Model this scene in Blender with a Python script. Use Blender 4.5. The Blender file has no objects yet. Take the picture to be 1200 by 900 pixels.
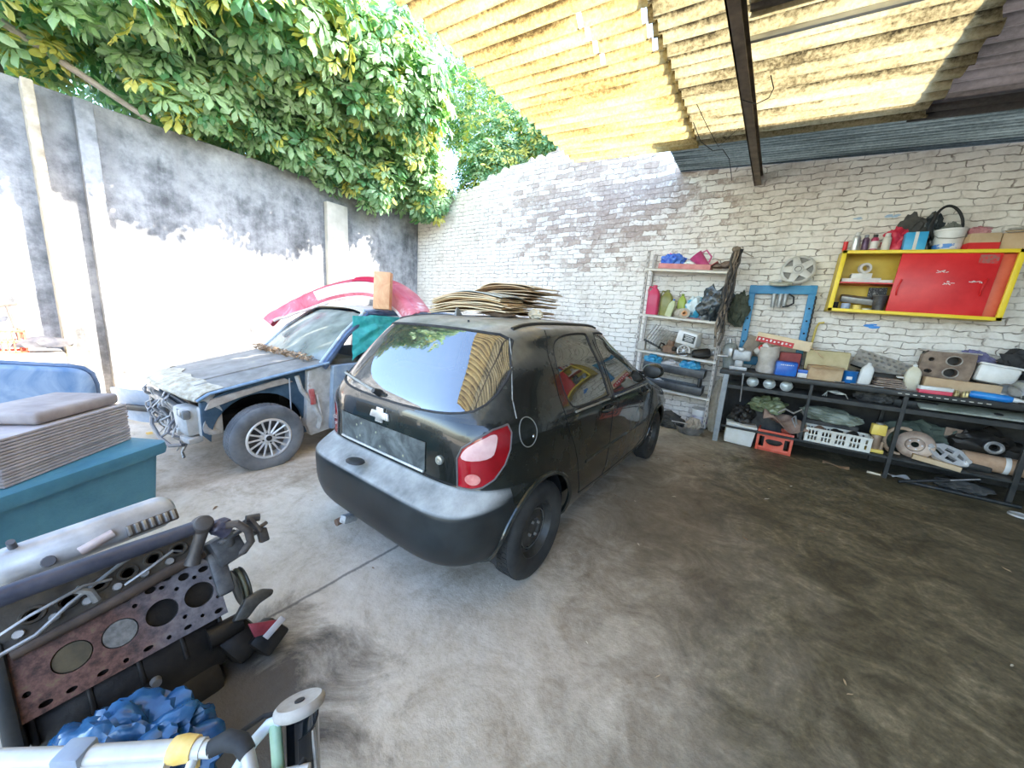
import bpy, bmesh, math, random
from mathutils import Vector as V, Matrix as MX, Euler, noise
from mathutils.bvhtree import BVHTree
import numpy as np
sc = bpy.context.scene
COL = sc.collection
PI = math.pi
R = math.radians
rnd = random.Random(7)

# ------------------------------------------------------------------ materials
MATS = {}
def mat(name, c1, c2=None, scale=6.0, rough=.6, metal=0.0, bump=0.0, detail=5.0, c3=None, coat=0.0,
        lo=.35, hi=.65, trans=0.0, bscale=None, spec=.5, r2=None, dist=0.0):
    if name in MATS: return MATS[name]
    m = bpy.data.materials.new(name); m.use_nodes = True
    nt = m.node_tree; b = nt.nodes['Principled BSDF']
    b.inputs['Roughness'].default_value = rough
    b.inputs['Metallic'].default_value = metal
    b.inputs['Coat Weight'].default_value = coat
    b.inputs['Specular IOR Level'].default_value = spec
    if trans: b.inputs['Transmission Weight'].default_value = trans
    b.inputs['Base Color'].default_value = (*c1, 1)
    if c2 or bump:
        tc = nt.nodes.new('ShaderNodeTexCoord')
        nz = nt.nodes.new('ShaderNodeTexNoise'); nz.inputs['Scale'].default_value = scale
        nz.inputs['Detail'].default_value = detail; nz.inputs['Roughness'].default_value = .62
        nz.inputs['Distortion'].default_value = dist
        nt.links.new(tc.outputs['Object'], nz.inputs['Vector'])
        if c2:
            rp = nt.nodes.new('ShaderNodeValToRGB')
            rp.color_ramp.elements[0].position = lo; rp.color_ramp.elements[0].color = (*c1, 1)
            rp.color_ramp.elements[1].position = hi; rp.color_ramp.elements[1].color = (*c2, 1)
            if c3:
                e = rp.color_ramp.elements.new(min(.98, hi + .14)); e.color = (*c3, 1)
            nt.links.new(nz.outputs['Fac'], rp.inputs['Fac'])
            nt.links.new(rp.outputs['Color'], b.inputs['Base Color'])
            if r2 is not None:
                mr = nt.nodes.new('ShaderNodeMapRange'); mr.inputs['From Min'].default_value = lo; mr.inputs['From Max'].default_value = hi
                mr.inputs['To Min'].default_value = rough; mr.inputs['To Max'].default_value = r2
                nt.links.new(nz.outputs['Fac'], mr.inputs['Value']); nt.links.new(mr.outputs['Result'], b.inputs['Roughness'])
        if bump:
            src = nz
            if bscale:
                src = nt.nodes.new('ShaderNodeTexNoise'); src.inputs['Scale'].default_value = bscale; src.inputs['Detail'].default_value = 4
                nt.links.new(tc.outputs['Object'], src.inputs['Vector'])
            bp = nt.nodes.new('ShaderNodeBump'); bp.inputs['Strength'].default_value = bump; bp.inputs['Distance'].default_value = .02
            nt.links.new(src.outputs['Fac'], bp.inputs['Height']); nt.links.new(bp.outputs['Normal'], b.inputs['Normal'])
    MATS[name] = m
    return m

def glass_mat(name, tint, refl=.18, rough=.03, dust=None, dustfac=0.0):
    if name in MATS: return MATS[name]
    m = bpy.data.materials.new(name); m.use_nodes = True; nt = m.node_tree
    nt.nodes.clear(); N = nt.nodes.new; L = nt.links.new
    out = N('ShaderNodeOutputMaterial'); tr = N('ShaderNodeBsdfTransparent'); tr.inputs['Color'].default_value = (*tint, 1)
    gl = N('ShaderNodeBsdfGlossy'); gl.inputs['Roughness'].default_value = rough
    fr = N('ShaderNodeFresnel'); fr.inputs['IOR'].default_value = 1.5
    ad = N('ShaderNodeMath'); ad.operation = 'ADD'; ad.inputs[1].default_value = refl; ad.use_clamp = True
    mx = N('ShaderNodeMixShader'); L(fr.outputs[0], ad.inputs[0]); L(ad.outputs[0], mx.inputs[0]); L(tr.outputs[0], mx.inputs[1]); L(gl.outputs[0], mx.inputs[2])
    last = mx
    if dust:
        df = N('ShaderNodeBsdfDiffuse'); df.inputs['Color'].default_value = (*dust, 1)
        tc = N('ShaderNodeTexCoord'); nz = N('ShaderNodeTexNoise'); nz.inputs['Scale'].default_value = 5; nz.inputs['Detail'].default_value = 6
        L(tc.outputs['Object'], nz.inputs['Vector'])
        mm = N('ShaderNodeMath'); mm.operation = 'MULTIPLY'; mm.inputs[1].default_value = dustfac * 2; L(nz.outputs['Fac'], mm.inputs[0])
        m2 = N('ShaderNodeMixShader'); L(mm.outputs[0], m2.inputs[0]); L(mx.outputs[0], m2.inputs[1]); L(df.outputs[0], m2.inputs[2]); last = m2
    L(last.outputs[0], out.inputs['Surface'])
    MATS[name] = m
    return m

# ------------------------------------------------------------------ mesh builder
def basis_from(d):
    d = V(d).normalized(); a = V((0, 0, 1)) if abs(d.z) < .95 else V((1, 0, 0))
    x = a.cross(d).normalized(); y = d.cross(x)
    return x, y, d
def TR(loc=(0, 0, 0), rot=(0, 0, 0), s=(1, 1, 1)):
    return MX.LocRotScale(V(loc), Euler(rot), V(s) if not isinstance(s, (int, float)) else V((s, s, s)))

class B:
    def __init__(self, M=None):
        self.bm = bmesh.new(); self.M = M or MX(); self.mi = 0
    def _add(self, tb, M=None):
        if M is not None: tb.transform(M)
        me = bpy.data.meshes.new('tmp'); 
        for f in tb.faces: f.material_index = self.mi
        tb.to_mesh(me); tb.free(); self.bm.from_mesh(me); bpy.data.meshes.remove(me); return self
    def box(self, c, s, r=(0, 0, 0), bev=0.0, seg=2, taper=1.0):
        tb = bmesh.new(); bmesh.ops.create_cube(tb, size=1.0)
        for v in tb.verts:
            k = taper if v.co.z > 0 else 1.0
            v.co = V((v.co.x * s[0] * k, v.co.y * s[1] * k, v.co.z * s[2]))
        if bev: bmesh.ops.bevel(tb, geom=tb.edges[:], offset=bev, segments=seg, affect='EDGES', profile=.5)
        return self._add(tb, TR(c, r))
    def cyl(self, p0, p1, r0, r1=None, seg=20, cap=True, bev=0.0):
        r1 = r0 if r1 is None else r1
        p0, p1 = V(p0), V(p1); L = (p1 - p0).length
        x, y, z = basis_from(p1 - p0)
        tb = bmesh.new(); bmesh.ops.create_cone(tb, cap_ends=cap, segments=seg, radius1=max(r0, 1e-4), radius2=max(r1, 1e-4), depth=L)
        if bev:
            es = [e for e in tb.edges if len(e.link_faces) == 2 and any(len(f.verts) > 4 for f in e.link_faces)]
            bmesh.ops.bevel(tb, geom=es, offset=bev, segments=2, affect='EDGES', profile=.5)
        M = MX((x, y, z)).transposed().to_4x4(); M.translation = (p0 + p1) / 2
        return self._add(tb, M)
    def tube(self, pts, r, seg=8, closed=False, cap=True):
        pts = [V(p) for p in pts]; n = len(pts)
        rs = r if isinstance(r, (list, tuple)) else [r] * n
        tb = bmesh.new(); rings = []; prev = None
        for i, p in enumerate(pts):
            a = pts[(i - 1) % n] if (closed or i > 0) else p
            b = pts[(i + 1) % n] if (closed or i < n - 1) else p
            d = (b - a)
            if d.length < 1e-9: d = V((0, 0, 1))
            d.normalize()
            if prev is None: x = basis_from(d)[0]
            else:
                x = prev - d * prev.dot(d)
                x = basis_from(d)[0] if x.length < 1e-6 else x.normalized()
            prev = x; y = d.cross(x)
            rings.append([tb.verts.new(p + (x * math.cos(2 * PI * k / seg) + y * math.sin(2 * PI * k / seg)) * rs[i]) for k in range(seg)])
        for i in range(n if closed else n - 1):
            A, C = rings[i], rings[(i + 1) % n]
            for k in range(seg):
                try: tb.faces.new((A[k], A[(k + 1) % seg], C[(k + 1) % seg], C[k]))
                except ValueError: pass
        if cap and not closed:
            tb.faces.new(rings[0][::-1]); tb.faces.new(rings[-1])
        return self._add(tb)
    def lathe(self, prof, seg=32, M=None, cap=False):
        tb = bmesh.new(); rings = []
        for (r, z) in prof:
            if r < 1e-5: rings.append([tb.verts.new((0, 0, z))])
            else: rings.append([tb.verts.new((r * math.cos(2 * PI * k / seg), r * math.sin(2 * PI * k / seg), z)) for k in range(seg)])
        for A, C in zip(rings, rings[1:]):
            for k in range(seg):
                q = []
                for v in (A[k % len(A)], A[(k + 1) % len(A)], C[(k + 1) % len(C)], C[k % len(C)]):
                    if v not in q: q.append(v)
                if len(q) > 2:
                    try: tb.faces.new(q)
                    except ValueError: pass
        return self._add(tb, M)
    def prism(self, poly, h, M=None, bev=0.0, z0=0.0):
        tb = bmesh.new(); vs = [tb.verts.new((p[0], p[1], z0)) for p in poly]
        f = tb.faces.new(vs); ret = bmesh.ops.extrude_face_region(tb, geom=[f])
        bmesh.ops.translate(tb, verts=[v for v in ret['geom'] if isinstance(v, bmesh.types.BMVert)], vec=(0, 0, h))
        bmesh.ops.recalc_face_normals(tb, faces=tb.faces[:])
        if bev: bmesh.ops.bevel(tb, geom=tb.edges[:], offset=bev, segments=2, affect='EDGES', profile=.5)
        return self._add(tb, M)
    def blob(self, c, s, seed=0, amp=.15, freq=2.0, sub=3, r=(0, 0, 0), crease=0.0, flat=None):
        tb = bmesh.new(); bmesh.ops.create_icosphere(tb, subdivisions=sub, radius=1)
        off = V((seed * 3.17, seed * 1.31, seed * 7.7))
        for v in tb.verts:
            d = v.co.normalized()
            k = 1 + amp * noise.fractal(d * freq + off, 1.15, 2.0, 3)
            if crease: k -= .55 * crease * (1 - abs(noise.noise(d * freq * 1.7 + off * 1.7))) ** 6
            v.co = V((d.x * s[0], d.y * s[1], d.z * s[2])) * k
            if flat is not None and v.co.z < flat: v.co.z = flat
        return self._add(tb, TR(c, r))
    def grid(self, fn, nu, nv, thick=0.0, wrap=False):
        tb = bmesh.new()
        g = [[tb.verts.new(fn(i / nu, j / nv)) for j in range(nv + 1)] for i in range(nu + 1)]
        for i in range(nu):
            for j in range(nv):
                tb.faces.new((g[i][j], g[i + 1][j], g[i + 1][j + 1], g[i][j + 1]))
        if thick:
            bmesh.ops.recalc_face_normals(tb, faces=tb.faces[:])
            bmesh.ops.solidify(tb, geom=tb.faces[:], thickness=thick)
        return self._add(tb)
    def raw(self, verts, faces):
        tb = bmesh.new(); vs = [tb.verts.new(v) for v in verts]
        for f in faces: tb.faces.new([vs[i] for i in f])
        return self._add(tb)
    def out(self, name, m, parent=None, sharp=38, smooth=True, loc=None, rot=None, weld=False):
        bm = self.bm
        if weld: bmesh.ops.remove_doubles(bm, verts=bm.verts[:], dist=1e-5)
        bmesh.ops.recalc_face_normals(bm, faces=bm.faces[:]) if weld else None
        if smooth:
            for f in bm.faces: f.smooth = True
            lim = R(sharp)
            for e in bm.edges:
                if len(e.link_faces) == 2 and e.calc_face_angle(0) > lim: e.smooth = False
        if self.M != MX(): bm.transform(self.M)
        me = bpy.data.meshes.new(name); bm.to_mesh(me); bm.free()
        for mm in (m if isinstance(m, (list, tuple)) else [m]): me.materials.append(mm)
        o = bpy.data.objects.new(name, me); COL.objects.link(o)
        if parent: o.parent = parent
        if loc is not None: o.location = loc
        if rot is not None: o.rotation_euler = rot
        return o

def tag(o, label, cat, group=None, kind=None):
    o['label'] = label; o['category'] = cat
    if group: o['group'] = group
    if kind: o['kind'] = kind
    return o
def thing(name, label, cat, loc=(0, 0, 0), rz=0.0, group=None, rot=None):
    o = bpy.data.objects.new(name, None); COL.objects.link(o); o.empty_display_size = .1
    o.location = loc; o.rotation_euler = rot if rot else (0, 0, rz)
    return tag(o, label, cat, group)
def struct(o):
    o['kind'] = 'structure'; return o
def dup(root, loc, rot, label, group=None):
    r = root.copy(); COL.objects.link(r); r.location = loc; r.rotation_euler = rot; r['label'] = label
    if group: r['group'] = group
    for ch in [o for o in COL.objects if o.parent == root]:
        c = ch.copy(); COL.objects.link(c); c.parent = r
        for g in [o for o in COL.objects if o.parent == ch]:
            d = g.copy(); COL.objects.link(d); d.parent = c
    return r
def interp(keys, z):
    # monotone cubic
    xs = [k[0] for k in keys]; ys = [k[1] for k in keys]; n = len(xs)
    if z <= xs[0]: return ys[0]
    if z >= xs[-1]: return ys[-1]
    h = [xs[i + 1] - xs[i] for i in range(n - 1)]; d = [(ys[i + 1] - ys[i]) / h[i] for i in range(n - 1)]
    m = [d[0]] + [0 if d[i - 1] * d[i] <= 0 else 2 * d[i - 1] * d[i] / (d[i - 1] + d[i]) for i in range(1, n - 1)] + [d[-1]]
    i = max(j for j in range(n - 1) if xs[j] <= z); t = (z - xs[i]) / h[i]
    return ((2 * t ** 3 - 3 * t ** 2 + 1) * ys[i] + (t ** 3 - 2 * t ** 2 + t) * h[i] * m[i]
            + (-2 * t ** 3 + 3 * t ** 2) * ys[i + 1] + (t ** 3 - t ** 2) * h[i] * m[i + 1])
def text_mesh(name, body, size, m, parent, M, depth=.002):
    cu = bpy.data.curves.new('txt', 'FONT'); cu.body = body; cu.size = size; cu.extrude = depth
    cu.align_x = 'CENTER'; cu.align_y = 'CENTER'
    to = bpy.data.objects.new('txt', cu); COL.objects.link(to)
    dg = bpy.context.evaluated_depsgraph_get(); me = bpy.data.meshes.new_from_object(to.evaluated_get(dg))
    bpy.data.objects.remove(to); me.transform(M); me.name = name; me.materials.clear(); me.materials.append(m)
    o = bpy.data.objects.new(name, me); COL.objects.link(o); o.parent = parent; return o

# common materials
STEEL = mat('worn steel', (.30, .29, .28), (.48, .46, .43), 14, .45, .7)
DSTEEL = mat('dark painted steel', (.012, .014, .013), (.040, .038, .034), 9, .5, .2, c3=(.11, .09, .07))
GSTEEL = mat('grey painted steel', (.22, .24, .25), (.34, .35, .35), 9, .5, .2)
RUBBER = mat('black rubber', (.012, .012, .013), (.03, .03, .03), 20, .75)
BLACK = mat('black plastic', (.012, .013, .014), (.03, .03, .03), 10, .45)
WHITEP = mat('white plastic', (.78, .77, .74), (.62, .60, .55), 5, .4)
ALU = mat('dull aluminium', (.52, .51, .49), (.68, .67, .64), 16, .42, .75)
CARD = mat('brown cardboard', (.50, .35, .20), (.60, .44, .27), 6, .85)
CARDD = mat('dark cardboard', (.33, .21, .12), (.43, .29, .17), 7, .85)
CHROME = mat('bright chrome', (.75, .75, .74), None, rough=.15, metal=1.0)
RUST = mat('rusty iron', (.16, .09, .055), (.27, .17, .11), 12, .75, .2, bump=.3, c3=(.34, .30, .26))
GREASE = mat('greasy dark iron', (.009, .008, .007), (.034, .027, .020), 9, .5, .35, bump=.25)
# ------------------------------------------------------------------ camera, light, sky
cam_d = bpy.data.cameras.new('camera'); cam = bpy.data.objects.new('camera', cam_d); COL.objects.link(cam)
cam_d.sensor_fit = 'HORIZONTAL'; cam_d.sensor_width = 36.0; cam_d.lens = 36.0 * 415.0 / 1200.0
Fv, Rv, Uv = V((-.556, .810, -.187)).normalized(), V((.815, .575, .065)), V((-.160, .117, .980))
Rv = (Rv - Fv * Rv.dot(Fv)).normalized(); Uv = Rv.cross(Fv)
cm = MX((Rv, Uv, -Fv)).transposed().to_4x4(); cm.translation = V((0, 0, 1.49)); cam.matrix_world = cm
cam_d.clip_start = .02
sc.camera = cam
sc.view_settings.view_transform = 'Standard'; sc.view_settings.look = 'None'; sc.view_settings.gamma = 1
sc.view_settings.use_curve_mapping = False; sc.view_settings.exposure = 1.9

w = bpy.data.worlds.new('sky'); sc.world = w; w.use_nodes = True; nt = w.node_tree
bg = nt.nodes['Background']; sky = nt.nodes.new('ShaderNodeTexSky'); sky.sky_type = 'NISHITA'
sky.sun_disc = False; sky.sun_elevation = R(41); sky.sun_rotation = R(64); sky.air_density = 1.0; sky.dust_density = 1.0; sky.ozone_density = 1.5
nt.links.new(sky.outputs[0], bg.inputs[0]); bg.inputs[1].default_value = .42
sun_d = bpy.data.lights.new('sun', 'SUN'); sun = bpy.data.objects.new('sun', sun_d); COL.objects.link(sun)
SUN = V((-1, -.48, -.98)).normalized()
sun.rotation_euler = (-SUN).to_track_quat('Z', 'Y').to_euler(); sun_d.energy = 7.0; sun_d.angle = R(.6); sun_d.color = (1, .95, .86)
sc.cycles.max_bounces = 8; sc.cycles.transparent_max_bounces = 16; sc.cycles.diffuse_bounces = 6
sc.cycles.sample_clamp_indirect = 6
sc.cycles.use_denoising = True

# ------------------------------------------------------------------ setting materials
def nodes(name):
    m = bpy.data.materials.new(name); m.use_nodes = True; nt = m.node_tree
    return m, nt, nt.nodes['Principled BSDF'], nt.nodes.new, nt.links.new
def ramp(N, stops):
    r = N('ShaderNodeValToRGB'); e = r.color_ramp.elements
    e[0].position, e[0].color = stops[0][0], (*stops[0][1], 1); e[1].position, e[1].color = stops[-1][0], (*stops[-1][1], 1)
    for p, c in stops[1:-1]:
        k = e.new(p); k.color = (*c, 1)
    return r
def noise_n(N, L, vec, scale, detail=5, rough=.6, dist=0):
    n = N('ShaderNodeTexNoise'); n.inputs['Scale'].default_value = scale; n.inputs['Detail'].default_value = detail
    n.inputs['Roughness'].default_value = rough; n.inputs['Distortion'].default_value = dist; L(vec, n.inputs['Vector']); return n
def mixc(N, L, fac, a, b, mode='MIX'):
    m = N('ShaderNodeMix'); m.data_type = 'RGBA'; m.blend_type = mode
    if hasattr(fac, 'is_output'): L(fac, m.inputs[0])
    else: m.inputs[0].default_value = fac
    for s, i in ((a, 6), (b, 7)):
        if hasattr(s, 'is_output'): L(s, m.inputs[i])
        else: m.inputs[i].default_value = (*s, 1)
    return m.outputs[2]
def mth(N, L, op, a, b=0.0, clamp=False):
    m = N('ShaderNodeMath'); m.operation = op; m.use_clamp = clamp
    for s, i in ((a, 0), (b, 1)):
        if hasattr(s, 'is_output'): L(s, m.inputs[i])
        else: m.inputs[i].default_value = s
    return m.outputs[0]
def mrange(N, L, v, a, b, c=0., d=1.):
    m = N('ShaderNodeMapRange'); L(v, m.inputs['Value'])
    for k, x in zip(('From Min', 'From Max', 'To Min', 'To Max'), (a, b, c, d)): m.inputs[k].default_value = x
    return m.outputs[0]

# painted brick
m, nt, bs, N, L = nodes('whitewashed brick'); tc = N('ShaderNodeTexCoord'); ob = tc.outputs['Object']
sx = N('ShaderNodeSeparateXYZ'); L(ob, sx.inputs[0])
wob = noise_n(N, L, ob, 3.2, 3); wob2 = noise_n(N, L, ob, 9, 2)
wz = mth(N, L, 'ADD', mth(N, L, 'MULTIPLY', wob.outputs['Fac'], .07), mth(N, L, 'MULTIPLY', wob2.outputs['Fac'], .05))
cx = N('ShaderNodeCombineXYZ'); L(mth(N, L, 'ADD', sx.outputs[0], mth(N, L, 'MULTIPLY', wob2.outputs['Fac'], .12)), cx.inputs[0]); L(mth(N, L, 'ADD', sx.outputs[2], wz), cx.inputs[1])
br = N('ShaderNodeTexBrick'); L(cx.outputs[0], br.inputs['Vector']); br.inputs['Scale'].default_value = 1
br.inputs['Brick Width'].default_value = .24; br.inputs['Row Height'].default_value = .078; br.inputs['Mortar Size'].default_value = .008
br.inputs['Mortar Smooth'].default_value = .7; br.inputs['Bias'].default_value = 0
br.inputs['Color1'].default_value = (0, 0, 0, 1); br.inputs['Color2'].default_value = (1, 1, 1, 1); br.inputs['Mortar'].default_value = (.5, .5, .5, 1)
big = noise_n(N, L, ob, .9, 5, .65); fine = noise_n(N, L, ob, 16, 5, .7); mid = noise_n(N, L, ob, 5, 5, .7)
# exposed area: centred on (-2.6, z 3.2)
ex = mth(N, L, 'POWER', mth(N, L, 'MULTIPLY', mth(N, L, 'ADD', sx.outputs[0], 2.7), .42), 2.0)
ez = mth(N, L, 'POWER', mth(N, L, 'MULTIPLY', mth(N, L, 'SUBTRACT', sx.outputs[2], 3.5), .8), 2.0)
rad = mrange(N, L, mth(N, L, 'ADD', ex, ez), 0, 1.7, .20, -.12)
sepc = N('ShaderNodeSeparateColor'); L(br.outputs['Color'], sepc.inputs[0])
worn = mth(N, L, 'ADD', mth(N, L, 'ADD', mth(N, L, 'MULTIPLY', mid.outputs['Fac'], .50), mth(N, L, 'MULTIPLY', fine.outputs['Fac'], .5)), rad)
worn = mth(N, L, 'ADD', worn, mth(N, L, 'MULTIPLY', mth(N, L, 'SUBTRACT', sepc.outputs[0], .5), .22))
wmask = mrange(N, L, worn, .57, .68, 0, .9)
white = ramp(N, [(.34, (.46, .39, .32)), (.43, (.66, .60, .53)), (.51, (.80, .75, .68)), (.64, (.88, .85, .79))]); L(mth(N, L, 'ADD', mth(N, L, 'MULTIPLY', big.outputs['Fac'], .45), mth(N, L, 'ADD', mth(N, L, 'MULTIPLY', mid.outputs['Fac'], .3), mth(N, L, 'MULTIPLY', fine.outputs['Fac'], .25))), white.inputs[0])
brick = ramp(N, [(.3, (.24, .165, .13)), (.7, (.50, .40, .33))]); L(fine.outputs['Fac'], brick.inputs[0])
col = mixc(N, L, wmask, white.outputs[0], brick.outputs[0])
crk = mth(N, L, 'MULTIPLY', br.outputs['Fac'], mrange(N, L, wob2.outputs['Fac'], .36, .62, .10, .9))
col = mixc(N, L, crk, col, (.22, .175, .14))
spl = noise_n(N, L, ob, 2.3, 6, .7)
L(col, bs.inputs['Base Color']); bs.inputs['Roughness'].default_value = .9
bp = N('ShaderNodeBump'); bp.inputs['Strength'].default_value = .55; bp.inputs['Distance'].default_value = .02
L(mth(N, L, 'SUBTRACT', mth(N, L, 'MULTIPLY', mid.outputs['Fac'], .5), br.outputs['Fac']), bp.inputs['Height']); L(bp.outputs[0], bs.inputs['Normal'])
BRICK = m

# weathered concrete wall
m, nt, bs, N, L = nodes('weathered concrete wall'); tc = N('ShaderNodeTexCoord'); ob = tc.outputs['Object']
a = noise_n(N, L, ob, 1.6, 8, .7); b_ = noise_n(N, L, ob, 7, 6, .7)
mp = N('ShaderNodeMapping'); L(ob, mp.inputs[0]); mp.inputs['Scale'].default_value = (2.5, 2.5, .25); st = noise_n(N, L, mp.outputs[0], 2.2, 6, .7)
f1 = mth(N, L, 'ADD', mth(N, L, 'MULTIPLY', a.outputs['Fac'], .5), mth(N, L, 'ADD', mth(N, L, 'MULTIPLY', b_.outputs['Fac'], .25), mth(N, L, 'MULTIPLY', st.outputs['Fac'], .25)))
r1 = ramp(N, [(.38, (.09, .09, .09)), (.46, (.20, .20, .20)), (.53, (.34, .335, .33)), (.64, (.50, .485, .46))]); L(f1, r1.inputs[0])
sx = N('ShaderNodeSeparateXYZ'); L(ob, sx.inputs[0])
upper_z = mth(N, L, 'ADD', sx.outputs[2], mth(N, L, 'MULTIPLY', mth(N, L, 'SUBTRACT', st.outputs['Fac'], .5), 3.0))
dk = mrange(N, L, upper_z, 2.9, 4.1, 0, .6)  # darkens unevenly towards the top of the wall
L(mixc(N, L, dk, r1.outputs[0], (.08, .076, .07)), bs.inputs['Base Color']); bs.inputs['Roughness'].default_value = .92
bp = N('ShaderNodeBump'); bp.inputs['Strength'].default_value = .5; bp.inputs['Distance'].default_value = .02; L(b_.outputs['Fac'], bp.inputs['Height']); L(bp.outputs[0], bs.inputs['Normal'])
CONC = m
PILLAR = mat('pale plaster', (.47, .42, .34), (.60, .54, .45), 4, .9, bump=.3)

# floor
m, nt, bs, N, L = nodes('oil stained concrete floor'); tc = N('ShaderNodeTexCoord'); ob = tc.outputs['Object']
sx = N('ShaderNodeSeparateXYZ'); L(ob, sx.inputs[0])
a = noise_n(N, L, ob, .8, 7, .65, .4); b_ = noise_n(N, L, ob, 2.6, 8, .72, 1.1); c_ = noise_n(N, L, ob, 20, 5, .75)
base = ramp(N, [(.35, (.22, .165, .105)), (.43, (.42, .335, .235)), (.52, (.60, .505, .385)), (.64, (.74, .655, .535))]); 
L(mth(N, L, 'ADD', mth(N, L, 'MULTIPLY', a.outputs['Fac'], .4), mth(N, L, 'ADD', mth(N, L, 'MULTIPLY', b_.outputs['Fac'], .42), mth(N, L, 'MULTIPLY', c_.outputs['Fac'], .18))), base.inputs[0])
grime_shade = ramp(N, [(.36, (.030, .023, .010)), (.44, (.062, .048, .022)), (.52, (.115, .090, .045)), (.59, (.21, .165, .090)), (.69, (.42, .34, .21))]); L(mth(N, L, 'ADD', mth(N, L, 'MULTIPLY', b_.outputs['Fac'], .62), mth(N, L, 'MULTIPLY', c_.outputs['Fac'], .38)), grime_shade.inputs[0])
# oil soaked work area, the roof's shade painted in too: grows from car to right
gx = mth(N, L, 'ADD', sx.outputs[0], mth(N, L, 'MULTIPLY', sx.outputs[1], .10))
gm = mth(N, L, 'ADD', gx, mth(N, L, 'MULTIPLY', mth(N, L, 'SUBTRACT', a.outputs['Fac'], .5), 3.2))
gmask = mrange(N, L, gm, -.75, .65, 0, .95)
# floor shade around the engine block, painted dark
ex = mth(N, L, 'POWER', mth(N, L, 'ADD', sx.outputs[0], 1.35), 2.0); ey = mth(N, L, 'POWER', mth(N, L, 'SUBTRACT', sx.outputs[1], .25), 2.0)
er = mth(N, L, 'ADD', mth(N, L, 'SQRT', mth(N, L, 'ADD', ex, ey)), mth(N, L, 'MULTIPLY', mth(N, L, 'SUBTRACT', b_.outputs['Fac'], .5), .9))
emask = mrange(N, L, er, .30, .62, .9, 0)
col = mixc(N, L, gmask, base.outputs[0], grime_shade.outputs[0]); col = mixc(N, L, emask, col, (.05, .042, .035))
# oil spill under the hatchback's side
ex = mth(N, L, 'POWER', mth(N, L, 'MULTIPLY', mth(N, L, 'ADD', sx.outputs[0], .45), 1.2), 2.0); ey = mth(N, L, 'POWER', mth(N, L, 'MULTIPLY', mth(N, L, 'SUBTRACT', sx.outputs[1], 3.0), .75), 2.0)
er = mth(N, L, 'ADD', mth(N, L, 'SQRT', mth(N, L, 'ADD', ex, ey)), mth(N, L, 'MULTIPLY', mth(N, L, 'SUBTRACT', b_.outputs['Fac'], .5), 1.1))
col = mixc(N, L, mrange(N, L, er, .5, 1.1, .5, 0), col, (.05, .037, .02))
# joint between the slabs
J0, J1 = (-1.63, .43), (-2.02, 2.0)
jd = mth(N, L, 'ADD', mth(N, L, 'ADD', sx.outputs[0], 1.73), mth(N, L, 'MULTIPLY', sx.outputs[1], -.03))
jd = mth(N, L, 'ADD', jd, mth(N, L, 'MULTIPLY', mth(N, L, 'SUBTRACT', b_.outputs['Fac'], .5), .05))
jm = mrange(N, L, mth(N, L, 'ABSOLUTE', jd), .004, .014, .75, 0)
JOINT = jd
col = mixc(N, L, jm, col, (.10, .085, .07))
L(col, bs.inputs['Base Color']); L(mrange(N, L, gmask, 0, 1, .85, .55), bs.inputs['Roughness'])
bp = N('ShaderNodeBump'); bp.inputs['Strength'].default_value = .35; bp.inputs['Distance'].default_value = .015; L(c_.outputs['Fac'], bp.inputs['Height']); L(bp.outputs[0], bs.inputs['Normal'])
FLOOR = m

def sheet_mat(name, stops, transl, rough=.6, metal=0.0, tcol=None, pitch=.155):
    m, nt, bs, N, L = nodes(name); tc = N('ShaderNodeTexCoord'); ob = tc.outputs['Object']
    mp = N('ShaderNodeMapping'); L(ob, mp.inputs[0]); mp.inputs['Scale'].default_value = (.5, 3.0, 1)
    a = noise_n(N, L, mp.outputs[0], 1.6, 6, .7); s = noise_n(N, L, ob, 34, 3, .75)
    f = mth(N, L, 'ADD', mth(N, L, 'MULTIPLY', a.outputs['Fac'], .62), mth(N, L, 'MULTIPLY', s.outputs['Fac'], .38))
    if pitch:      # dirt settled in the valleys of the corrugation
        sp = N('ShaderNodeSeparateXYZ'); L(ob, sp.inputs[0])
        wv = mth(N, L, 'SINE', mth(N, L, 'MULTIPLY', mth(N, L, 'ADD', sp.outputs[1], 1.2), 2 * PI / pitch))
        vl = mth(N, L, 'POWER', mth(N, L, 'MULTIPLY', mth(N, L, 'ADD', wv, 1.0), .5), 3.0)
        f = mth(N, L, 'SUBTRACT', f, mth(N, L, 'MULTIPLY', mth(N, L, 'SUBTRACT', vl, .25), .17))
    r = ramp(N, stops); L(f, r.inputs[0]); L(r.outputs[0], bs.inputs['Base Color']); bs.inputs['Roughness'].default_value = rough; bs.inputs['Metallic'].default_value = metal
    if transl:
        tl = N('ShaderNodeBsdfTranslucent'); 
        if tcol: L(mixc(N, L, 1.0, r.outputs[0], tcol, 'MULTIPLY'), tl.inputs[0])
        else: L(r.outputs[0], tl.inputs[0])
        mx = N('ShaderNodeMixShader'); mx.inputs[0].default_value = transl; L(bs.outputs[0], mx.inputs[1]); L(tl.outputs[0], mx.inputs[2])
        L(mx.outputs[0], nt.nodes['Material Output'].inputs[0])
    return m
GRP_Y = sheet_mat('yellowed fibreglass sheet', [(.34, (.12, .075, .025)), (.42, (.36, .26, .10)), (.50, (.60, .47, .21)), (.62, (.76, .66, .36))], .34)
GRP_B = sheet_mat('aged cream fibreglass sheet', [(.36, (.06, .045, .022)), (.43, (.26, .21, .11)), (.51, (.50, .43, .26)), (.64, (.68, .61, .42))], .20)
ZINC = sheet_mat('galvanised sheet', [(.38, (.09, .11, .11)), (.62, (.24, .27, .265))], 0, .5, .45, pitch=.07)
ZINCD = sheet_mat('dull zinc sheet', [(.35, (.11, .10, .09)), (.65, (.22, .20, .19))], 0, .6, .3)

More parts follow.
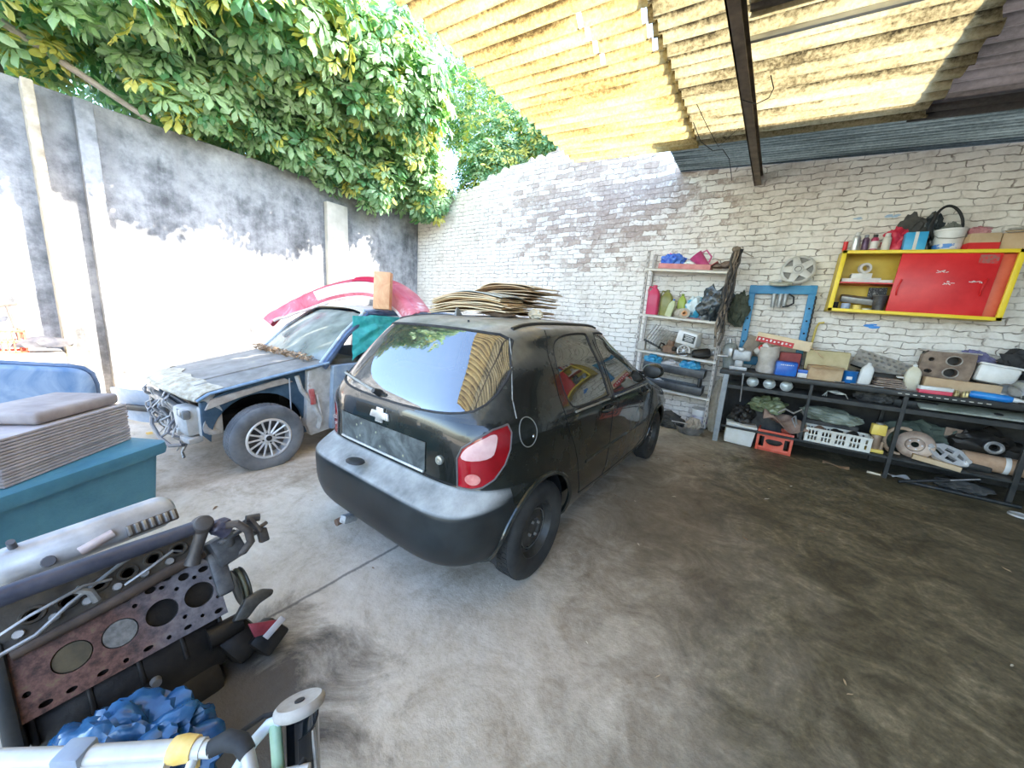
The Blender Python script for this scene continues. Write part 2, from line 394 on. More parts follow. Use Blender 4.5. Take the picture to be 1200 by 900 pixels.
# ------------------------------------------------------------------ floor, walls
fl = struct(B().box((-1.5, 0.5, -.05), (14, 13, .1)).out('floor', FLOOR, smooth=False))
YW, XL = 6.15, -7.3
prof = [(-7.62, -.02), (4.3, -.02), (4.3, 3.84), (-.9, 3.88), (-1.2, 3.92), (-1.55, 4.02), (-2.0, 4.18), (-2.62, 4.30), (-2.95, 4.52), (-3.2, 4.47), (-3.6, 4.50),
        (-4.2, 4.44), (-4.6, 4.36), (-5.1, 4.28), (-5.5, 4.16), (-6.0, 4.12), (-6.4, 3.98), (-7.0, 3.9), (-7.62, 3.84)]
pts = []
for (a, b) in zip(prof, prof[1:]):
    n = 8 if a[1] > 3.6 and a[0] < -1 else 1
    for i in range(n):
        t = i / n; x = a[0] + (b[0] - a[0]) * t; z = a[1] + (b[1] - a[1]) * t
        if n > 1: z = round((z + rnd.uniform(-.05, .04)) / .083) * .083
        pts.append((x, z))
bw = B(); bw.prism(pts, .24, MX.Translation((0, YW + .24, 0)) @ MX.Rotation(PI / 2, 4, 'X'))
struct(bw.out('wall_back', BRICK, smooth=False))
lw = B(); lw.box((XL - .13, 1.3, 1.87), (.26, 9.68, 3.78), bev=.015)
rg = random.Random(3)
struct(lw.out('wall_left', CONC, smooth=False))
struct(B().box((4.4, .8, 1.8), (.2, 10.9, 3.64)).out('bounce_wall_right', CONC, smooth=False))  # unseen wall added for bounce light
for (nm, y, wd, dp, h, mm) in (('trim_1', .47, .09, .30, 3.70, mat('old timber post', (.30, .24, .16), (.50, .42, .30), 8, .85)),
                           ('trim_2', .88, .16, .17, 3.72, CONC), ('trim_3', 4.05, .42, .12, 3.42, PILLAR)):
    b = B(); b.box((XL + dp / 2 - .005, y, h / 2), (dp, wd, h), bev=.012)
    struct(b.out(nm, mm))

# ------------------------------------------------------------------ roof
ZR = lambda x: 3.62 - .07 * (x + .45)
def sheet(name, x0, x1, y0, y1, dz, pitch, amp, m, holes=(), nx=10, rag=0.0, seed=0):
    ys = []; n = int((y1 - y0) / pitch * 8)
    b = B(); tb = bmesh.new(); g = []; rr = random.Random(seed)
    for i in range(nx + 1):
        row = []
        for j in range(n + 1):
            y = y0 + (y1 - y0) * j / n
            x = x0 + (x1 - x0) * i / nx
            if rag and i == nx: x += rag * noise.noise(V((seed, y * 3.1, 0)))
            row.append(tb.verts.new((x, y, ZR(x) + dz + amp * math.sin(2 * PI * (y - y0) / pitch))))
        g.append(row)
    for i in range(nx):
        for j in range(n):
            q = (g[i][j], g[i + 1][j], g[i + 1][j + 1], g[i][j + 1])
            c = sum((v.co for v in q), V()) / 4
            if any(hx0 < c.x < hx1 and hy0 < c.y < hy1 for hx0, hx1, hy0, hy1 in holes): continue
            tb.faces.new(q)
    bmesh.ops.solidify(tb, geom=tb.faces[:], thickness=.004)
    b._add(tb); o = b.out(name, m, sharp=60); return struct(o)
sheet('ceiling', -2.66, -1.0, -1.2, 5.10, .0, .155, .03, GRP_Y, holes=((-1.52, -1.46, 2.72, 3.25), (-1.09, -1.05, 2.8, 3.3)), nx=42)
sheet('ceiling', -1.04, .92, -1.2, 5.20, .035, .155, .028, GRP_B, nx=16, rag=.12, seed=4)
sheet('ceiling', .80, 4.3, -1.2, 5.3, .07, .155, .02, ZINCD, nx=6)
sheet('ceiling', -1.40, 4.3, 4.95, 6.145, .10, .07, .013, ZINC, nx=6)
# small lapped sheets beside the beam
sheet('ceiling', -.42, .10, 2.1, 3.25, .012, .155, .02, ZINCD, nx=6, rag=.1, seed=9)
b = B()
for (dx, w_, z0, t) in ((0, .006, 0, .12),): b.box((-.52, 2.5, 3.52), (.012, 7.3, .13), (0, 0, R(-1.6)))
b.box((-.485, 2.5, 3.46), (.08, 7.3, .010), (0, 0, R(-1.6))); b.box((-.485, 2.5, 3.582), (.08, 7.3, .010), (0, 0, R(-1.6)))
tag(b.out('roof_beam', mat('brown primer steel', (.10, .075, .05), (.20, .15, .10), 7, .6, .2), smooth=False), 'dark brown steel channel beam running under the corrugated roof to the brick wall', 'beam')
b = B(); b.box((.55, 3.42, 3.52), (2.1, .03, .006), (0, R(4), R(0))); b.box((.55, 3.435, 3.545), (2.1, .006, .05), (0, R(4), 0))
tag(b.out('roof_batten', mat('zinc angle', (.55, .56, .55), None, rough=.4, metal=.6), smooth=False), 'thin pale metal angle batten under the cream roof sheets right of the beam', 'batten')
b = B(); b.tube([(-.95, 4.4, 3.60), (-.86, 4.45, 3.42), (-.74, 4.5, 3.33), (-.66, 4.58, 3.36), (-.6, 4.7, 3.30), (-.58, 4.9, 3.22), (-.57, 4.95, 3.16)], .004, 6)
b2 = B(); b2.tube([(-.9, 4.2, 3.665), (-.8, 4.3, 3.5), (-.7, 4.55, 3.38), (-.545, 4.62, 3.55)], .003, 6)
tag(b2.out('electric_wire', RUBBER), 'thinner loop of electric wire hanging left of the brown beam', 'wire')
b3 = B(); b3.tube([(-.49, 3.9, 3.46), (-.36, 3.92, 3.4), (-.28, 3.95, 3.44), (-.26, 3.98, 3.52), (-.3, 4.0, 3.64)], .004, 6)
tag(b3.out('electric_wire', RUBBER), 'curled wire end sticking out right of the brown beam', 'wire')
tag(b.out('electric_wire', RUBBER), 'longest electric wire dangling under the yellow roof left of the brown beam', 'wire')
# ------------------------------------------------------------------ car body tools
def loft_body(XR, XF, HW, NE, zs, xc, nth=176):
    bm = bmesh.new(); rings = []
    for z in zs:
        xr, xf, b, n, c = interp(XR, z), interp(XF, z), interp(HW, z), interp(NE, z), interp(xc, z)
        ring = []
        for k in range(nth):
            th = 2 * PI * k / nth; ct, st = math.cos(th), math.sin(th)
            e = 2 / n
            x = abs(ct) ** e; y = math.copysign(abs(st) ** e, st)
            ring.append(bm.verts.new((c + (x * (xf - c) if ct > 0 else -x * (c - xr)), y * b, z)))
        rings.append(ring)
    for A, C in zip(rings, rings[1:]):
        for k in range(nth):
            bm.faces.new((A[k], A[(k + 1) % nth], C[(k + 1) % nth], C[k]))
    bm.faces.new(rings[-1]); bmesh.ops.recalc_face_normals(bm, faces=bm.faces[:])
    return bm
def smooth_poly(pts, it=2):
    for _ in range(it):
        q = []
        for a, b in zip(pts, pts[1:] + pts[:1]):
            q.append((a[0] * .75 + b[0] * .25, a[1] * .75 + b[1] * .25)); q.append((a[0] * .25 + b[0] * .75, a[1] * .25 + b[1] * .75))
        pts = q
    return pts
def cut(bm, poly, ax, ay, filt):
    """bisect the faces passing filt by the edges of a convex polygon lying in the (ax, ay) projection; returns the faces inside"""
    ax, ay = V(ax), V(ay); vd = ax.cross(ay)
    n = len(poly); area = sum(poly[i][0] * poly[(i + 1) % n][1] - poly[(i + 1) % n][0] * poly[i][1] for i in range(n))
    if area < 0: poly = poly[::-1]
    x0, x1 = min(p[0] for p in poly), max(p[0] for p in poly); y0, y1 = min(p[1] for p in poly), max(p[1] for p in poly)
    def near(f):
        us = [v.co.dot(ax) for v in f.verts]; ws = [v.co.dot(ay) for v in f.verts]
        return max(us) > x0 and min(us) < x1 and max(ws) > y0 and min(ws) < y1
    for a, b in zip(poly, poly[1:] + poly[:1]):
        fs = [f for f in bm.faces if filt(f) and near(f)]
        nrm = ax * (b[1] - a[1]) - ay * (b[0] - a[0])
        if nrm.length < 1e-9: continue
        geom = list({e for f in fs for e in f.edges}) + list({v for f in fs for v in f.verts}) + fs
        bmesh.ops.bisect_plane(bm, geom=geom, dist=1e-5, plane_co=ax * a[0] + ay * a[1], plane_no=nrm.normalized())
    ins = []
    for f in bm.faces:
        if not filt(f): continue
        c = f.calc_center_median(); u, v = c.dot(ax), c.dot(ay)
        if all((b[0] - a[0]) * (v - a[1]) - (b[1] - a[1]) * (u - a[0]) >= -1e-6 for a, b in zip(poly, poly[1:] + poly[:1])): ins.append(f)
    return ins
def take(bm, faces, inset=0.0):
    """move faces into a new bmesh; returns (new bmesh, ordered boundary loops)"""
    nb = bmesh.new(); mp = {}
    for f in faces:
        for v in f.verts:
            if v not in mp: mp[v] = nb.verts.new(v.co - v.normal * inset)
        nb.faces.new([mp[v] for v in f.verts])
    be = [e for e in nb.edges if len(e.link_faces) == 1]; adj = {}
    for e in be:
        for v in e.verts: adj.setdefault(v, []).append(e.other_vert(v))
    loops = []; seen = set()
    for s in list(adj):
        if s in seen: continue
        lp = [s]; seen.add(s); cur = s
        while True:
            nx = [v for v in adj[cur] if v not in seen]
            if not nx: break
            cur = nx[0]; seen.add(cur); lp.append(cur)
        if len(lp) > 6: loops.append([v.co.copy() for v in lp])
    bmesh.ops.delete(bm, geom=faces, context='FACES')
    return nb, loops
def emit(bm, name, m, parent, sharp=45):
    b = B(); b.bm.free(); b.bm = bm; return b.out(name, m, parent, sharp=sharp)
def wheel(parent, loc, side, R_, rr, w, tm, build_hub, flat=0.0, label=None):
    """wheel whose axle is local y; side = outward sign"""
    t = B(); h = w / 2
    t.lathe([(rr - .008, -h * .72), (rr + .012, -h * .86), (rr + (R_ - rr) * .45, -h), (R_ - .03, -h * .93), (R_ - .008, -h * .78), (R_, -h * .6), (R_ + .002, 0), (R_, h * .6), (R_ - .008, h * .78), (R_ - .03, h * .93), (rr + (R_ - rr) * .45, h), (rr + .012, h * .86), (rr - .008, h * .72)], 56)
    for k in (-1, 0, 1):                                   # tread grooves as raised blocks
        for i in range(56):
            a = 2 * PI * (i + .5 * (k % 2)) / 56
            t.box((math.cos(a) * R_, math.sin(a) * R_, k * h * .42), (.006, R_ * 2 * PI / 56 * .72, h * .34), (0, 0, a))
    t.bm.transform(MX.Rotation(-side * PI / 2, 4, 'X'))
    if flat:
        for v in t.bm.verts:
            if v.co.z < -R_ + flat: v.co.z = -R_ + flat + (v.co.z + R_ - flat) * .1; v.co.y *= 1.1
    o = t.out('wheel', tm, parent, loc=loc)
    build_hub(o, MX.Rotation(-side * PI / 2, 4, 'X'), rr, h)
    if label: o['label'] = label
    return o

# ------------------------------------------------------------------ the dark hatchback
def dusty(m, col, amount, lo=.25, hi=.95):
    # pale tone on upward faces, noisy: roof dust, and sky light painted on bumpers
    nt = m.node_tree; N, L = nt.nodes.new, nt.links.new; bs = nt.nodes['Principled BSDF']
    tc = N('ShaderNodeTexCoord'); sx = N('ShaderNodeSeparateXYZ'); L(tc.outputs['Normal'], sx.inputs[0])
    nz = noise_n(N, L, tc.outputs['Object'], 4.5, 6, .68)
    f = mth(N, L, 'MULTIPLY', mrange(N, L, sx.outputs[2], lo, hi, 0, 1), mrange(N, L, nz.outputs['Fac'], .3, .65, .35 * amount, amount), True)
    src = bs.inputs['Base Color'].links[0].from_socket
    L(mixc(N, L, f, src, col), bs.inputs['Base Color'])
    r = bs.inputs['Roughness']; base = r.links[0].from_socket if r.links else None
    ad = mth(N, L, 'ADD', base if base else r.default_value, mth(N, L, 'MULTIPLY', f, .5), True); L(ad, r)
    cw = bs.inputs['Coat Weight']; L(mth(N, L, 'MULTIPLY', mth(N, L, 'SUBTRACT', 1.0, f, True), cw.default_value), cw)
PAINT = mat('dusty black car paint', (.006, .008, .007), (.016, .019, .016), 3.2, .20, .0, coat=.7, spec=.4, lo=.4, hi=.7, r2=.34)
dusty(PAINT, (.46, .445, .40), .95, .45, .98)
PAINTD = mat('plain black car paint', (.008, .010, .009), (.02, .024, .02), 3.2, .25, 0, coat=.6)
BUMPM = mat('dusty sky-lit bumper plastic', (.010, .012, .013), (.026, .030, .030), 3.5, .30, .0, lo=.38, hi=.66, r2=.42, spec=.35)
GLASSR = glass_mat('dusty rear glass', (.30, .33, .32), .26, .02, (.55, .55, .5), .06)
GLASSS = glass_mat('tinted side glass', (.22, .26, .24), .14, .02, (.4, .42, .38), .06)
dusty(BUMPM, (.50, .50, .47), .80, .30, .62)  # bumper ledge: sky light painted pale, together with dust
RLENS = mat('red tail lens', (.23, .002, .006), (.34, .004, .012), 5, .12, 0, coat=.6)
CLENS = mat('pink clear lens', (.60, .33, .31), (.72, .48, .45), 9, .15, 0, coat=.6)
INTER = mat('dark upholstery', (.035, .036, .038), (.07, .07, .072), 20, .9)
car = thing('hatchback_car', 'dusty black five door hatchback with red tail lights parked in the middle of the yard', 'car', (-1.672, 1.045, 0), R(89.0))
XR = [(.17, .20), (.215, .12), (.25, .045), (.29, .015), (.38, .0), (.50, -.002), (.550, .001), (.566, .012), (.600, .066), (.640, .130), (.652, .135), (.70, .135), (.80, .135), (.88, .138), (.95, .148), (1.0, .168), (1.05, .198), (1.2, .305), (1.33, .405), (1.385, .455), (1.42, .50), (1.445, .57), (1.465, .72), (1.480, .98), (1.488, 1.35)]
XF = [(.17, 3.55), (.25, 3.72), (.45, 3.788), (.6, 3.77), (.70, 3.70), (.78, 3.52), (.85, 3.25), (.92, 2.98), (.98, 2.78), (1.0, 2.72), (1.2, 2.33), (1.33, 2.07), (1.385, 1.97), (1.42, 1.90), (1.445, 1.82), (1.465, 1.74), (1.480, 1.62), (1.488, 1.5)]
HW = [(.17, .66), (.22, .74), (.30, .780), (.42, .806), (.55, .812), (.62, .814), (.70, .814), (.80, .816), (.90, .810), (.97, .795), (1.0, .783), (1.2, .698), (1.33, .622), (1.385, .598), (1.42, .572), (1.445, .535), (1.465, .46), (1.480, .30), (1.488, .08)]
NE = [(.17, 5.5), (.4, 7.0), (.62, 7.0), (.66, 6.6), (.9, 6.2), (1.0, 5.8), (1.3, 5.4), (1.44, 4.6), (1.488, 2.6)]
XC = [(.17, 1.9), (1.0, 1.75), (1.3, 1.35), (1.488, 1.42)]
zs = sorted(set([.17 + i * .02 for i in range(20)] + [.565, .575, .584, .592, .60, .612, .624, .636, .648, .656, .67] + [.69 + i * .025 for i in range(14)] + [1.03 + i * .025 for i in range(14)] + [1.375, 1.39, 1.405, 1.42, 1.433, 1.445, 1.456, 1.465, 1.472, 1.478, 1.482, 1.486, 1.488]))
cb = loft_body(XR, XF, HW, NE, zs, XC)
full = BVHTree.FromBMesh(cb)
def onrear(y, z, off=0.0):
    h = full.ray_cast(V((-1, y, z)), V((1, 0, 0))); return h[0] + h[1] * off, h[1]
def onside(x, z, off=0.0, s=-1):
    h = full.ray_cast(V((x, 2 * s, z)), V((0, -s, 0))); return h[0] + h[1] * off, h[1]
rearf = lambda f: f.normal.x < -.35 and f.calc_center_median().x < .75
rw = smooth_poly([(-.655, 1.045), (-.59, 1.385), (-.30, 1.405), (0, 1.408), (.30, 1.405), (.59, 1.385), (.655, 1.045), (.45, .990), (0, .975), (-.45, .990)], 2)
g, lp = take(cb, cut(cb, rw, (0, -1, 0), (0, 0, 1), rearf), .006)
rwin = emit(g, 'rear_window', GLASSR, car)
b = B(); [b.tube(l, .009, 6, closed=True) for l in lp]; b.out('rear_window_seal', RUBBER, car)
dfm = mat('defroster line', (.45, .30, .18), None, rough=.6)
# side windows
for s in (-1, 1):
    sf = lambda f, s=s: f.normal.y * s > .3 and f.calc_center_median().y * s > .3
    for nm, poly in (('rear_side_window', [(.88, .985), (.96, .965), (1.30, .965), (1.475, .968), (1.48, .985), (1.44, 1.30), (1.42, 1.395), (1.40, 1.405), (1.25, 1.405), (1.02, 1.39), (.90, 1.345), (.845, 1.25), (.835, 1.10)]),
                     ('front_side_window', [(1.57, .975), (1.62, .965), (2.48, .975), (2.54, .99), (2.40, 1.13), (2.15, 1.29), (1.93, 1.385), (1.75, 1.408), (1.56, 1.408), (1.545, 1.40), (1.545, 1.2)])):
        g, lp = take(cb, cut(cb, smooth_poly(poly, 1), (1, 0, 0), (0, 0, 1), sf), .006)
        emit(g, nm, GLASSS, car)
        b = B(); [b.tube(l, .009, 6, closed=True) for l in lp]; b.out('window_seal', RUBBER, car)
    # chrome-ish dusty waist strip under the windows
    b = B()
    for xa, xb in ((.92, 1.47), (1.60, 2.46)): b.tube([onside(xa + (xb - xa) * i / 12, .945, .004, s)[0] for i in range(13)], .007, 6)
    b.out('waist_strip', mat('dull waist strip', (.32, .32, .29), None, rough=.4, metal=.4), car)
# windscreen
wsf = lambda f: f.normal.x > .3 and f.calc_center_median().x > 1.7
g, lp = take(cb, cut(cb, smooth_poly([(-.66, 1.02), (-.56, 1.36), (0, 1.385), (.56, 1.36), (.66, 1.02), (0, 1.0)], 2), (0, 1, 0), (0, 0, 1), wsf), .006)
emit(g, 'windscreen', GLASSS, car)
# tail lights, projected across the rear corner
q2 = math.sqrt(.5)
for s in (-1, 1):
    tf = lambda f, s=s: f.normal.dot(V((-1, s, 0)).normalized()) > .2 and f.calc_center_median().x < .8 and f.calc_center_median().y * s > .3
    ax = V((q2, s * q2, 0))
    dl = -.04 if s > 0 else 0
    poly = [(.515 + dl, .655), (.507 + dl, .80), (.528 + dl, .855), (.59, .905), (.67, .948), (.745, .968), (.765, .93), (.762, .85), (.738, .775), (.69, .705), (.63, .665), (.58, .652)]
    g, lp = take(cb, cut(cb, poly, ax, (0, 0, 1), tf), -.004)
    t = emit(g, 'tail_light', RLENS, car)
    b = B(); [b.tube(l, .005, 6, closed=True) for l in lp]; b.out('lens_rim', mat('tail light rim', (.10, .09, .09), None, rough=.4), t)
    def lens(poly_, name, m, off=.0075):
        # patch following the body surface
        n = 14; fa = []
        xs_ = [p[0] for p in poly_]; zz = [p[1] for p in poly_]
        c0 = (sum(xs_) / len(xs_), sum(zz) / len(zz)); vs = []
        def pt(u, z):
            base = ax * u; d = V((q2, -s * q2, 0)); h = full.ray_cast(base - d * 3 + V((0, 0, z)), d)
            return h[0] + h[1] * off
        rings = []
        for k in range(5):
            rings.append([pt(c0[0] + (p[0] - c0[0]) * k / 4, c0[1] + (p[1] - c0[1]) * k / 4) for p in smooth_poly(poly_, 2)] if k else [pt(*c0)])
        B_ = B(); vs = [rings[0][0]]; fs = []; m_ = len(rings[1])
        for r in rings[1:]: vs += r
        for k in range(m_): fs.append((0, 1 + k, 1 + (k + 1) % m_))
        for r in range(3):
            for k in range(m_): fs.append((1 + r * m_ + k, 1 + (r + 1) * m_ + k, 1 + (r + 1) * m_ + (k + 1) % m_, 1 + r * m_ + (k + 1) % m_))
        B_.raw(vs, fs); return B_.out(name, m, t, weld=True)
    lens([(.518, .79), (.535, .848), (.60, .897), (.695, .940), (.69, .87), (.672, .81)], 'indicator_lens', CLENS)
    lens([(.585 + .038 * math.cos(a), .705 + .030 * math.sin(a)) for a in [2 * PI * k / 10 for k in range(10)]], 'fog_lens', mat('dim lens', (.55, .16, .14), (.66, .26, .22), 30, .2, coat=.5), .009)
# wheel arches
for s in (-1, 1):
    for wx in (.62, 3.063):
        sf = lambda f, s=s: f.normal.y * s > .15 and f.calc_center_median().y * s > .3
        poly = [(wx + .335 * math.cos(2 * PI * k / 40), .29 + .335 * math.sin(2 * PI * k / 40)) for k in range(40)]
        fs = cut(cb, poly, (1, 0, 0), (0, 0, 1), sf); bmesh.ops.delete(cb, geom=fs, context='FACES')
        b = B()
        b.grid(lambda u, v: V((wx + .345 * math.cos(PI * (1.10 * u - .05)), s * (.745 - .26 * v), .29 + .345 * math.sin(PI * (1.10 * u - .05)))), 26, 2)
        b.grid(lambda u, v: V((wx + .35 * (2 * u - 1), s * .47, .18 + .47 * v)), 2, 2)
        b.out('arch_liner', BLACK, car)
        b = B()
        lippts = []
        for k in range(31):
            a = PI * (1.14 * k / 30 - .07)
            h = full.ray_cast(V((wx + .345 * math.cos(a), 2 * s, .29 + .345 * math.sin(a))), V((0, -s, 0)))
            if h[0]: lippts.append(h[0] + h[1] * .001)
        b.tube(lippts, .014, 8); b.out('arch_lip', PAINTD, car)
# bumper: everything low behind the rear arch becomes its own part
bf = [f for f in cb.faces if f.calc_center_median().x < .5 and f.calc_center_median().z < .70]
for co, no in ((V((0, 0, .6485)), V((0, 0, 1))), (V((.345, 0, 0)), V((1, 0, 0)))):
    fs = [f for f in cb.faces if f.calc_center_median().x < .6 and f.calc_center_median().z < .72]
    bmesh.ops.bisect_plane(cb, geom=fs + list({e for f in fs for e in f.edges}) + list({v for f in fs for v in f.verts}), dist=1e-5, plane_co=co, plane_no=no)
g, lp = take(cb, [f for f in cb.faces if f.calc_center_median().z < .6485 and f.calc_center_median().x < .345], 0)
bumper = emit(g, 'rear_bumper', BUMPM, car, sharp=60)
g, lp = take(cb, [f for f in cb.faces if f.calc_center_median().z < .63 and f.calc_center_median().x > 3.40], 0)
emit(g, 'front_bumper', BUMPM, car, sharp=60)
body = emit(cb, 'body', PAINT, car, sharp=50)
# seams: hatch, doors, fuel flap
SEAM = mat('panel gap', (.004, .004, .004), None, rough=.9)
b = B()
hs = [onrear(-.625 if False else y, z, .0005)[0] for y, z in [(-.60, .66), (-.595, .76), (-.59, .84)]]
for s in (-1, 1):
    b.tube([onrear(s * y, z, .0003)[0] for y, z in [(.560, .660), (.565, .75), (.566, .83), (.578, .852)]], .0035, 6)
b.tube([onrear(-.565 + 1.13 * k / 20, .658, .0003)[0] for k in range(21)], .004, 6)
b.out('tailgate_seam', SEAM, car)
for s in (-1, 1):
    b = B(); b.tube([onside(x, z, .0005, s)[0] for x, z in [(.40, .99), (.415, 1.08), (.455, 1.18), (.51, 1.28), (.56, 1.37)]], .003, 6); b.out('hatch_edge', mat('dusty seam', (.45, .45, .42), (.12, .12, .11), 60, .6), car)
for s in (-1, 1):
    for nm, pts in (('rear_door_seam', [(.87, 1.42), (.79, 1.27), (.775, 1.05), (.80, .93), (.85, .83), (.93, .73), (.99, .62), (1.06, .45), (1.12, .33), (1.55, .31), (1.56, .6), (1.53, 1.0), (1.49, 1.43)]),
                    ('front_door_seam', [(1.55, .31), (2.35, .31), (2.62, .40), (2.66, .7), (2.66, .95)])):
        fine = []
        for (xa, za), (xb, zb) in zip(pts, pts[1:]):
            for k in range(6): fine.append(onside(xa + (xb - xa) * k / 6, za + (zb - za) * k / 6, .0002, s)[0])
        b = B(); b.tube(fine, .0030, 6); b.out(nm, SEAM, car)
    for hx in (1.42, 2.35):
        p, n = onside(hx - .09, .875, .012, s); q, n2 = onside(hx + .09, .885, .012, s)
        b = B(); b.tube([p - n * .012, p + (q - p) * .12 + n * .014, p + (q - p) * .5 + n * .018, p + (q - p) * .88 + n * .014, q - n * .012], [.012, .014, .014, .014, .012], 10); b.out('door_handle', PAINTD, car)
        b = B(); b.blob((p + q) / 2 - n * .006, (.055, .004, .022), sub=2, amp=0); b.out('handle_recess', BLACK, car)
    # side moulding line low on the doors
    b = B(); b.tube([onside(1.12 + 1.45 * i / 20, .565 + .01 * i / 20, .002, s)[0] for i in range(21)], .011, 6); b.out('door_moulding', PAINTD, car)
b = B(); b.tube([onside(.455 + .060 * math.cos(2 * PI * k / 36), .915 + .075 * math.sin(2 * PI * k / 36), .0008)[0] for k in range(36)], .0028, 6, closed=True)
fl_ = b.out('fuel_flap', mat('fuel flap edge', (.20, .20, .18), None, rough=.4), car)
p, n = onside(.485, .89, .003); b = B(); b.lathe([(0, .004), (.008, .004), (.010, 0)], 12, TR(p, (PI / 2, 0, 0))); b.out('flap_lock', CHROME, fl_)
# plate recess with its holes, trim, handle notch
RECM = mat('dusty plate recess', (.035, .042, .042), (.13, .145, .14), 7, .55, lo=.4, hi=.66, c3=(.20, .20, .18), dist=1.0)
b = B(); b.grid(lambda u, v: onrear(.445 - .80 * u, .672 + .160 * v, .0025)[0], 24, 8, .003); rec = b.out('plate_recess', RECM, car)
b = B(); b.tube([onrear(.44 - .79 * u / 20, .674, .008)[0] for u in range(21)], .007, 8); b.out('plate_trim', mat('dusty pale trim', (.42, .42, .40), (.58, .57, .54), 14, .4, .4), rec)
for (y, z) in ((.27, .78), (.235, .72), (.27, .70), (.07, .78), (.03, .705), (-.18, .71), (.22, .80)):
    p, n = onrear(y, z, .004); b = B(); b.lathe([(0, .003), (.006, .003), (.0085, 0)], 10, TR(p, (0, -PI / 2, 0))); b.out('bolt', mat('tarnished bolt', (.30, .30, .20), None, rough=.5, metal=.5), rec)
p, n = onrear(-.455, .765, .001); b = B(); b.lathe([(0, .006), (.009, .006), (.011, .010), (.022, .008), (.024, 0)], 20, MX.Translation(p) @ n.to_track_quat('Z', 'Y').to_matrix().to_4x4())
b.out('tailgate_lock', mat('lock metal', (.5, .5, .45), None, rough=.3, metal=.8), car)
# the bow-tie shaped emblem
p, n = onrear(.035, .892, .001)
bow = [(-.085, -.016), (-.03, -.016), (-.03, -.034), (.03, -.034), (.03, -.016), (.085, -.016), (.072, .016), (.03, .016), (.03, .034), (-.03, .034), (-.03, .016), (-.072, .016)]
M = MX.Translation(p) @ MX((V((0, -1, 0)), V((.12, 0, .99)), V((-.99, 0, .12)))).transposed().to_4x4()
b = B(); b.prism([(x * 1.05, y * 1.25) for x, y in bow], .012, M, bev=.003); emb = b.out('emblem', mat('grey emblem metal', (.50, .50, .48), (.64, .63, .60), 20, .35, .6), car)
b = B(); b.prism([(x * .86, y * .95) for x, y in bow], .004, M @ MX.Translation((0, 0, .011)), bev=.001); b.out('emblem_face', mat('emblem inner face', (.36, .35, .32), (.5, .48, .44), 20, .4, .5), emb)
# model badge on the left of the tailgate
BADGE = mat('badge metal', (.60, .60, .57), None, rough=.3, metal=.6)
for txt, z, sz in (('CELTA', .765, .034), ('SPIRIT', .722, .026), ('1.0', .690, .022)):
    p, n = onrear(.525, z, .001)
    M = MX.Translation(p) @ MX((V((0.06, -1, 0)).normalized(), V((0, 0, 1)), V((-1, -.06, 0)).normalized())).transposed().to_4x4()
    text_mesh('badge', txt, sz, BADGE, car, M, .0015)
# bumper details
b = B(); b.blob((.018, .10, .628), (.045, .07, .010), sub=2, amp=0); b.out('tow_cap', BLACK, bumper)
p, n = onrear(.70, .42, .0); b = B(); b.box(p, (.02, .030, .055), (0, 0, R(25)), bev=.006); b.out('bumper_vent', BLACK, bumper)
b = B(); b.cyl((.10, .30, .17), (.0, .30, .165), .022, .022, 14); b.cyl((.3, .30, .20), (.1, .30, .17), .018, .02, 12); b.out('exhaust_pipe', RUST, car)
b = B(); b.box((.05, .24, .20), (.10, .05, .05), (0, .3, .2), bev=.01); b.out('tow_hook', mat('pale bracket', (.55, .55, .52), (.35, .34, .32), 30, .5, .4), car)
# wiper
b = B(); p0, n = onrear(-.02 + .12, 1.005, .03); p1, n1 = onrear(.53, 1.045, .022)
b.cyl(p0 - n * .035, p0 + n * .012, .022, .015, 14); b.out('wiper_hub', BLACK, car)
b = B(); b.tube([p0, p0 + (p1 - p0) * .4 + n * .012, p1], [.010, .008, .006], 8); ar = b.out('wiper_arm', mat('dusty wiper', (.22, .22, .20), (.40, .40, .37), 9, .5), car)
q = [onrear(.17 + .40 * k / 10, 1.012 + .04 * k / 10, .010)[0] for k in range(11)]; b = B(); b.tube(q, .006, 6); b.out('wiper_blade', BLACK, ar)
# roof: ditch mouldings and aerial, high brake-light lip
for s in (-1, 1):
    pts = []
    for i in range(20):
        x = .62 + 1.15 * i / 19; h = full.ray_cast(V((x, s * .500, 3)), V((0, 0, -1)))
        if h[0]: pts.append(h[0] + h[1] * .004)
    b = B(); b.tube(pts, .012, 8); b.out('roof_moulding', BLACK, car)
h = full.ray_cast(V((.80, .10, 3)), V((0, 0, -1)))[0]
b = B(); b.raw([h + V(q) for q in [(-.035, -.012, 0), (.03, -.012, 0), (.03, .012, 0), (-.035, .012, 0), (-.022, -.003, .055), (-.006, -.003, .055), (-.006, .003, .055), (-.022, .003, .055)]],
               [(0, 3, 2, 1), (4, 5, 6, 7), (0, 1, 5, 4), (1, 2, 6, 5), (2, 3, 7, 6), (3, 0, 4, 7)]); b.out('roof_fin', mat('dusty fin', (.20, .20, .19), None, rough=.6), car)
p, n = onrear(0, 1.395, .004) if False else (None, None)
b = B(); hh = full.ray_cast(V((.56, -.22, 3)), V((0, 0, -1)))[0]; b.cyl(hh, hh + V((0, 0, .012)), .008, .006, 10); b.out('washer_jet', BLACK, car)
# door mirror
for s in (-1, 1):
    p, n = onside(2.55, 1.03, 0, s)
    b = B(); b.blob(p + V((.02, s * .13, .03)), (.055, .10, .075), sub=3, amp=0); b.box(p + V((.02, s * .04, 0)), (.05, .10, .035), bev=.01); mi = b.out('door_mirror', PAINTD, car)
    b = B(); b.blob(p + V((-.028, s * .13, .03)), (.012, .085, .060), sub=2, amp=0); b.out('dark_mirror_face', BLACK, mi)  # mirror glass painted black, standing in for a dark reflection
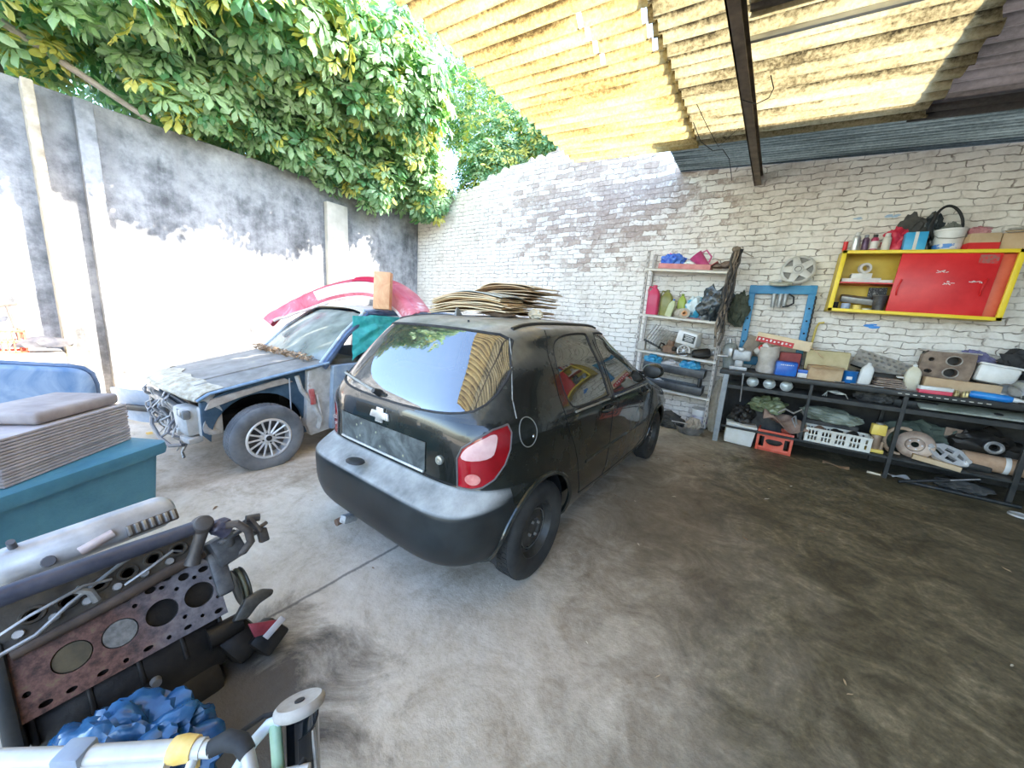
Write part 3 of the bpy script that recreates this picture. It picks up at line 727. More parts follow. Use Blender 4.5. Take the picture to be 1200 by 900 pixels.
# interior
b = B(); b.box((1.9, 0, .30), (2.9, 1.30, .10), bev=.03); b.box((2.75, 0, .85), (.35, 1.36, .22), bev=.06); b.out('cabin_floor', BLACK, car)
b = B(); b.box((.95, 0, .55), (.5, 1.2, .16), bev=.05); b.box((.72, 0, .83), (.14, 1.22, .56), (0, R(-14), 0), bev=.05); b.out('rear_seat', INTER, car)
for y in (-.36, .36):
    b = B(); b.box((1.72, y, .52), (.5, .48, .16), bev=.05); b.box((1.47, y, .83), (.13, .46, .60), (0, R(-12), 0), bev=.05); se = b.out('front_seat', INTER, car)
    b = B(); b.box((1.37, y, 1.22), (.09, .26, .18), (0, R(-10), 0), bev=.035); b.out('headrest', INTER, se)
# underbody
b = B(); b.box((1.9, 0, .24), (3.3, 1.20, .08), bev=.02); b.cyl((.62, -.62, .285), (.62, .62, .285), .035); b.cyl((3.063, -.62, .285), (3.063, .62, .285), .03); b.out('underbody', GREASE, car)
# wheels
TYRE = mat('worn dusty tyre', (.016, .016, .015), (.045, .043, .038), 6, .85, bump=.15)
RIMB = mat('black steel rim', (.030, .031, .030), (.07, .068, .06), 12, .5, .3)
def hub_steel(o, M, rr, h):
    b = B(); b.lathe([(rr, -h * .7), (rr - .004, h * .70), (rr - .012, h * .72), (rr - .018, h * .55), (rr - .028, h * .25), (rr - .045, h * .15), (rr - .075, h * .35), (.062, h * .42), (.05, h * .30), (.0, h * .30)], 40, M); ri = b.out('rim', RIMB, o)
    for k in range(10):
        a = 2 * PI * k / 10; b = B(); b.blob(M @ V(((rr - .052) * math.cos(a), (rr - .052) * math.sin(a), h * .24)), (.014, .010, .014), sub=1, amp=0); b.out('vent_hole', SEAM, ri)
    for k in range(4):
        a = 2 * PI * k / 4 + .4; b = B(); b.cyl(M @ V((.05 * math.cos(a), .05 * math.sin(a), h * .35)), M @ V((.05 * math.cos(a), .05 * math.sin(a), h * .52)), .010, .009, 6); b.out('wheel_bolt', STEEL, ri)
    b = B(); b.tube([M @ V(((rr - .055) * math.cos(2 * PI * k / 40), (rr - .055) * math.sin(2 * PI * k / 40), h * .33)) for k in range(40)], .003, 6, closed=True); b.out('rim_ring', mat('worn rim edge', (.16, .16, .15), None, rough=.45, metal=.4), ri)
for s in (-1, 1):
    for wx in (.62, 3.063): wheel(car, (wx, s * .715, .285), s, .285, .172, .165, TYRE, hub_steel)
# ------------------------------------------------------------------ the stripped wreck
WPAINT = mat('blue grey dusty paint', (.17, .24, .33), (.34, .40, .46), 5, .5, .1, lo=.36, hi=.64, c3=(.55, .50, .42))
HOODP = mat('sun bleached dirty bonnet', (.20, .185, .165), (.30, .285, .26), 6, .6, .0, lo=.35, hi=.62, c3=(.50, .42, .27), dist=.6)
HOODF = mat('pale bonnet lip', (.34, .28, .19), (.62, .56, .44), 16, .7, c3=(.20, .18, .16))  # pale mottled band along the bonnet front
BARE = mat('bare dusty metal', (.42, .40, .37), (.62, .60, .57), 13, .6, .2, c3=(.30, .22, .16))
NAVY = mat('dark blue inner wing', (.035, .075, .12), (.09, .15, .21), 7, .55, .1)
WGLASS = glass_mat('dusty windscreen', (.42, .50, .47), .10, .06, (.50, .53, .46), .42)
TARP = mat('turquoise tarpaulin', (.02, .33, .34), (.05, .52, .50), 9, .45, bump=.5, bscale=22)
wr = thing('wrecked_car', 'stripped blue grey saloon car with dirty bonnet and no front bumper', 'car', (-4.28, 1.27, 0), R(-90))
# local frame: x = forward of the front axle, y = towards the yard, z up
def wp(X, Y, Z): return V((1.25 - Y, X + 4.28, Z))
# bonnet
def hoodf(u, v):       # u: 0 nose .. 1 screen, v: -1 far .. 1 near
    x = .62 - 1.21 * u - .13 * v * v * (1 - u) ; hw = (.67 + .07 * u ** .7)
    z = .70 + .235 * u ** .85 + .035 * (1 - v * v) - .012 * (abs(v) > .72)
    z -= .05 * max(0, .10 - u) / .10 * (1) 
    return V((x, v * hw, z))
b = B(); b.grid(lambda u, v: hoodf(.05 + .95 * u, 2 * v - 1), 24, 28, .012); bon = b.out('bonnet', HOODP, wr, sharp=60)
b = B(); b.grid(lambda u, v: hoodf(.05 + .16 * u * (1 + .5 * noise.noise(V((v * 6, 1, 0)))), 2 * v - 1) + V((.004, 0, .007)), 6, 30, .004)
b.tube([hoodf(.05, -1 + 2 * k / 24) + V((.004, 0, -.012)) for k in range(25)], .020, 8); b.out('bonnet_lip', HOODF, bon, sharp=60)
for v in (-.78, .62): b = B(); b.tube([hoodf(.12 + .8 * k / 10, v) + V((0, 0, .004)) for k in range(11)], .006, 6); b.out('bonnet_crease', HOODP, bon)
b = B(); b.tube([hoodf(.04 + .96 * k / 14, 1.0) + V((0, .012, -.012)) for k in range(15)], .013, 8); b.out('panel_edge', mat('pale blue edge', (.16, .26, .38), (.30, .40, .52), 12, .45), bon)
# body shell behind the front axle
def side(poly, y0, y1, name, m, bev=.006):
    b = B(); b.prism(poly, y1 - y0, MX.Translation((0, y1, 0)) @ MX.Rotation(PI / 2, 4, 'X'), bev=bev); return b.out(name, m, wr, sharp=50)
arc = [(.37 * math.cos(PI * k / 16), .29 + .37 * math.sin(PI * k / 16)) for k in range(17)]
# inner wing with the arch cut out, near side and far side
wing = [(.42, .36), (.37, .29)] + arc[1:-1] + [(-.37, .29), (-.37, .20), (-.50, .20), (-.56, .86), (.10, .76), (.42, .64)]
near_w = side(wing, .60, .655, 'inner_wing', NAVY)
side(wing, -.70, -.64, 'inner_wing', NAVY)
side([(.40, .575), (.36, .66), (-.20, .785), (-.28, .74), (-.05, .70), (.14, .655)], .655, .685, 'wing_rail', mat('rust brown wing rail', (.40, .33, .28), (.55, .49, .43), 12, .7, c3=(.32, .16, .10)))
side([(-.58, .22), (-.62, .88), (-1.72, .92), (-2.9, .90), (-3.1, .60), (-3.05, .25), (-2.75, .22)], .70, .775, 'door_panel', WPAINT)
side([(-.58, .22), (-.62, .88), (-1.72, .92), (-2.9, .90), (-3.1, .60), (-3.05, .25), (-2.75, .22)], -.775, -.70, 'door_panel', WPAINT)
side([(-.36, .30), (-.40, .84), (-.62, .90), (-.66, .22), (-.40, .18)], .62, .72, 'scuttle_pillar', BARE)
b = B(); b.tube([(-.30, .70, .80), (-.33, .71, .66), (-.42, .72, .52), (-.50, .73, .34), (-.47, .73, .24)], .022, 8); b.tube([(-.47, .72, .60), (-.50, .725, .40), (-.46, .73, .26)], .016, 8); b.out('torn_sill_trim', BARE, wr)
b = B(); b.box((-.42, .735, .58), (.05, .03, .16), (0, .1, 0), bev=.01); b.out('red_hinge_patch', mat('red primer', (.45, .05, .05), (.5, .2, .18), 20, .5), wr)
b = B(); b.tube([(-.235, .70, .78), (-.23, .71, .62), (-.235, .70, .46)], .006, 6); b.out('brake_hose', mat('hose grey', (.4, .42, .45), None, rough=.5), wr)
b = B(); b.box((-1.9, 0, .30), (2.6, 1.42, .12), bev=.02); b.box((-.62, 0, .60), (.06, 1.36, .60), bev=.01); b.box((-3.02, 0, .60), (.10, 1.40, .60), bev=.03); b.box((.0, 0, .38), (.9, .9, .16), bev=.03); b.out('floor_pan', GREASE, wr)
b = B(); b.box((-.02, -.02, .53), (.60, .62, .26), bev=.05); b.out('engine_bay_block', GREASE, wr)
# stripped nose: cross member, lamp housing, radiator support and dangling looms
b = B(); b.box((.50, .0, .54), (.05, 1.24, .07), bev=.012); b.box((.46, 0, .30), (.07, 1.10, .06), (0, 0, .02), bev=.015)
for y in (-.56, -.2, .18): b.box((.49, y, .43), (.04, .04, .26), bev=.008)
b.out('radiator_support', mat('dusty nose steel', (.16, .17, .17), (.32, .31, .29), 12, .6, .2), wr)
b = B(); b.box((.44, 0, .44), (.03, .74, .30), bev=.01)
for k in range(26): b.box((.457, -.35 + .028 * k, .44), (.006, .012, .27))
b.out('radiator', mat('radiator fins', (.06, .07, .08), (.12, .13, .14), 30, .6, .3), wr)
b = B(); b.box((.46, .47, .47), (.12, .24, .24), (0, .05, .1), bev=.03); b.box((.35, .60, .47), (.16, .06, .26), (0, 0, .1), bev=.02); b.box((.46, .50, .31), (.10, .18, .05), (0, .1, .1), bev=.012)
for (y, z) in ((.56, .56), (.44, .38)): b.cyl((.50, y, z), (.535, y, z), .03, .026, 12)
b.out('lamp_housing', mat('dusty pale housing', (.55, .52, .46), (.70, .67, .62), 12, .65), wr)
b = B(); b.grid(lambda u, v: V((.40 - .10 * u + .02 * math.sin(v * 9), .64 + .03 * math.sin(v * 7 + u * 3), .36 + .34 * v)), 4, 16, .008); b.out('torn_wing_edge', BARE, wr)
rl = random.Random(5)
for k in range(9):
    y = -.5 + .11 * k; z = .64; pts = []
    for i in range(9):
        pts.append((.52 + .035 * math.sin(i * 1.3 + k) + rl.uniform(-.015, .02), y + .10 * math.sin(i * .8 + k * 2.1) * (i / 8), .62 - (.30 + .08 * (k % 3)) * i / 8))
    b = B(); b.tube(pts, .007 + .004 * (k % 2), 6); b.out('wiring_loom', mat('dusty loom', (.30, .29, .28), (.14, .14, .15), 20, .6) if k % 2 else BARE, wr)
b = B(); b.tube([(.50, -.55, .40), (.56, -.3, .27), (.57, 0, .22), (.55, .25, .20), (.50, .42, .24)], .016, 8); b.out('lower_grille_rail', mat('rail', (.20, .20, .20), None, rough=.6), wr)
b = B(); b.tube([(.46, .38, .26), (.50, .36, .16), (.50, .40, .12)], .012, 6); b.out('tow_eye', STEEL, wr)
# windscreen, pillars, roof
SB = lambda v: V((-.56 + .10 * (1 - v * v) , .70 * v, .925 + .03 * (1 - v * v)))
ST = lambda v: V((-1.12 + .06 * (1 - v * v), .56 * v, 1.40 + .03 * (1 - v * v)))
b = B(); b.grid(lambda u, v: SB(2 * v - 1).lerp(ST(2 * v - 1), u) + V((.03, 0, .02)) * math.sin(PI * u), 12, 20, .005); b.out('windscreen', WGLASS, wr)
EDGE = mat('navy pillar', (.04, .07, .14), (.10, .15, .24), 8, .35)
PALE = mat('pale blue pillar edge', (.33, .42, .55), (.50, .56, .64), 8, .4)
for s in (-1, 1):
    pa, pb = SB(s), ST(s)
    b = B(); b.tube([pa + V((.02, .03 * s, -.06)), pa.lerp(pb, .5) + V((.0, .028 * s, .02)), pb + V((-.02, .02 * s, .005))], [.036, .030, .030], 8); pil = b.out('windscreen_pillar', EDGE, wr)
    b = B(); b.tube([pa + V((.035, .005 * s, -.02)), pa.lerp(pb, .5) + V((.03, .005 * s, .04)), pb + V((.015, 0, .025))], .016, 8); b.out('pillar_edge', PALE, pil)
    b = B(); b.tube([pb + V((0, .02 * s, .01)), (-1.5, .59 * s, 1.435), (-2.2, .59 * s, 1.44), (-2.75, .57 * s, 1.40), (-3.0, .56 * s, 1.30)], .034, 8); b.out('roof_rail', EDGE, wr)
    b = B(); b.tube([pb + V((.02, 0, .045)), (-1.5, .565 * s, 1.475), (-2.2, .565 * s, 1.48), (-2.75, .55 * s, 1.44)], .014, 8); b.out('roof_gutter', PALE, wr)
    b = B(); b.box((-1.75, .66 * s, 1.17), (.09, .05, .56), (R(14) * s, R(4), 0), bev=.012); b.out('door_pillar', EDGE, wr); b = B(); b.box((-2.85, .63 * s, 1.12), (.22, .06, .52), (R(14) * s, R(-22), 0), bev=.02); b.out('rear_pillar', EDGE, wr)
b = B(); b.grid(lambda u, v: V((-1.08 - 1.85 * u + .05 * (1 - (2 * v - 1) ** 2) * (1 - u), .585 * (2 * v - 1), 1.425 + .055 * (1 - (2 * v - 1) ** 4) + .03 * math.sin(PI * min(1, u * 1.2)) - .06 * u ** 3)), 20, 16, .012)
b.out('roof', mat('dusty beige roof', (.50, .44, .36), (.68, .62, .54), 5, .6, c3=(.35, .28, .22)), wr, sharp=60)
b = B(); b.grid(lambda u, v: V((-3.0 - .08 * v, .55 * (2 * u - 1), .92 + .45 * v)), 8, 6, .006); b.out('rear_window', WGLASS, wr)
for y in (-.33, .33): b = B(); b.box((-1.45, y, .60), (.5, .46, .16), bev=.05); b.box((-1.72, y, .92), (.14, .44, .60), (0, R(12), 0), bev=.05); b.out('front_seat', INTER, wr)
b = B(); b.box((-.80, 0, .86), (.36, 1.28, .16), bev=.05); b.out('dashboard', mat('grey dashboard', (.15, .15, .14), None, rough=.8), wr)
# wheels
TYREG = mat('dry grey tyre', (.10, .105, .11), (.20, .20, .20), 5, .85, bump=.15)
ALLOY = mat('silver alloy', (.62, .61, .60), (.76, .75, .74), 20, .35, .4)
def hub_alloy(o, M, rr, h):
    b = B(); b.lathe([(rr, -h * .75), (rr, h * .80), (rr - .010, h * .86), (rr - .022, h * .80), (rr - .026, h * .3), (rr - .03, -h * .5)], 48, M); ri = b.out('rim', ALLOY, o)
    b = B(); b.lathe([(0, h * .05), (rr - .028, h * .0), (rr - .028, -h * .2)], 32, M); b.out('brake_disc', mat('dark brake disc', (.05, .05, .055), (.14, .13, .12), 14, .5, .3), ri)
    for k in range(15):
        a = 2 * PI * k / 15
        b = B(); b.tube([M @ V((.045 * math.cos(a), .045 * math.sin(a), h * .52)), M @ V((.11 * math.cos(a), .11 * math.sin(a), h * .62)), M @ V(((rr - .018) * math.cos(a), (rr - .018) * math.sin(a), h * .74))], [.012, .0085, .0095], 6); b.out('spoke', ALLOY, ri)
    b = B(); b.lathe([(0, h * .68), (.028, h * .68), (.034, h * .60), (.062, h * .58), (.066, h * .35)], 28, M); hb = b.out('hub', ALLOY, ri)
    b = B(); b.lathe([(0, h * .73), (.022, h * .73), (.026, h * .66)], 20, M); b.out('hub_cap', BLACK, hb)
    for k in range(4):
        a = 2 * PI * k / 4 + .3; b = B(); b.cyl(M @ V((.047 * math.cos(a), .047 * math.sin(a), h * .5)), M @ V((.047 * math.cos(a), .047 * math.sin(a), h * .64)), .008, .008, 6); b.out('wheel_nut', DSTEEL, hb)
for s in (1, -1):
    wheel(wr, (0, s * .735, .272), s, .300, .185, .19, TYREG, hub_alloy, flat=.028)
    wheel(wr, (-2.45, s * .70, .272), s, .300, .185, .17, TYREG, hub_alloy, flat=.028)
# dead leaves gathered in the scuttle
b = B(); rl = random.Random(11)
for k in range(420):
    v = rl.uniform(-.95, .9); p = SB(v) + V((rl.uniform(.005, .10), 0, rl.uniform(-.01, .045)))
    a = rl.uniform(0, 6.28); t = rl.uniform(-.7, .7); L = rl.uniform(.015, .035)
    d = V((math.cos(a), math.sin(a), t)).normalized(); e = d.cross(V((rl.uniform(-1, 1), rl.uniform(-1, 1), 1))).normalized() * L * .35
    b.raw([p - d * L, p + e, p + d * L, p - e], [(0, 1, 2, 3)]) if False else None
    tb = b.bm; vs = [tb.verts.new(q) for q in (p - d * L, p + e, p + d * L, p - e)]; tb.faces.new(vs)
lv = b.out('dead_leaves', mat('dead leaf litter', (.22, .13, .07), (.42, .30, .19), 40, .9), None, smooth=False, loc=(-4.28, 1.25, 0), rot=(0, 0, R(-90)))
tag(lv, 'drift of dry brown leaves lying at the foot of the wreck windscreen', 'leaves', kind='stuff')
# tarpaulin stuffed in the door opening
b = B()
def tf(u, v):
    x = -1.02 - 1.55 * u; top = 1.405 - .04 * u; bot = (.92 + .42 * min(1, u * 1.1) ** .7)
    if u < .12: top = 1.40 - .30 * (1 - u / .12) ** 1.5 if False else 1.385
    z = bot + (top - bot) * v
    y = .742 - .145 * (z - .92) / .48 + .022 * noise.noise(V((u * 9, v * 5, 3))) + .012 * noise.noise(V((u * 25, v * 14, 8)))
    return V((x + .10 * (1 - v) * (1 - u) + .07, y + .02, z))
b.grid(tf, 44, 18, .004)
tp = b.out('tarpaulin', TARP, None, sharp=70, loc=(-4.28, 1.25, 0), rot=(0, 0, R(-90)))
tag(tp, 'crumpled turquoise tarpaulin covering the side window opening of the wreck', 'tarpaulin')

# ------------------------------------------------------------------ things lying on the wreck's roof
REDP = mat('faded red bumper paint', (.46, .055, .085), (.60, .16, .19), 3.5, .4, lo=.36, hi=.6, c3=(.86, .72, .70), dist=.8)
rb = thing('loose_bumper', 'faded red plastic car bumper lying arched over the roof of the wreck', 'bumper', (-4.20, 2.72, 1.44), R(8))
ctrl = [(-.96, -.66, -.24), (-.90, -.54, -.10), (-.78, -.38, .06), (-.58, -.18, .22), (-.30, -.05, .325), (.05, .02, .37), (.38, .06, .32), (.66, .05, .20), (.86, .0, .07), (.97, -.05, .0)]
def cr(t):
    t = max(0, min(.9999, t)) * (len(ctrl) - 1); i = int(t); f = t - i
    P = [V(ctrl[max(0, min(len(ctrl) - 1, i + k))]) for k in (-1, 0, 1, 2)]
    return .5 * ((2 * P[1]) + (P[2] - P[0]) * f + (2 * P[0] - 5 * P[1] + 4 * P[2] - P[3]) * f * f + (3 * P[1] - P[0] - 3 * P[2] + P[3]) * f ** 3)
def bmp(u, v):
    p = cr(u); d = (cr(u + .01) - cr(u - .01)).normalized()
    up = V((0, -.85, -.52)); up = (up - d * up.dot(d)).normalized(); nn = d.cross(up) * -1
    if nn.z < 0: nn = -nn
    w_ = .34 - .05 * abs(2 * u - 1)
    return p + up * (w_ * (v - .35)) + nn * (.055 * (1 - (2 * v - 1) ** 2) - .10 * max(0, v - .78) / .22 - .012 * (abs(v - .52) < .04))
b = B(); b.grid(bmp, 60, 22, .010); bs_ = b.out('bumper_shell', REDP, rb, sharp=50)
b = B(); b.tube([bmp(.04 + .92 * k / 40, 1.0) + V((0, 0, -.004)) for k in range(41)], .017, 8); b.out('bumper_edge', mat('whitish worn edge', (.80, .76, .72), (.62, .40, .38), 12, .5), bs_)
b = B(); b.tube([bmp(.10 + .16 * k / 10, .42 + .10 * math.sin(k)) for k in range(11)], .012, 6); b.out('bumper_tear', mat('torn pink edge', (.72, .45, .46), None, rough=.6), bs_)
b = B(); b.grid(lambda u, v: bmp(.50 + .12 * u, .35 + .35 * v) + V((0, -.004, .012)), 6, 6, .004); b.out('red_patch', mat('deep red patch', (.50, .02, .06), None, rough=.4), bs_)
b = B(); b.grid(lambda u, v: bmp(.30 + .40 * u, .72 + .22 * v) + V((0, -.004, .008)), 14, 4, .003); b.out('pale_patch', mat('pale scuffed plastic', (.80, .75, .72), (.70, .55, .53), 14, .6), bs_)
b = B(); b.box((0, 0, .205), (.19, .09, .42), (R(-6), 0, R(4)), bev=.006)
wb = b.out('wood_block', mat('orange pine', (.62, .30, .14), (.72, .42, .22), 5, .6, c3=(.80, .58, .36), dist=2), None, loc=(-3.66, 2.58, 1.475), rot=(0, 0, R(30)))
tag(wb, 'short orange wooden plank standing upright against the red bumper on the wreck roof', 'plank')
# grey bumper propped on the floor between the bin and the wreck
fb = thing('grey_bumper', 'grey plastic bumper standing on the floor between the wreck and the concrete wall', 'bumper', (-5.62, .78, 0), R(30))
b = B(); b.grid(lambda u, v: V((-.55 + 1.1 * u, .22 * (2 * u - 1) ** 2 + .05 * math.cos(v * PI) , .02 + .40 * v - .08 * (2 * u - 1) ** 4 * v)), 24, 14, .02); b.out('bumper_shell', mat('blue grey plastic', (.22, .27, .34), (.34, .38, .44), 6, .5), fb)
b = B(); b.box((.05, -.05, .22), (.42, .04, .07), bev=.015); b.out('grille_slot', BLACK, fb)
# ------------------------------------------------------------------ trees beyond the walls
def leaf_mat(name, a, b_, tr):
    m, nt, bs, N, L = nodes(name); tc = N('ShaderNodeTexCoord'); nz = noise_n(N, L, tc.outputs['Object'], 2.6, 3)
    r = ramp(N, [(.35, a), (.65, b_)]); L(nz.outputs['Fac'], r.inputs[0]); L(r.outputs[0], bs.inputs['Base Color']); bs.inputs['Roughness'].default_value = .38
    tl = N('ShaderNodeBsdfTranslucent'); L(mixc(N, L, 1.0, r.outputs[0], tr, 'MULTIPLY'), tl.inputs[0]); mx = N('ShaderNodeMixShader'); mx.inputs[0].default_value = .38
    L(bs.outputs[0], mx.inputs[1]); L(tl.outputs[0], mx.inputs[2]); L(mx.outputs[0], nt.nodes['Material Output'].inputs[0]); return m
LEAFS = [leaf_mat('deep green leaf', (.07, .19, .09), (.13, .28, .13), (1.2, 1.5, .7)), leaf_mat('sage green leaf', (.22, .36, .19), (.36, .50, .29), (1.1, 1.3, .6)),
         leaf_mat('yellowing leaf', (.50, .52, .12), (.68, .64, .20), (1.1, 1.1, .5))]
BARK = mat('grey bark', (.20, .17, .14), (.33, .29, .24), 12, .9, bump=.4)
def foliage(name, parent, origin, blobs, seed, rad, nl=8, yel=.12, shell=.35):
    g = np.random.default_rng(seed); vs = []; fs = []; ms = []; n0 = 0
    for (c, r, n) in blobs:
        n = int(n * (1.5 if rad < .22 else 1.1))
        c = np.array(c) - np.array(origin); r = np.array(r)
        d = g.normal(size=(n, 3)); d /= np.linalg.norm(d, axis=1)[:, None]
        k = 1 - shell * g.random(n) ** 1.5
        lump = 1 + .16 * np.sin(d[:, 0] * 7 + seed) * np.sin(d[:, 1] * 6 + c[1]) * np.cos(d[:, 2] * 5)
        P = c + d * r * (k * lump)[:, None]
        for i in range(n):
            ax = d[i] * np.array([.6, .6, .5]) + np.array([.28, -.12, .55]) + g.normal(size=3) * .28; ax /= np.linalg.norm(ax)
            a = np.cross(ax, [.3, .2, 1.0]); a /= np.linalg.norm(a); b_ = np.cross(ax, a)
            R0 = rad * (.65 + .6 * g.random()); t0 = g.random() * 6.28; u = g.random()
            mi = 2 if u < yel else (1 if u < .74 else 0)
            for q in range(nl):
                t = t0 + 2 * PI * q / nl + g.normal() * .12; e = a * math.cos(t) + b_ * math.sin(t); f = np.cross(ax, e)
                Lq = R0 * (.8 + .35 * g.random()); w_ = Lq * .19; dr = .12 + .30 * g.random()
                p0 = P[i] + e * .18 * Lq; p1 = P[i] + e * .62 * Lq - ax * Lq * .05; p2 = P[i] + e * Lq - ax * Lq * dr
                vs += [p0, p1 + f * w_ - ax * w_ * .35, p1, p1 - f * w_ - ax * w_ * .35, p2, P[i] + e * .85 * Lq + f * w_ * .75 - ax * Lq * dr * .55, P[i] + e * .85 * Lq - f * w_ * .75 - ax * Lq * dr * .55]
                fs += [(n0, n0 + 2, n0 + 1), (n0, n0 + 3, n0 + 2), (n0 + 1, n0 + 2, n0 + 4, n0 + 5), (n0 + 2, n0 + 3, n0 + 6, n0 + 4)]; ms += [mi] * 4; n0 += 7
    me = bpy.data.meshes.new(name); me.from_pydata([tuple(v) for v in vs], [], fs); me.polygons.foreach_set('material_index', ms)
    for m in LEAFS: me.materials.append(m)
    o = bpy.data.objects.new(name, me); COL.objects.link(o); o.parent = parent; return o
def tree(label, origin, limbs, blobs, seed, rad, yel, nl=8):
    t = thing('tree', label, 'tree', origin)
    o = V(origin)
    for k, (pts, r) in enumerate(limbs):
        b = B(); b.tube([V(p) - o for p in pts], r, 10); b.out('trunk' if k == 0 else 'branch', BARK, t)
    foliage('foliage', t, origin, blobs, seed, rad, nl, yel); return t
tree('large umbrella leaved tree overhanging the left concrete wall', (-8.6, 3.4, 0),
     [([(-8.6, 3.4, 0), (-8.5, 3.5, 2.5), (-8.3, 3.6, 4.3), (-8.3, 3.5, 6.2)], [.22, .2, .16, .08]), ([(-8.35, 3.5, 4.0), (-7.6, 4.4, 4.6), (-7.0, 5.0, 4.9)], [.11, .08, .04]), ([(-8.35, 3.5, 4.2), (-7.3, 2.6, 5.0), (-6.4, 2.4, 5.4)], [.11, .08, .04]), ([(-7.2, 4.5, 4.75), (-7.0, 4.65, 4.2), (-6.95, 4.6, 3.6)], [.05, .04, .02])],
     [((-7.7, 2.3, 5.0), (1.5, 1.5, 1.15), 620), ((-7.6, 3.9, 4.9), (1.6, 1.5, 1.25), 620), ((-7.3, 5.3, 4.9), (1.3, 1.2, 1.2), 460), ((-6.2, 3.1, 5.2), (1.05, 1.5, .95), 430), ((-6.3, 4.6, 5.1), (.95, 1.1, .95), 330),
      ((-8.0, 1.2, 5.7), (1.3, 1.3, 1.1), 380), ((-8.2, 2.6, 6.8), (1.9, 2.4, 1.2), 620), ((-7.6, 5.0, 6.6), (1.8, 2.0, 1.3), 520), ((-6.75, 4.55, 4.05), (.55, .55, .62), 120), ((-6.55, 5.75, 4.05), (.62, .45, .55), 130), ((-7.0, 3.6, 4.2), (.55, 1.1, .42), 150), ((-6.9, 2.0, 4.25), (.45, .9, .4), 130), ((-6.3, 1.4, 5.6), (.8, .9, .7), 180), ((-5.5, 2.4, 5.25), (.8, 1.2, .7), 260), ((-5.5, 4.0, 5.15), (.8, 1.1, .7), 240), ((-6.05, .85, 4.75), (.75, .9, .6), 200)], 1, .20, .12)
tree('dense green tree rising behind the brick wall next to the roof edge', (-5.0, 8.2, 0),
     [([(-5.0, 8.2, 0), (-5.0, 8.1, 3), (-4.9, 8.0, 5.5)], [.16, .14, .06])],
     [((-5.3, 7.5, 5.2), (1.4, .95, 1.15), 700), ((-4.3, 7.4, 5.2), (1.1, .8, .85), 480), ((-5.6, 6.7, 4.6), (.9, .5, .7), 300), ((-3.5, 7.3, 4.95), (.8, .6, .5), 260), ((-6.2, 8.4, 6.6), (2.2, 1.4, 1.5), 520), ((-8.6, 8.6, 8.3), (2.0, 1.2, 1.9), 420), ((-7.0, 7.6, 6.9), (1.3, .8, 1.3), 300)], 2, .14, .22, 7)
tree('yellow green tree in sunshine at the far left above the wall', (-8.4, .2, 0),
     [([(-8.4, .2, 0), (-8.3, .3, 3), (-8.0, .3, 5.0)], [.14, .12, .05])],
     [((-7.6, .45, 4.55), (.8, .55, .6), 170), ((-7.9, .2, 5.4), (.7, .5, .5), 100), ((-9.2, 1.2, 6.4), (1.2, 1.2, .9), 180)], 3, .22, .45)
tree('shaded blue green tree standing well behind the left wall', (-11, 3.0, 0),
     [([(-11, 3, 0), (-11, 3.1, 4), (-10.8, 3.2, 7)], [.22, .2, .08])],
     [((-10.6, 1.8, 5.6), (1.6, 1.6, 1.6), 480), ((-10.4, 4.4, 5.2), (1.8, 2.2, 1.8), 560), ((-11.0, 3.4, 8.0), (2.2, 3.0, 1.6), 600), ((-10, 6.4, 6.5), (2, 1.8, 2.2), 520)], 4, .24, .08)
b = B(); b.tube([(-7.30, 1.50, 3.79), (-7.28, .95, 4.02), (-7.25, .2, 4.33)], [.035, .04, .045], 8)
tag(b.out('grey_pole', mat('grey weathered wood', (.36, .32, .29), (.50, .46, .42), 14, .9)), 'long grey weathered pole lying slanted on top of the left wall under the leaves', 'pole')
# ------------------------------------------------------------------ blue bin with stacked cardboard at the left
BINM = mat('teal blue bin plastic', (.055, .19, .27), (.09, .27, .35), 3.5, .5, bump=.12, bscale=60, c3=(.20, .33, .40))
DUSTB = mat('dusty blue plastic', (.10, .19, .32), (.30, .38, .48), 3.5, .6, lo=.36, hi=.62, c3=(.46, .48, .52), dist=.8)
bn = thing('storage_bin', 'large teal blue plastic bin with a thick rim at the left edge', 'bin', (-3.17, .52, 0), R(-58))
def rrect(x0, x1, y0, y1, r, n=6):
    p = []
    for cx, cy, a0 in ((x1 - r, y1 - r, 0), (x0 + r, y1 - r, PI / 2), (x0 + r, y0 + r, PI), (x1 - r, y0 + r, 1.5 * PI)):
        p += [(cx + r * math.cos(a0 + PI / 2 * k / n), cy + r * math.sin(a0 + PI / 2 * k / n)) for k in range(n + 1)]
    return p
def ringloft(levels, m_name, m, parent, cap_top=False, cap_bot=True):
    tb = bmesh.new(); rs = []
    for (poly, z) in levels: rs.append([tb.verts.new((x, y, z)) for x, y in poly])
    n = len(rs[0])
    for A, C in zip(rs, rs[1:]):
        for k in range(n): tb.faces.new((A[k], A[(k + 1) % n], C[(k + 1) % n], C[k]))
    if cap_bot: tb.faces.new(rs[0][::-1])
    if cap_top: tb.faces.new(rs[-1])
    b = B(); b._add(tb); return b.out(m_name, m, parent, sharp=40)
ringloft([(rrect(.03, 1.42, -.76, -.035, .05), 0), (rrect(.0, 1.45, -.80, -.005, .05), .44)], 'bin_body', BINM, bn)
ringloft([(rrect(-.005, 1.455, -.805, .0, .05), .435), (rrect(-.035, 1.485, -.835, .03, .06), .445), (rrect(-.04, 1.49, -.84, .035, .06), .475), (rrect(-.035, 1.485, -.835, .03, .06), .515), (rrect(-.01, 1.46, -.81, .005, .06), .525)], 'bin_rim', BINM, bn, cap_bot=False, cap_top=True)
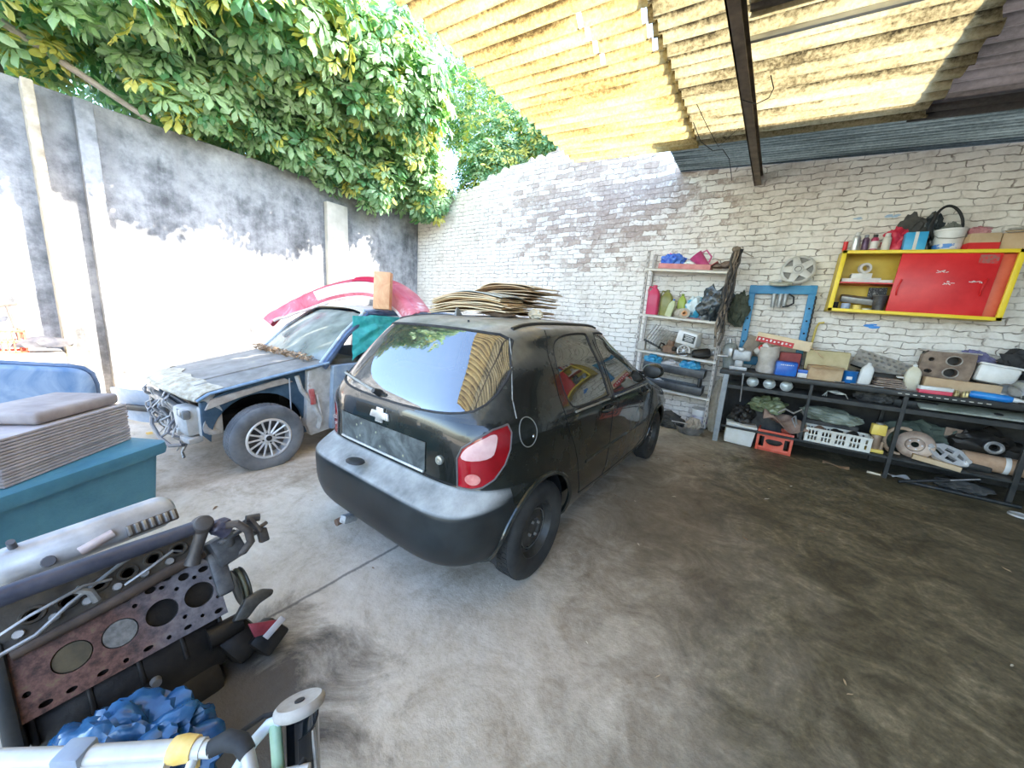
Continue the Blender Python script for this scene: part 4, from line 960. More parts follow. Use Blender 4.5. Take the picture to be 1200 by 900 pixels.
def ribbed(name, label, loc, rz, L, D, n, th, group, seed=0):
    rr = random.Random(seed); objs = []
    for k in range(n):
        b = B(); b.box((0, 0, th / 2), (L + rr.uniform(-.010, .006), D, th * .74), bev=.002)
        o = b.out('corrugated_sheet', mat('grey brown corrugated board', (.42, .37, .36), (.54, .48, .46), 9, .9, c3=(.64, .56, .50)), None, loc=(loc[0] + rr.uniform(-.003, .003), loc[1] + rr.uniform(-.003, .003), loc[2] + k * th), rot=(0, 0, rz + rr.uniform(-.004, .004)))
        tag(o, label, 'cardboard', group)
c, s_ = math.cos(R(-58)), math.sin(R(-58))
def bl(x, y): return (-3.17 + x * c - y * s_, .52 + x * s_ + y * c)
p = bl(.40, -.30)
ribbed('s', 'grey brown corrugated sheet in the neat pile on the teal bin', (*p, .527), R(-45), .70, .40, 15, .0162, 'corrugated sheets piled on the bin', 1)
p = bl(1.14, -.16)
ribbed('s', 'grey brown corrugated sheet in the pile cut by the left picture edge', (*p, .527), R(-45), .66, .40, 14, .0162, 'corrugated sheets at the picture edge', 2)
zt = .527 + 15 * .0162 + .002
p = bl(.30, -.32); b = B(); b.box((0, 0, .036), (.48, .34, .068), bev=.022, seg=3)
tag(b.out('padded_slab', mat('dusty brown slab', (.30, .25, .23), (.44, .37, .33), 6, .85), None, loc=(*p, zt), rot=(0, 0, R(-45))), 'thick brown slab with rounded corners lying on top of the corrugated pile', 'slab')
p = bl(.70, -.36); b = B()
for k in range(4): b.box((0, 0, .008 + .0165 * k), (.20, .22, .014), bev=.002)
tag(b.out('ribbed_offcut', mat('mauve grey board', (.26, .22, .25), (.36, .31, .34), 9, .9), None, loc=(*p, zt), rot=(0, 0, R(-45))), 'small ribbed grey offcut beside the brown slab on the corrugated pile', 'cardboard')
# dusty blue panel of unknown kind standing behind the bin
pn = thing('blue_panel', 'dusty blue rounded panel standing upright behind the corrugated pile', 'bonnet', (-4.35, -.20, 0), R(86))  # panel of unknown kind, filed under bonnet
b = B(); poly = [(-.85, 0), (.56, 0), (.58, .74), (.565, .82), (.53, .865), (.48, .885), (.0, .955), (-.5, 1.0), (-.85, 1.0)]
b.prism(poly, .10, MX.Rotation(PI / 2, 4, 'X'), bev=.03); b.out('panel_shell', DUSTB, pn, sharp=50)
b = B(); b.tube([(.57, .0, .1), (.585, .0, .74), (.57, 0, .825), (.53, 0, .87), (.47, 0, .893), (0, 0, .962), (-.5, 0, 1.005)], .02, 8); b.out('panel_edge', mat('deep blue edge', (.10, .16, .26), (.2, .26, .36), 7, .5), pn)
# low pale masonry ledge and the things on it
b = B(); b.box((-6.95, -.75, .36), (.62, 2.3, .72), bev=.012)
tag(b.out('masonry_ledge', mat('sunlit plaster', (.66, .60, .52), (.74, .70, .64), 6, .9)), 'low pale plaster ledge against the left wall behind the blue panel', 'ledge')
cr_ = thing('plastic_crate', 'small orange plastic crate on the pale ledge by the left wall', 'crate', (-6.90, .02, .72), R(10))
def crate(root, L, W, H, m, th=.012, bars=5, rows=2):
    b = B(); b.box((0, 0, th / 2), (L, W, th)); b.out('crate_base', m, root)
    for sx, sy in ((0, 1), (0, -1), (1, 0), (-1, 0)):
        b = B(); LL = L if sy else W
        def pos(u, z): return (u, sy * (W / 2 - th / 2), z) if sy else (sx * (L / 2 - th / 2), u, z)
        def sz(a, z): return (a, th, z) if sy else (th, a, z)
        for k in range(rows + 1):
            b.box(pos(0, H * .06 + (H * .90) * k / rows), sz(LL, H * .11), bev=.002)
        for k in range(bars + 1):
            b.box(pos(-LL / 2 + th + (LL - 2 * th) * k / bars, H / 2), sz(LL * .035 + .006, H * .96), bev=.002)
        b.out('crate_side', m, root)
ORANGE = mat('orange crate plastic', (.72, .13, .06), (.80, .24, .14), 6, .45)
crate(cr_, .24, .22, .26, ORANGE)
b = B(); b.blob((0, 0, .07), (.13, .22, .12), 4, .25, 2.5, 3, flat=0.0)
tag(b.out('dark_sack', mat('charcoal sack', (.05, .05, .06), (.12, .11, .11), 8, .8), None, loc=(-6.85, .26, .72)), 'dark slumped sack on the pale ledge beside the orange crate', 'sack')
b = B(); b.cyl((0, 0, .0), (-.12, -.06, .52), .016, .013, 8); b.box((-.13, -.06, .52), (.05, .16, .03), (.3, 0, 0), bev=.008)
tag(b.out('garden_tool', mat('dark stick', (.09, .07, .06), (.2, .16, .12), 10, .8), None, loc=(-6.98, .12, .72)), 'thin dark tool standing against the left wall above the orange crate', 'tool')

# ------------------------------------------------------------------ engine block on the floor
EM = MX.Translation((0, 0, .249)) @ MX((V((.004, .999, .040)), V((-.547, -.031, .836)), V((.837, -.025, .547)))).transposed().to_4x4() @ MX.Scale(1.2, 4)
en = thing('engine_block', 'greasy four cylinder engine with open bores lying on the floor at lower left', 'engine', (-1.577, .391, 0))
DECK = mat('machined iron deck', (.36, .33, .31), (.46, .43, .41), 10, .5, .35, lo=.4, hi=.6)
# deck: rust towards the far left end
m, nt, bs, N, L = nodes('rusting engine deck'); tc = N('ShaderNodeTexCoord'); ob = tc.outputs['Object']; sx = N('ShaderNodeSeparateXYZ'); L(ob, sx.inputs[0])
nz = noise_n(N, L, ob, 9, 6, .7); f = mth(N, L, 'ADD', sx.outputs[1], mth(N, L, 'MULTIPLY', mth(N, L, 'SUBTRACT', nz.outputs['Fac'], .5), .22))
rm_ = mrange(N, L, f, -.12, -.30); n2 = noise_n(N, L, ob, 30, 4, .7)
ca = ramp(N, [(.35, (.10, .09, .10)), (.65, (.21, .19, .195))]); L(n2.outputs['Fac'], ca.inputs[0]); cb_ = ramp(N, [(.32, (.025, .018, .012)), (.45, (.085, .038, .026)), (.58, (.16, .075, .055)), (.7, (.17, .12, .06))]); L(n2.outputs['Fac'], cb_.inputs[0])
L(mixc(N, L, rm_, ca.outputs[0], cb_.outputs[0]), bs.inputs['Base Color']); bs.inputs['Roughness'].default_value = .55; bs.inputs['Metallic'].default_value = .25
DECKM = m
bores = [(-.053 - .088 * k, .095) for k in range(4)]
def holed_plate(outer, holes, z0, z1):
    """flat plate with round holes: triangulated fill of outer and hole loops, then extruded"""
    tb = bmesh.new(); es = []
    for lp in [outer] + holes:
        vs = [tb.verts.new((x, y, z1)) for x, y in lp]
        es += [tb.edges.new((vs[i], vs[(i + 1) % len(vs)])) for i in range(len(vs))]
    bmesh.ops.triangle_fill(tb, use_beauty=True, use_dissolve=False, edges=es)
    fs = tb.faces[:]
    ret = bmesh.ops.extrude_face_region(tb, geom=fs)
    bmesh.ops.translate(tb, verts=[v for v in ret['geom'] if isinstance(v, bmesh.types.BMVert)], vec=(0, 0, z0 - z1))
    bmesh.ops.recalc_face_normals(tb, faces=tb.faces[:]); return tb
def circ(x, y, r, n=40, e=1, a=0): return [(x + r * math.cos(t) * math.cos(a) - r * e * math.sin(t) * math.sin(a), y + r * math.cos(t) * math.sin(a) + r * e * math.sin(t) * math.cos(a)) for t in [2 * PI * k / n for k in range(n)]]
deck_out = [(0, .0), (-.42, 0), (-.42, .215), (-.03, .215), (-.012, .185), (0, .17)]
holes = [circ(x, y, .0365, 48) for x, y in bores]
small = []
for x, e, r in ((-.02, .6, .012), (-.098, .6, .010), (-.142, 1, .006), (-.187, .55, .011), (-.232, 1, .006), (-.276, .55, .011), (-.33, .6, .010), (-.372, .6, .012)): small.append(circ(x, .019, r, 14, e))
for x, y, r, e in ((-.012, .062, .0055, 1), (-.06, .030, .0055, 1), (-.098, .052, .006, 1), (-.026, .165, .014, .62), (-.075, .168, .014, .8), (-.112, .186, .013, .6), (-.152, .172, .013, .75), (-.205, .178, .013, .7), (-.052, .152, .006, 1), (-.098, .142, .006, 1), (-.128, .165, .007, .8), (-.19, .148, .006, 1), (-.015, .128, .0055, 1), (-.39, .16, .012, .7), (-.26, .182, .012, .7), (-.395, .06, .007, 1)): small.append(circ(x, y, r, 14, e))
b = B(EM); b._add(holed_plate(deck_out, holes + small, -.02, 0)); b.out('deck', DECKM, en, sharp=30)
for x, y in bores: b = B(EM); b.lathe([(.0365, -.001), (.0362, -.12), (0, -.12)], 40, MX.Translation((x, y, 0))); b.out('cylinder_bore', mat('oily bore wall', (.05, .05, .055), (.10, .095, .09), 8, .3, .6), en)
for k, dz, mm in ((2, -.004, mat('sooty piston crown', (.13, .125, .11), (.24, .225, .20), 60, .6, .3)), (3, -.006, mat('oily piston crown', (.07, .055, .03), (.16, .12, .06), 8, .5, .3))):
    b = B(EM); b.lathe([(.0355, -.06), (.0355, dz - .002), (.034, dz), (0, dz)], 40, MX.Translation((*bores[k], 0))); b.out('piston', mm, en)
b = B(EM); b.box((-.21, .105, -.10), (.41, .205, .15), bev=.012); b.box((-.21, -.06, -.14), (.40, .16, .20), (R(8), 0, 0), bev=.03); b.box((-.22, -.17, -.13), (.36, .10, .17), bev=.03)
for k in range(5): b.box((-.02 - .095 * k, -.02, -.055), (.012, .10, .05), bev=.004)
b.cyl((-.06, -.05, -.03), (.03, -.05, -.03), .035, .03, 18); b.out('crankcase', GREASE, en)
b = B(EM); b.cyl((-.19, -.075, -.02), (-.19, -.082, .0), .013, .011, 12); b.out('core_plug', STEEL, en)
b = B(EM); b.box((-.425, .07, -.05), (.03, .27, .14), bev=.008); b.out('end_plate', DSTEEL, en)
# cylinder head resting on the back edge of the deck
HEADM = mat('brown stained head casting', (.028, .022, .015), (.085, .068, .047), 12, .5, .3, c3=(.20, .17, .14), bump=.2)
hz = R(-6)
HM = EM @ MX.Translation((-.02, .205, -.01)) @ MX.Rotation(R(5), 4, 'Z')
b = B(HM); ports = [(-.045 - .058 * k, .056 + .006 * (k % 2)) for k in range(6)]
b._add(holed_plate([(.0, .0), (-.385, -.012), (-.392, .03), (-.385, .115), (.0, .115), (.008, .05)], [circ(x, y, .0145, 20, .8, .5) for x, y in ports], -.06, .02)); b.out('cylinder_head', HEADM, en, sharp=30)
b = B(HM); b.tube([(.005, .006, .020), (-.10, .004, .026), (-.22, -.004, .024), (-.385, -.010, .022)], [.014, .017, .016, .012], 10); b.out('head_ridge', mat('rust brown ridge', (.05, .034, .024), (.11, .072, .05), 14, .6, .2), en)
for k in range(6):
    x = -.074 - .058 * k; b = B(HM); b.cyl((x, .032, .015), (x, .032, .034), .012, .009, 10); b.out('head_stud', STEEL, en)
for x, y in ports: b = B(HM); b.lathe([(0, -.05), (.016, -.05), (.0148, .018)], 18, MX.Translation((x, y, 0))); b.out('port', mat('sooty port', (.008, .008, .012), None, rough=.9), en)
for k in range(6):
    x, y = ports[k]; b = B(HM); b.tube([(x + .02 * math.cos(t), y + .017 * math.sin(t), .022) for t in [2 * PI * j / 20 for j in range(20)]], .0045, 6, closed=True); b.out('port_boss', HEADM, en)
# valve cover, rocker gear
VM = EM @ MX.Translation((-.06, .352, -.045)) @ MX.Rotation(R(3), 4, 'Z')
VC = mat('pale aluminium cover', (.36, .35, .345), (.54, .53, .52), 9, .4, .25)
tb = bmesh.new(); poly = rrect(-.36, .02, 0, .10, .045); b = B(VM)
rs = []
for q, z in ((poly, -.02), (poly, .02), (rrect(-.352, .012, .008, .092, .04), .042), (rrect(-.335, -.005, .024, .076, .026), .052)): rs.append([tb.verts.new((x, y, z)) for x, y in q])
for A_, C_ in zip(rs, rs[1:]):
    for k in range(len(A_)): tb.faces.new((A_[k], A_[(k + 1) % len(A_)], C_[(k + 1) % len(A_)], C_[k]))
tb.faces.new(rs[-1]); tb.faces.new(rs[0][::-1]); b._add(tb); vc = b.out('valve_cover', VC, en)
b = B(VM); b.cyl((-.30, .085, .03), (-.30, .10, .075), .009, .008, 10); b.cyl((-.255, .02, .045), (-.255, .018, .056), .016, .013, 12); b.out('cover_stud', mat('dark cap', (.10, .10, .11), None, rough=.5), vc)
b = B(VM); b.cyl((-.20, .012, .052), (-.13, .030, .058), .014, .013, 14); b.out('breather_tube', mat('rust pink tube', (.46, .34, .30), (.60, .50, .46), 14, .6, .2), vc)
b = B(VM); b.box((-.045, .018, .048), (.12, .036, .02), bev=.004); b.out('rocker_tray', mat('oily dark tray', (.06, .05, .04), (.15, .12, .10), 30, .5, .3), vc)
for k in range(7): b = B(VM); b.box((-.10 + .017 * k, .018, .062), (.009, .030, .012), (0, .3, 0), bev=.002); b.out('rocker_arm', STEEL, vc)
# coolant pipe along the head with its elbow
b = B(EM); b.tube([(-.46, .300, .10), (-.36, .302, .10), (-.20, .300, .095), (-.09, .298, .09), (-.035, .298, .09)], [.024, .024, .024, .022, .021], 16); b.out('coolant_pipe', mat('blue grey pipe', (.045, .05, .075), (.10, .10, .125), 9, .42, .4, c3=(.17, .14, .115)), en)
PIPE2 = mat('brown grey casting', (.06, .052, .048), (.12, .105, .095), 10, .5, .4)
b = B(EM); b.blob((-.012, .298, .09), (.032, .030, .032), 2, .06, 2, 3); b.cyl((-.012, .298, .10), (-.012, .298, .128), .026, .024, 18, bev=.004); b.tube([(-.012, .292, .085), (-.022, .262, .07), (-.040, .225, .045), (-.052, .195, .03)], [.022, .018, .017, .022], 14); b.out('pipe_elbow', PIPE2, en)
b = B(EM); b.blob((.035, .275, .06), (.032, .026, .03), 3, .2, 3, 3); b.cyl((.02, .28, .07), (.05, .25, .05), .020, .024, 14); b.out('thermostat_housing', mat('violet grey casting', (.07, .065, .10), (.14, .13, .17), 20, .5, .4), en)
# water pump, hose loop, pulley, front bracket
b = B(EM); b.box((.045, .20, -.02), (.09, .10, .09), (.1, .1, .2), bev=.015); b.box((.012, .13, -.03), (.05, .15, .08), bev=.012); b.cyl((.05, .21, .02), (.05, .235, .05), .018, .016, 14); b.box((.055, .23, .03), (.07, .012, .05), (.2, 0, .2), bev=.004); b.out('water_pump', mat('grey casting', (.06, .06, .063), (.16, .155, .15), 14, .5, .4), en)
b = B(EM); b.tube([(.03, .275, .07), (.075, .26, .085), (.10, .225, .075), (.105, .185, .045), (.085, .165, .015), (.06, .165, .0)], .013, 12); b.out('hose', mat('dark worn hose', (.06, .05, .045), (.15, .12, .10), 14, .6), en)
b = B(EM); b.box((.125, .235, .04), (.014, .07, .05), (0, .2, .3), bev=.004); b.box((.145, .22, .03), (.05, .014, .04), (0, 0, .3), bev=.004); b.cyl((.11, .265, .05), (.15, .255, .05), .014, .014, 10); b.box((.15, .19, .02), (.03, .05, .03), (.2, 0, 0), bev=.005); b.out('hose_bracket', mat('dark bracket', (.07, .06, .055), (.16, .14, .12), 16, .5, .4), en)
PM = EM @ MX.Translation((.06, .055, -.05)) @ MX.Rotation(PI / 2, 4, 'Y')
b = B(PM); b.lathe([(0, -.012), (.035, -.012), (.045, -.01), (.062, -.014), (.066, -.012), (.056, .0), (.066, .012), (.062, .016), (.04, .012), (.034, .020), (0, .020)], 36); pu = b.out('pulley', mat('black pulley', (.018, .018, .018), (.06, .055, .04), 12, .4, .4), en)
b = B(PM); b.tube([(.061 * math.cos(t), .061 * math.sin(t), .0) for t in [2 * PI * j / 40 for j in range(40)]], .006, 8, closed=True); b.out('fan_belt', mat('olive belt', (.07, .065, .035), (.13, .12, .07), 15, .7), pu)
b = B(EM); b.prism([(.0, -.035), (.05, .015), (.10, .018), (.132, -.004), (.125, -.02), (.08, -.025), (.04, -.05)], .035, MX.Translation((.0, 0, -.015)), bev=.008); b.out('front_bracket', mat('bare cast bracket', (.04, .038, .033), (.13, .12, .10), 12, .45, .5), en)
b = B(EM); b.box((.02, -.11, -.08), (.10, .12, .10), (0, 0, .4), bev=.02); b.box((.085, -.145, -.05), (.09, .085, .10), (0, 0, .5), bev=.01); b.out('engine_mount', GREASE, en)
b = B(EM); b.prism([(.035, -.065), (.115, -.105), (.105, -.135), (.04, -.115)], .012, MX.Translation((0, 0, .01)), bev=.003); b.out('red_mount_plate', mat('dark red paint', (.20, .02, .03), (.32, .05, .06), 16, .4), en)
b = B(EM); b.prism([(.06, -.125), (.125, -.098), (.135, -.118), (.07, -.145)], .006, MX.Translation((0, 0, .018)), bev=.002); b.out('mount_tab', mat('pale worn tab', (.5, .47, .46), (.62, .6, .58), 18, .5, .3), en)
b = B(EM)
for k in range(2): b.tube([(-.42 + .22 * k, .215, .055), (-.36 + .22 * k, .235, .075), (-.27 + .18 * k, .255, .07), (-.22 + .15 * k, .245, .05)], .004, 6)
b.tube([(-.44, .17, .05), (-.36, .185, .052), (-.30, .225, .055), (-.20, .275, .055), (-.13, .30, .06)], .005, 8); b.tube([(-.285, .255, .06), (-.262, .235, .055), (-.255, .205, .04)], .009, 8); b.out('fuel_line', mat('bright pipe', (.26, .25, .24), (.42, .41, .39), 20, .35, .6), en)
b = B(EM); b.box((-.23, -.235, -.10), (.30, .03, .12), bev=.01); b.out('sump_rail', GREASE, en)

# blue plastic bag by the engine
BAGB = mat('blue plastic bag', (.012, .055, .14), (.035, .13, .27), 7, .2, bump=.3, bscale=9)
b = B(); b.blob((0, 0, .12), (.25, .17, .17), 8, .22, 2.0, 5, crease=.35, flat=0.0)
tag(b.out('plastic_bag', BAGB, None, loc=(-1.31, .075, .0), rot=(0, 0, R(35))), 'crumpled shiny blue plastic bag on the floor in front of the engine', 'bag')

# ------------------------------------------------------------------ white tubular trolley frame (bottom left corner)
TW = mat('white enamel tube', (.50, .48, .44), (.62, .60, .55), 8, .35, .1)
tr = thing('hand_trolley', 'white tubular trolley frame with a small grey wheel in the lower left corner', 'trolley', (-.95, .2, 0))
def T(b): 
    b.M = MX.Translation((.95, -.2, 0)); return b
b = T(B()); b.tube([(-1.45, -.25, .40), (-1.20, -.045, .40), (-.96, .165, .40)], .021, 16); b.tube([(-1.44, -.27, .385), (-1.2, -.07, .385), (-1.0, .108, .385)], .017, 12); b.out('main_tube', TW, tr)
b = T(B()); b.box((-1.165, -.018, .397), (.058, .052, .062), (0, 0, R(41)), bev=.006); b.out('clamp', mat('blue grey clamp', (.26, .30, .36), (.36, .40, .45), 10, .5), tr)
b = T(B()); b.tube([(-1.013, .120, .40), (-.998, .133, .40), (-.974, .154, .40)], [.026, .029, .025], 14); b.tube([(-.985, .145, .385), (-.972, .150, .37), (-.965, .152, .35)], [.016, .011, .004], 8); b.out('orange_tape', mat('yellow orange tape', (.80, .50, .10), (.86, .64, .26), 20, .5), tr)
b = T(B()); b.tube([(-.972, .155, .40), (-.948, .172, .40), (-.938, .179, .40)], .0175, 12); b.tube([(-.965, .15, .395), (-.945, .125, .365), (-.90, .10, .24), (-.86, .05, .0)], .011, 10); b.out('side_strut', TW, tr)
b = T(B()); b.tube([(-.945, .175, .40), (-.925, .203, .412), (-.895, .222, .408), (-.868, .226, .395)], [.019, .022, .021, .018], 14); b.out('rubber_grip', RUBBER, tr)
b = T(B()); b.tube([(-.872, .226, .397), (-.83, .222, .35), (-.79, .20, .22), (-.77, .17, .0)], .015, 12); b.tube([(-.90, .19, .31), (-.83, .245, .33), (-.755, .315, .345)], .011, 10); b.out('cross_tube', TW, tr)
b = T(B()); b.tube([(-.915, .20, .30), (-.912, .25, .36), (-.905, .285, .385), (-.88, .31, .40)], .014, 10); b.out('pale_stay', mat('pale blue enamel', (.55, .62, .68), (.66, .72, .76), 9, .4), tr)
b = T(B()); b.tube([(-.892, .295, .39), (-.83, .275, .32), (-.79, .262, .24), (-.74, .24, .0)], .014, 12); b.out('green_tube', mat('pale green enamel', (.30, .52, .28), (.62, .74, .58), 5, .4), tr)
WMt = MX.Translation((-.862, .345, .42)) @ V((-.44, .20, .87)).to_track_quat('Z', 'Y').to_matrix().to_4x4()
b = T(B()); b.M = b.M @ WMt; b.lathe([(0, -.010), (.045, -.012), (.053, -.014), (.060, -.008), (.062, .0), (.060, .008), (.053, .014), (.045, .012), (0, .010)], 36); wo = b.out('wheel', mat('dusty grey wheel', (.30, .27, .23), (.44, .40, .35), 14, .8), tr)
b = T(B()); b.M = b.M @ WMt; b.cyl((0, 0, -.03), (0, 0, .014), .014, .012, 14); b.out('wheel_hub', BLACK, wo)
b = T(B()); b.grid(lambda u, v: V((-.845 + .055 * math.cos(PI * u * 1.1 - .3) - .0 * v, .325 + .055 * math.sin(PI * u * 1.1 - .3), .405 - .20 * v)) + V((.06 * v, -.03 * v, 0)), 16, 6, .004); b.out('wheel_guard', mat('glossy black guard', (.008, .01, .014), None, rough=.12, coat=.8), tr)
b = T(B()); b.tube([(-.795, .345, .40), (-.76, .335, .30), (-.70, .33, .10), (-.68, .33, .0)], .006, 8); b.out('steel_rod', STEEL, tr)
b = T(B()); b.tube([(-.925, .20, .39), (-.955, .24, .37), (-.95, .29, .37), (-.91, .325, .38)], .006, 8); b.out('cable', RUBBER, tr)

# ------------------------------------------------------------------ cardboard on the hatchback roof
def sheetc(w_, d_, th, seed, bend):
    b = B()
    def f(u, v):
        x, y = (u - .5) * w_, (v - .5) * d_
        e = noise.noise(V((seed * 3.1, u * 4, 1))) * .02 * (1 if v in (0, 1) else 0)
        return V((x + (.02 * noise.noise(V((seed, v * 5, 2))) if u in (0, 1) else 0), y + e, bend * (-(x / w_ * 2) ** 2 * .5) * 2 + .012 * noise.noise(V((u * 2.2, v * 2.2, seed * .7))) - .05 * max(0, -x / w_ - .25)))
    b.grid(f, 14, 10, th); return b
rs = random.Random(21)
CARDS = [CARD, mat('tan cardboard', (.58, .44, .27), (.70, .56, .38), 5, .85), CARDD, mat('straw cardboard', (.66, .54, .33), (.74, .63, .43), 6, .85)]
for k in range(11):
    o = sheetc(.62 - .012 * k, .46, .006, k + 1, .018 + .002 * k).out('cardboard_sheet', mat('grey green cardboard', (.36, .38, .35), (.48, .49, .45), 6, .85) if k == 10 else CARDS[rs.choice([0, 1, 3, 3])], None, loc=(-1.78 + rs.uniform(-.015, .02), 2.10 + rs.uniform(-.02, .02), 1.530 + .0125 * k), rot=(R(2), R(-1.5 + .8 * rs.uniform(-1, 1)), R(14 + rs.uniform(-5, 5))))
    tag(o, 'grey green cardboard sheet on top of the front stack on the car roof' if k == 10 else 'tan flattened cardboard sheet in the front stack on the black car roof', 'cardboard', 'cardboard sheets in the front stack' if k < 10 else None)
for k in range(13):
    o = sheetc(.58 + rs.uniform(-.05, .03), .42, .006, k + 31, .012 + .003 * (k > 8) * (k - 8)).out('cardboard_sheet', CARDS[rs.choice([0, 1, 2, 2])] if k < 12 else CARDS[1], None, loc=(-1.80 + rs.uniform(-.025, .025), 2.62 + rs.uniform(-.03, .02), 1.522 + .0195 * k), rot=(R(rs.uniform(-2, 2)), R(rs.uniform(-2, 2)), R(-6 + rs.uniform(-9, 9))))
    tag(o, 'crumpled brown cardboard sheet in the taller rear stack on the black car roof', 'cardboard', 'cardboard sheets in the rear stack')
b = B(); b.blob((0, 0, .035), (.06, .05, .045), 5, .35, 3, 3, crease=.3)
tag(b.out('paper_wad', mat('cream paper', (.66, .58, .42), (.78, .72, .58), 9, .8), None, loc=(-1.43, 2.34, 1.478)), 'small crumpled cream wad lying beside the cardboard on the car roof', 'paper')
b = B(); b.blob((0, 0, .012), (.10, .03, .016), 6, .4, 3, 3, r=(0, 0, .3)); b.box((.03, 0, .016), (.12, .01, .006), (0, .2, .5))
tag(b.out('bark_scrap', mat('dark bark scrap', (.12, .08, .055), (.24, .17, .12), 18, .9), None, loc=(-1.52, 2.02, 1.486), rot=(0, 0, R(15))), 'dark dry scrap in front of the front cardboard stack', 'scrap')
# ------------------------------------------------------------------ small-thing helpers
def single(b, name, m, label, cat, loc=(0, 0, 0), rot=(0, 0, 0), group=None, kind=None, sharp=38):
    return tag(b.out(name, m, None, loc=loc, rot=rot, sharp=sharp), label, cat, group, kind)
def can(label, loc, r, h, m, capm=None, name='spray_can', rot=(0, 0, 0), nozzle=True, band=None, cat='can', group=None):
    t = thing(name, label, cat, loc, rot=rot, group=group)
    b = B(); b.lathe([(0, 0), (r * .95, 0), (r, r * .1), (r, h * .72), (r * .97, h * .75), (r * .72, h * .82), (r * .5, h * .84), (0, h * .84)] if nozzle else [(0, 0), (r * .96, 0), (r, r * .06), (r, h * .95), (r * 1.03, h * .97), (r * 1.03, h), (r * .9, h), (r * .88, h * .97), (0, h * .97)], 24); b.out('can_body', m, t)
    if nozzle: b = B(); b.lathe([(r * .62, h * .83), (r * .62, h * .97), (r * .5, h), (0, h)], 20); b.out('cap', capm or WHITEP, t)
    if band: b = B(); b.lathe([(r * 1.012, h * .16), (r * 1.012, h * .60)], 24); b.out('label_band', band, t)
    return t
def bottle(label, loc, w_, d_, h, m, capm, rot=(0, 0, 0), handle=True, name='plastic_jug', cat='jug', group=None):
    t = thing(name, label, cat, loc, rot=rot, group=group)
    tb = bmesh.new(); rs = []
    for k, z in ((.92, 0), (1, .03), (1, .62), (.92, .74), (.62, .86), (.34, .92), (.34, .95)):
        rs.append([tb.verts.new((x * k, y * k, z * h)) for x, y in rrect(-w_ / 2, w_ / 2, -d_ / 2, d_ / 2, min(w_, d_) * .28, 4)])
    for A_, C_ in zip(rs, rs[1:]):
        for k in range(len(A_)): tb.faces.new((A_[k], A_[(k + 1) % len(A_)], C_[(k + 1) % len(C_)], C_[k]))
    tb.faces.new(rs[0][::-1]); tb.faces.new(rs[-1]); b = B(); b._add(tb); b.out('jug_body', m, t)
    b = B(); b.cyl((0, 0, h * .93), (0, 0, h * 1.02), min(w_, d_) * .22, None, 16, bev=.003); b.out('cap', capm, t)
    if handle: b = B(); b.tube([(-w_ * .15, 0, h * .93), (-w_ * .42, 0, h * .97), (-w_ * .52, 0, h * .85), (-w_ * .46, 0, h * .66)], h * .035, 8); b.out('handle', m, t)
    return t
def carton(label, loc, s, m, rot=(0, 0, 0), open_=0, name='cardboard_box', cat='box', tape=None, group=None):
    t = thing(name, label, cat, loc, rot=rot, group=group); x, y, z = s
    b = B(); b.box((0, 0, z / 2), s, bev=min(s) * .02); b.out('box_body', m, t)
    if tape: b = B(); b.box((0, 0, z / 2 + .0005), (x * .16, y + .002, z + .002)); b.out('tape', tape, t)
    if open_:
        for sy in (-1, 1):
            b = B(); b.box((0, sy * (y / 2 + y * .16), z + y * .05), (x * .98, y * .36, .005), (sy * R(-18), 0, 0)); b.out('flap', m, t)
    return t
BIG = {}
def bag(label, loc, s, m, seed, rot=(0, 0, 0), cat='bag', name='plastic_bag', amp=.3, crease=.3, freq=2.2, flat=-.75, group=None):
    b = B(); b.blob((0, 0, 0), s, seed, amp, freq, 4, crease=crease, flat=flat * s[2]); 
    for v in b.bm.verts: v.co.z -= flat * s[2]
    return single(b, name, m, label, cat, loc, rot, group)
RED = mat('bright red paint', (.62, .012, .015), (.72, .03, .03), 5, .4, c3=(.5, .02, .03))
YEL = mat('bright yellow paint', (.86, .60, .02), (.90, .68, .04), 6, .4)
BLUE = mat('press blue paint', (.03, .20, .40), (.06, .28, .48), 8, .5, c3=(.14, .26, .36))
BLUEP = mat('royal blue plastic', (.01, .09, .42), (.02, .16, .55), 10, .35)
TEAL = mat('teal blue bag', (.02, .22, .42), (.10, .42, .58), 8, .3, bump=.5, bscale=16)
WHITE = mat('off white card', (.76, .74, .70), (.66, .63, .58), 9, .7)
SHELFW = mat('cream shelf enamel', (.62, .57, .48), (.74, .70, .62), 7, .5)
SLOT = mat('slotted angle', (.34, .30, .26), (.50, .46, .42), 30, .6, .3, c3=(.24, .14, .09))
PINKR = mat('crimson plastic', (.50, .025, .09), (.60, .06, .14), 6, .4)
OLIVE = mat('olive plastic', (.18, .18, .04), (.28, .27, .08), 6, .4)
DARKF = mat('dark grimy cloth', (.03, .03, .03), (.09, .085, .075), 9, .9)
BEIGE = mat('beige cloth', (.45, .39, .30), (.58, .52, .43), 9, .9)
BROWNC = mat('brown cloth', (.22, .14, .09), (.34, .24, .17), 9, .9)

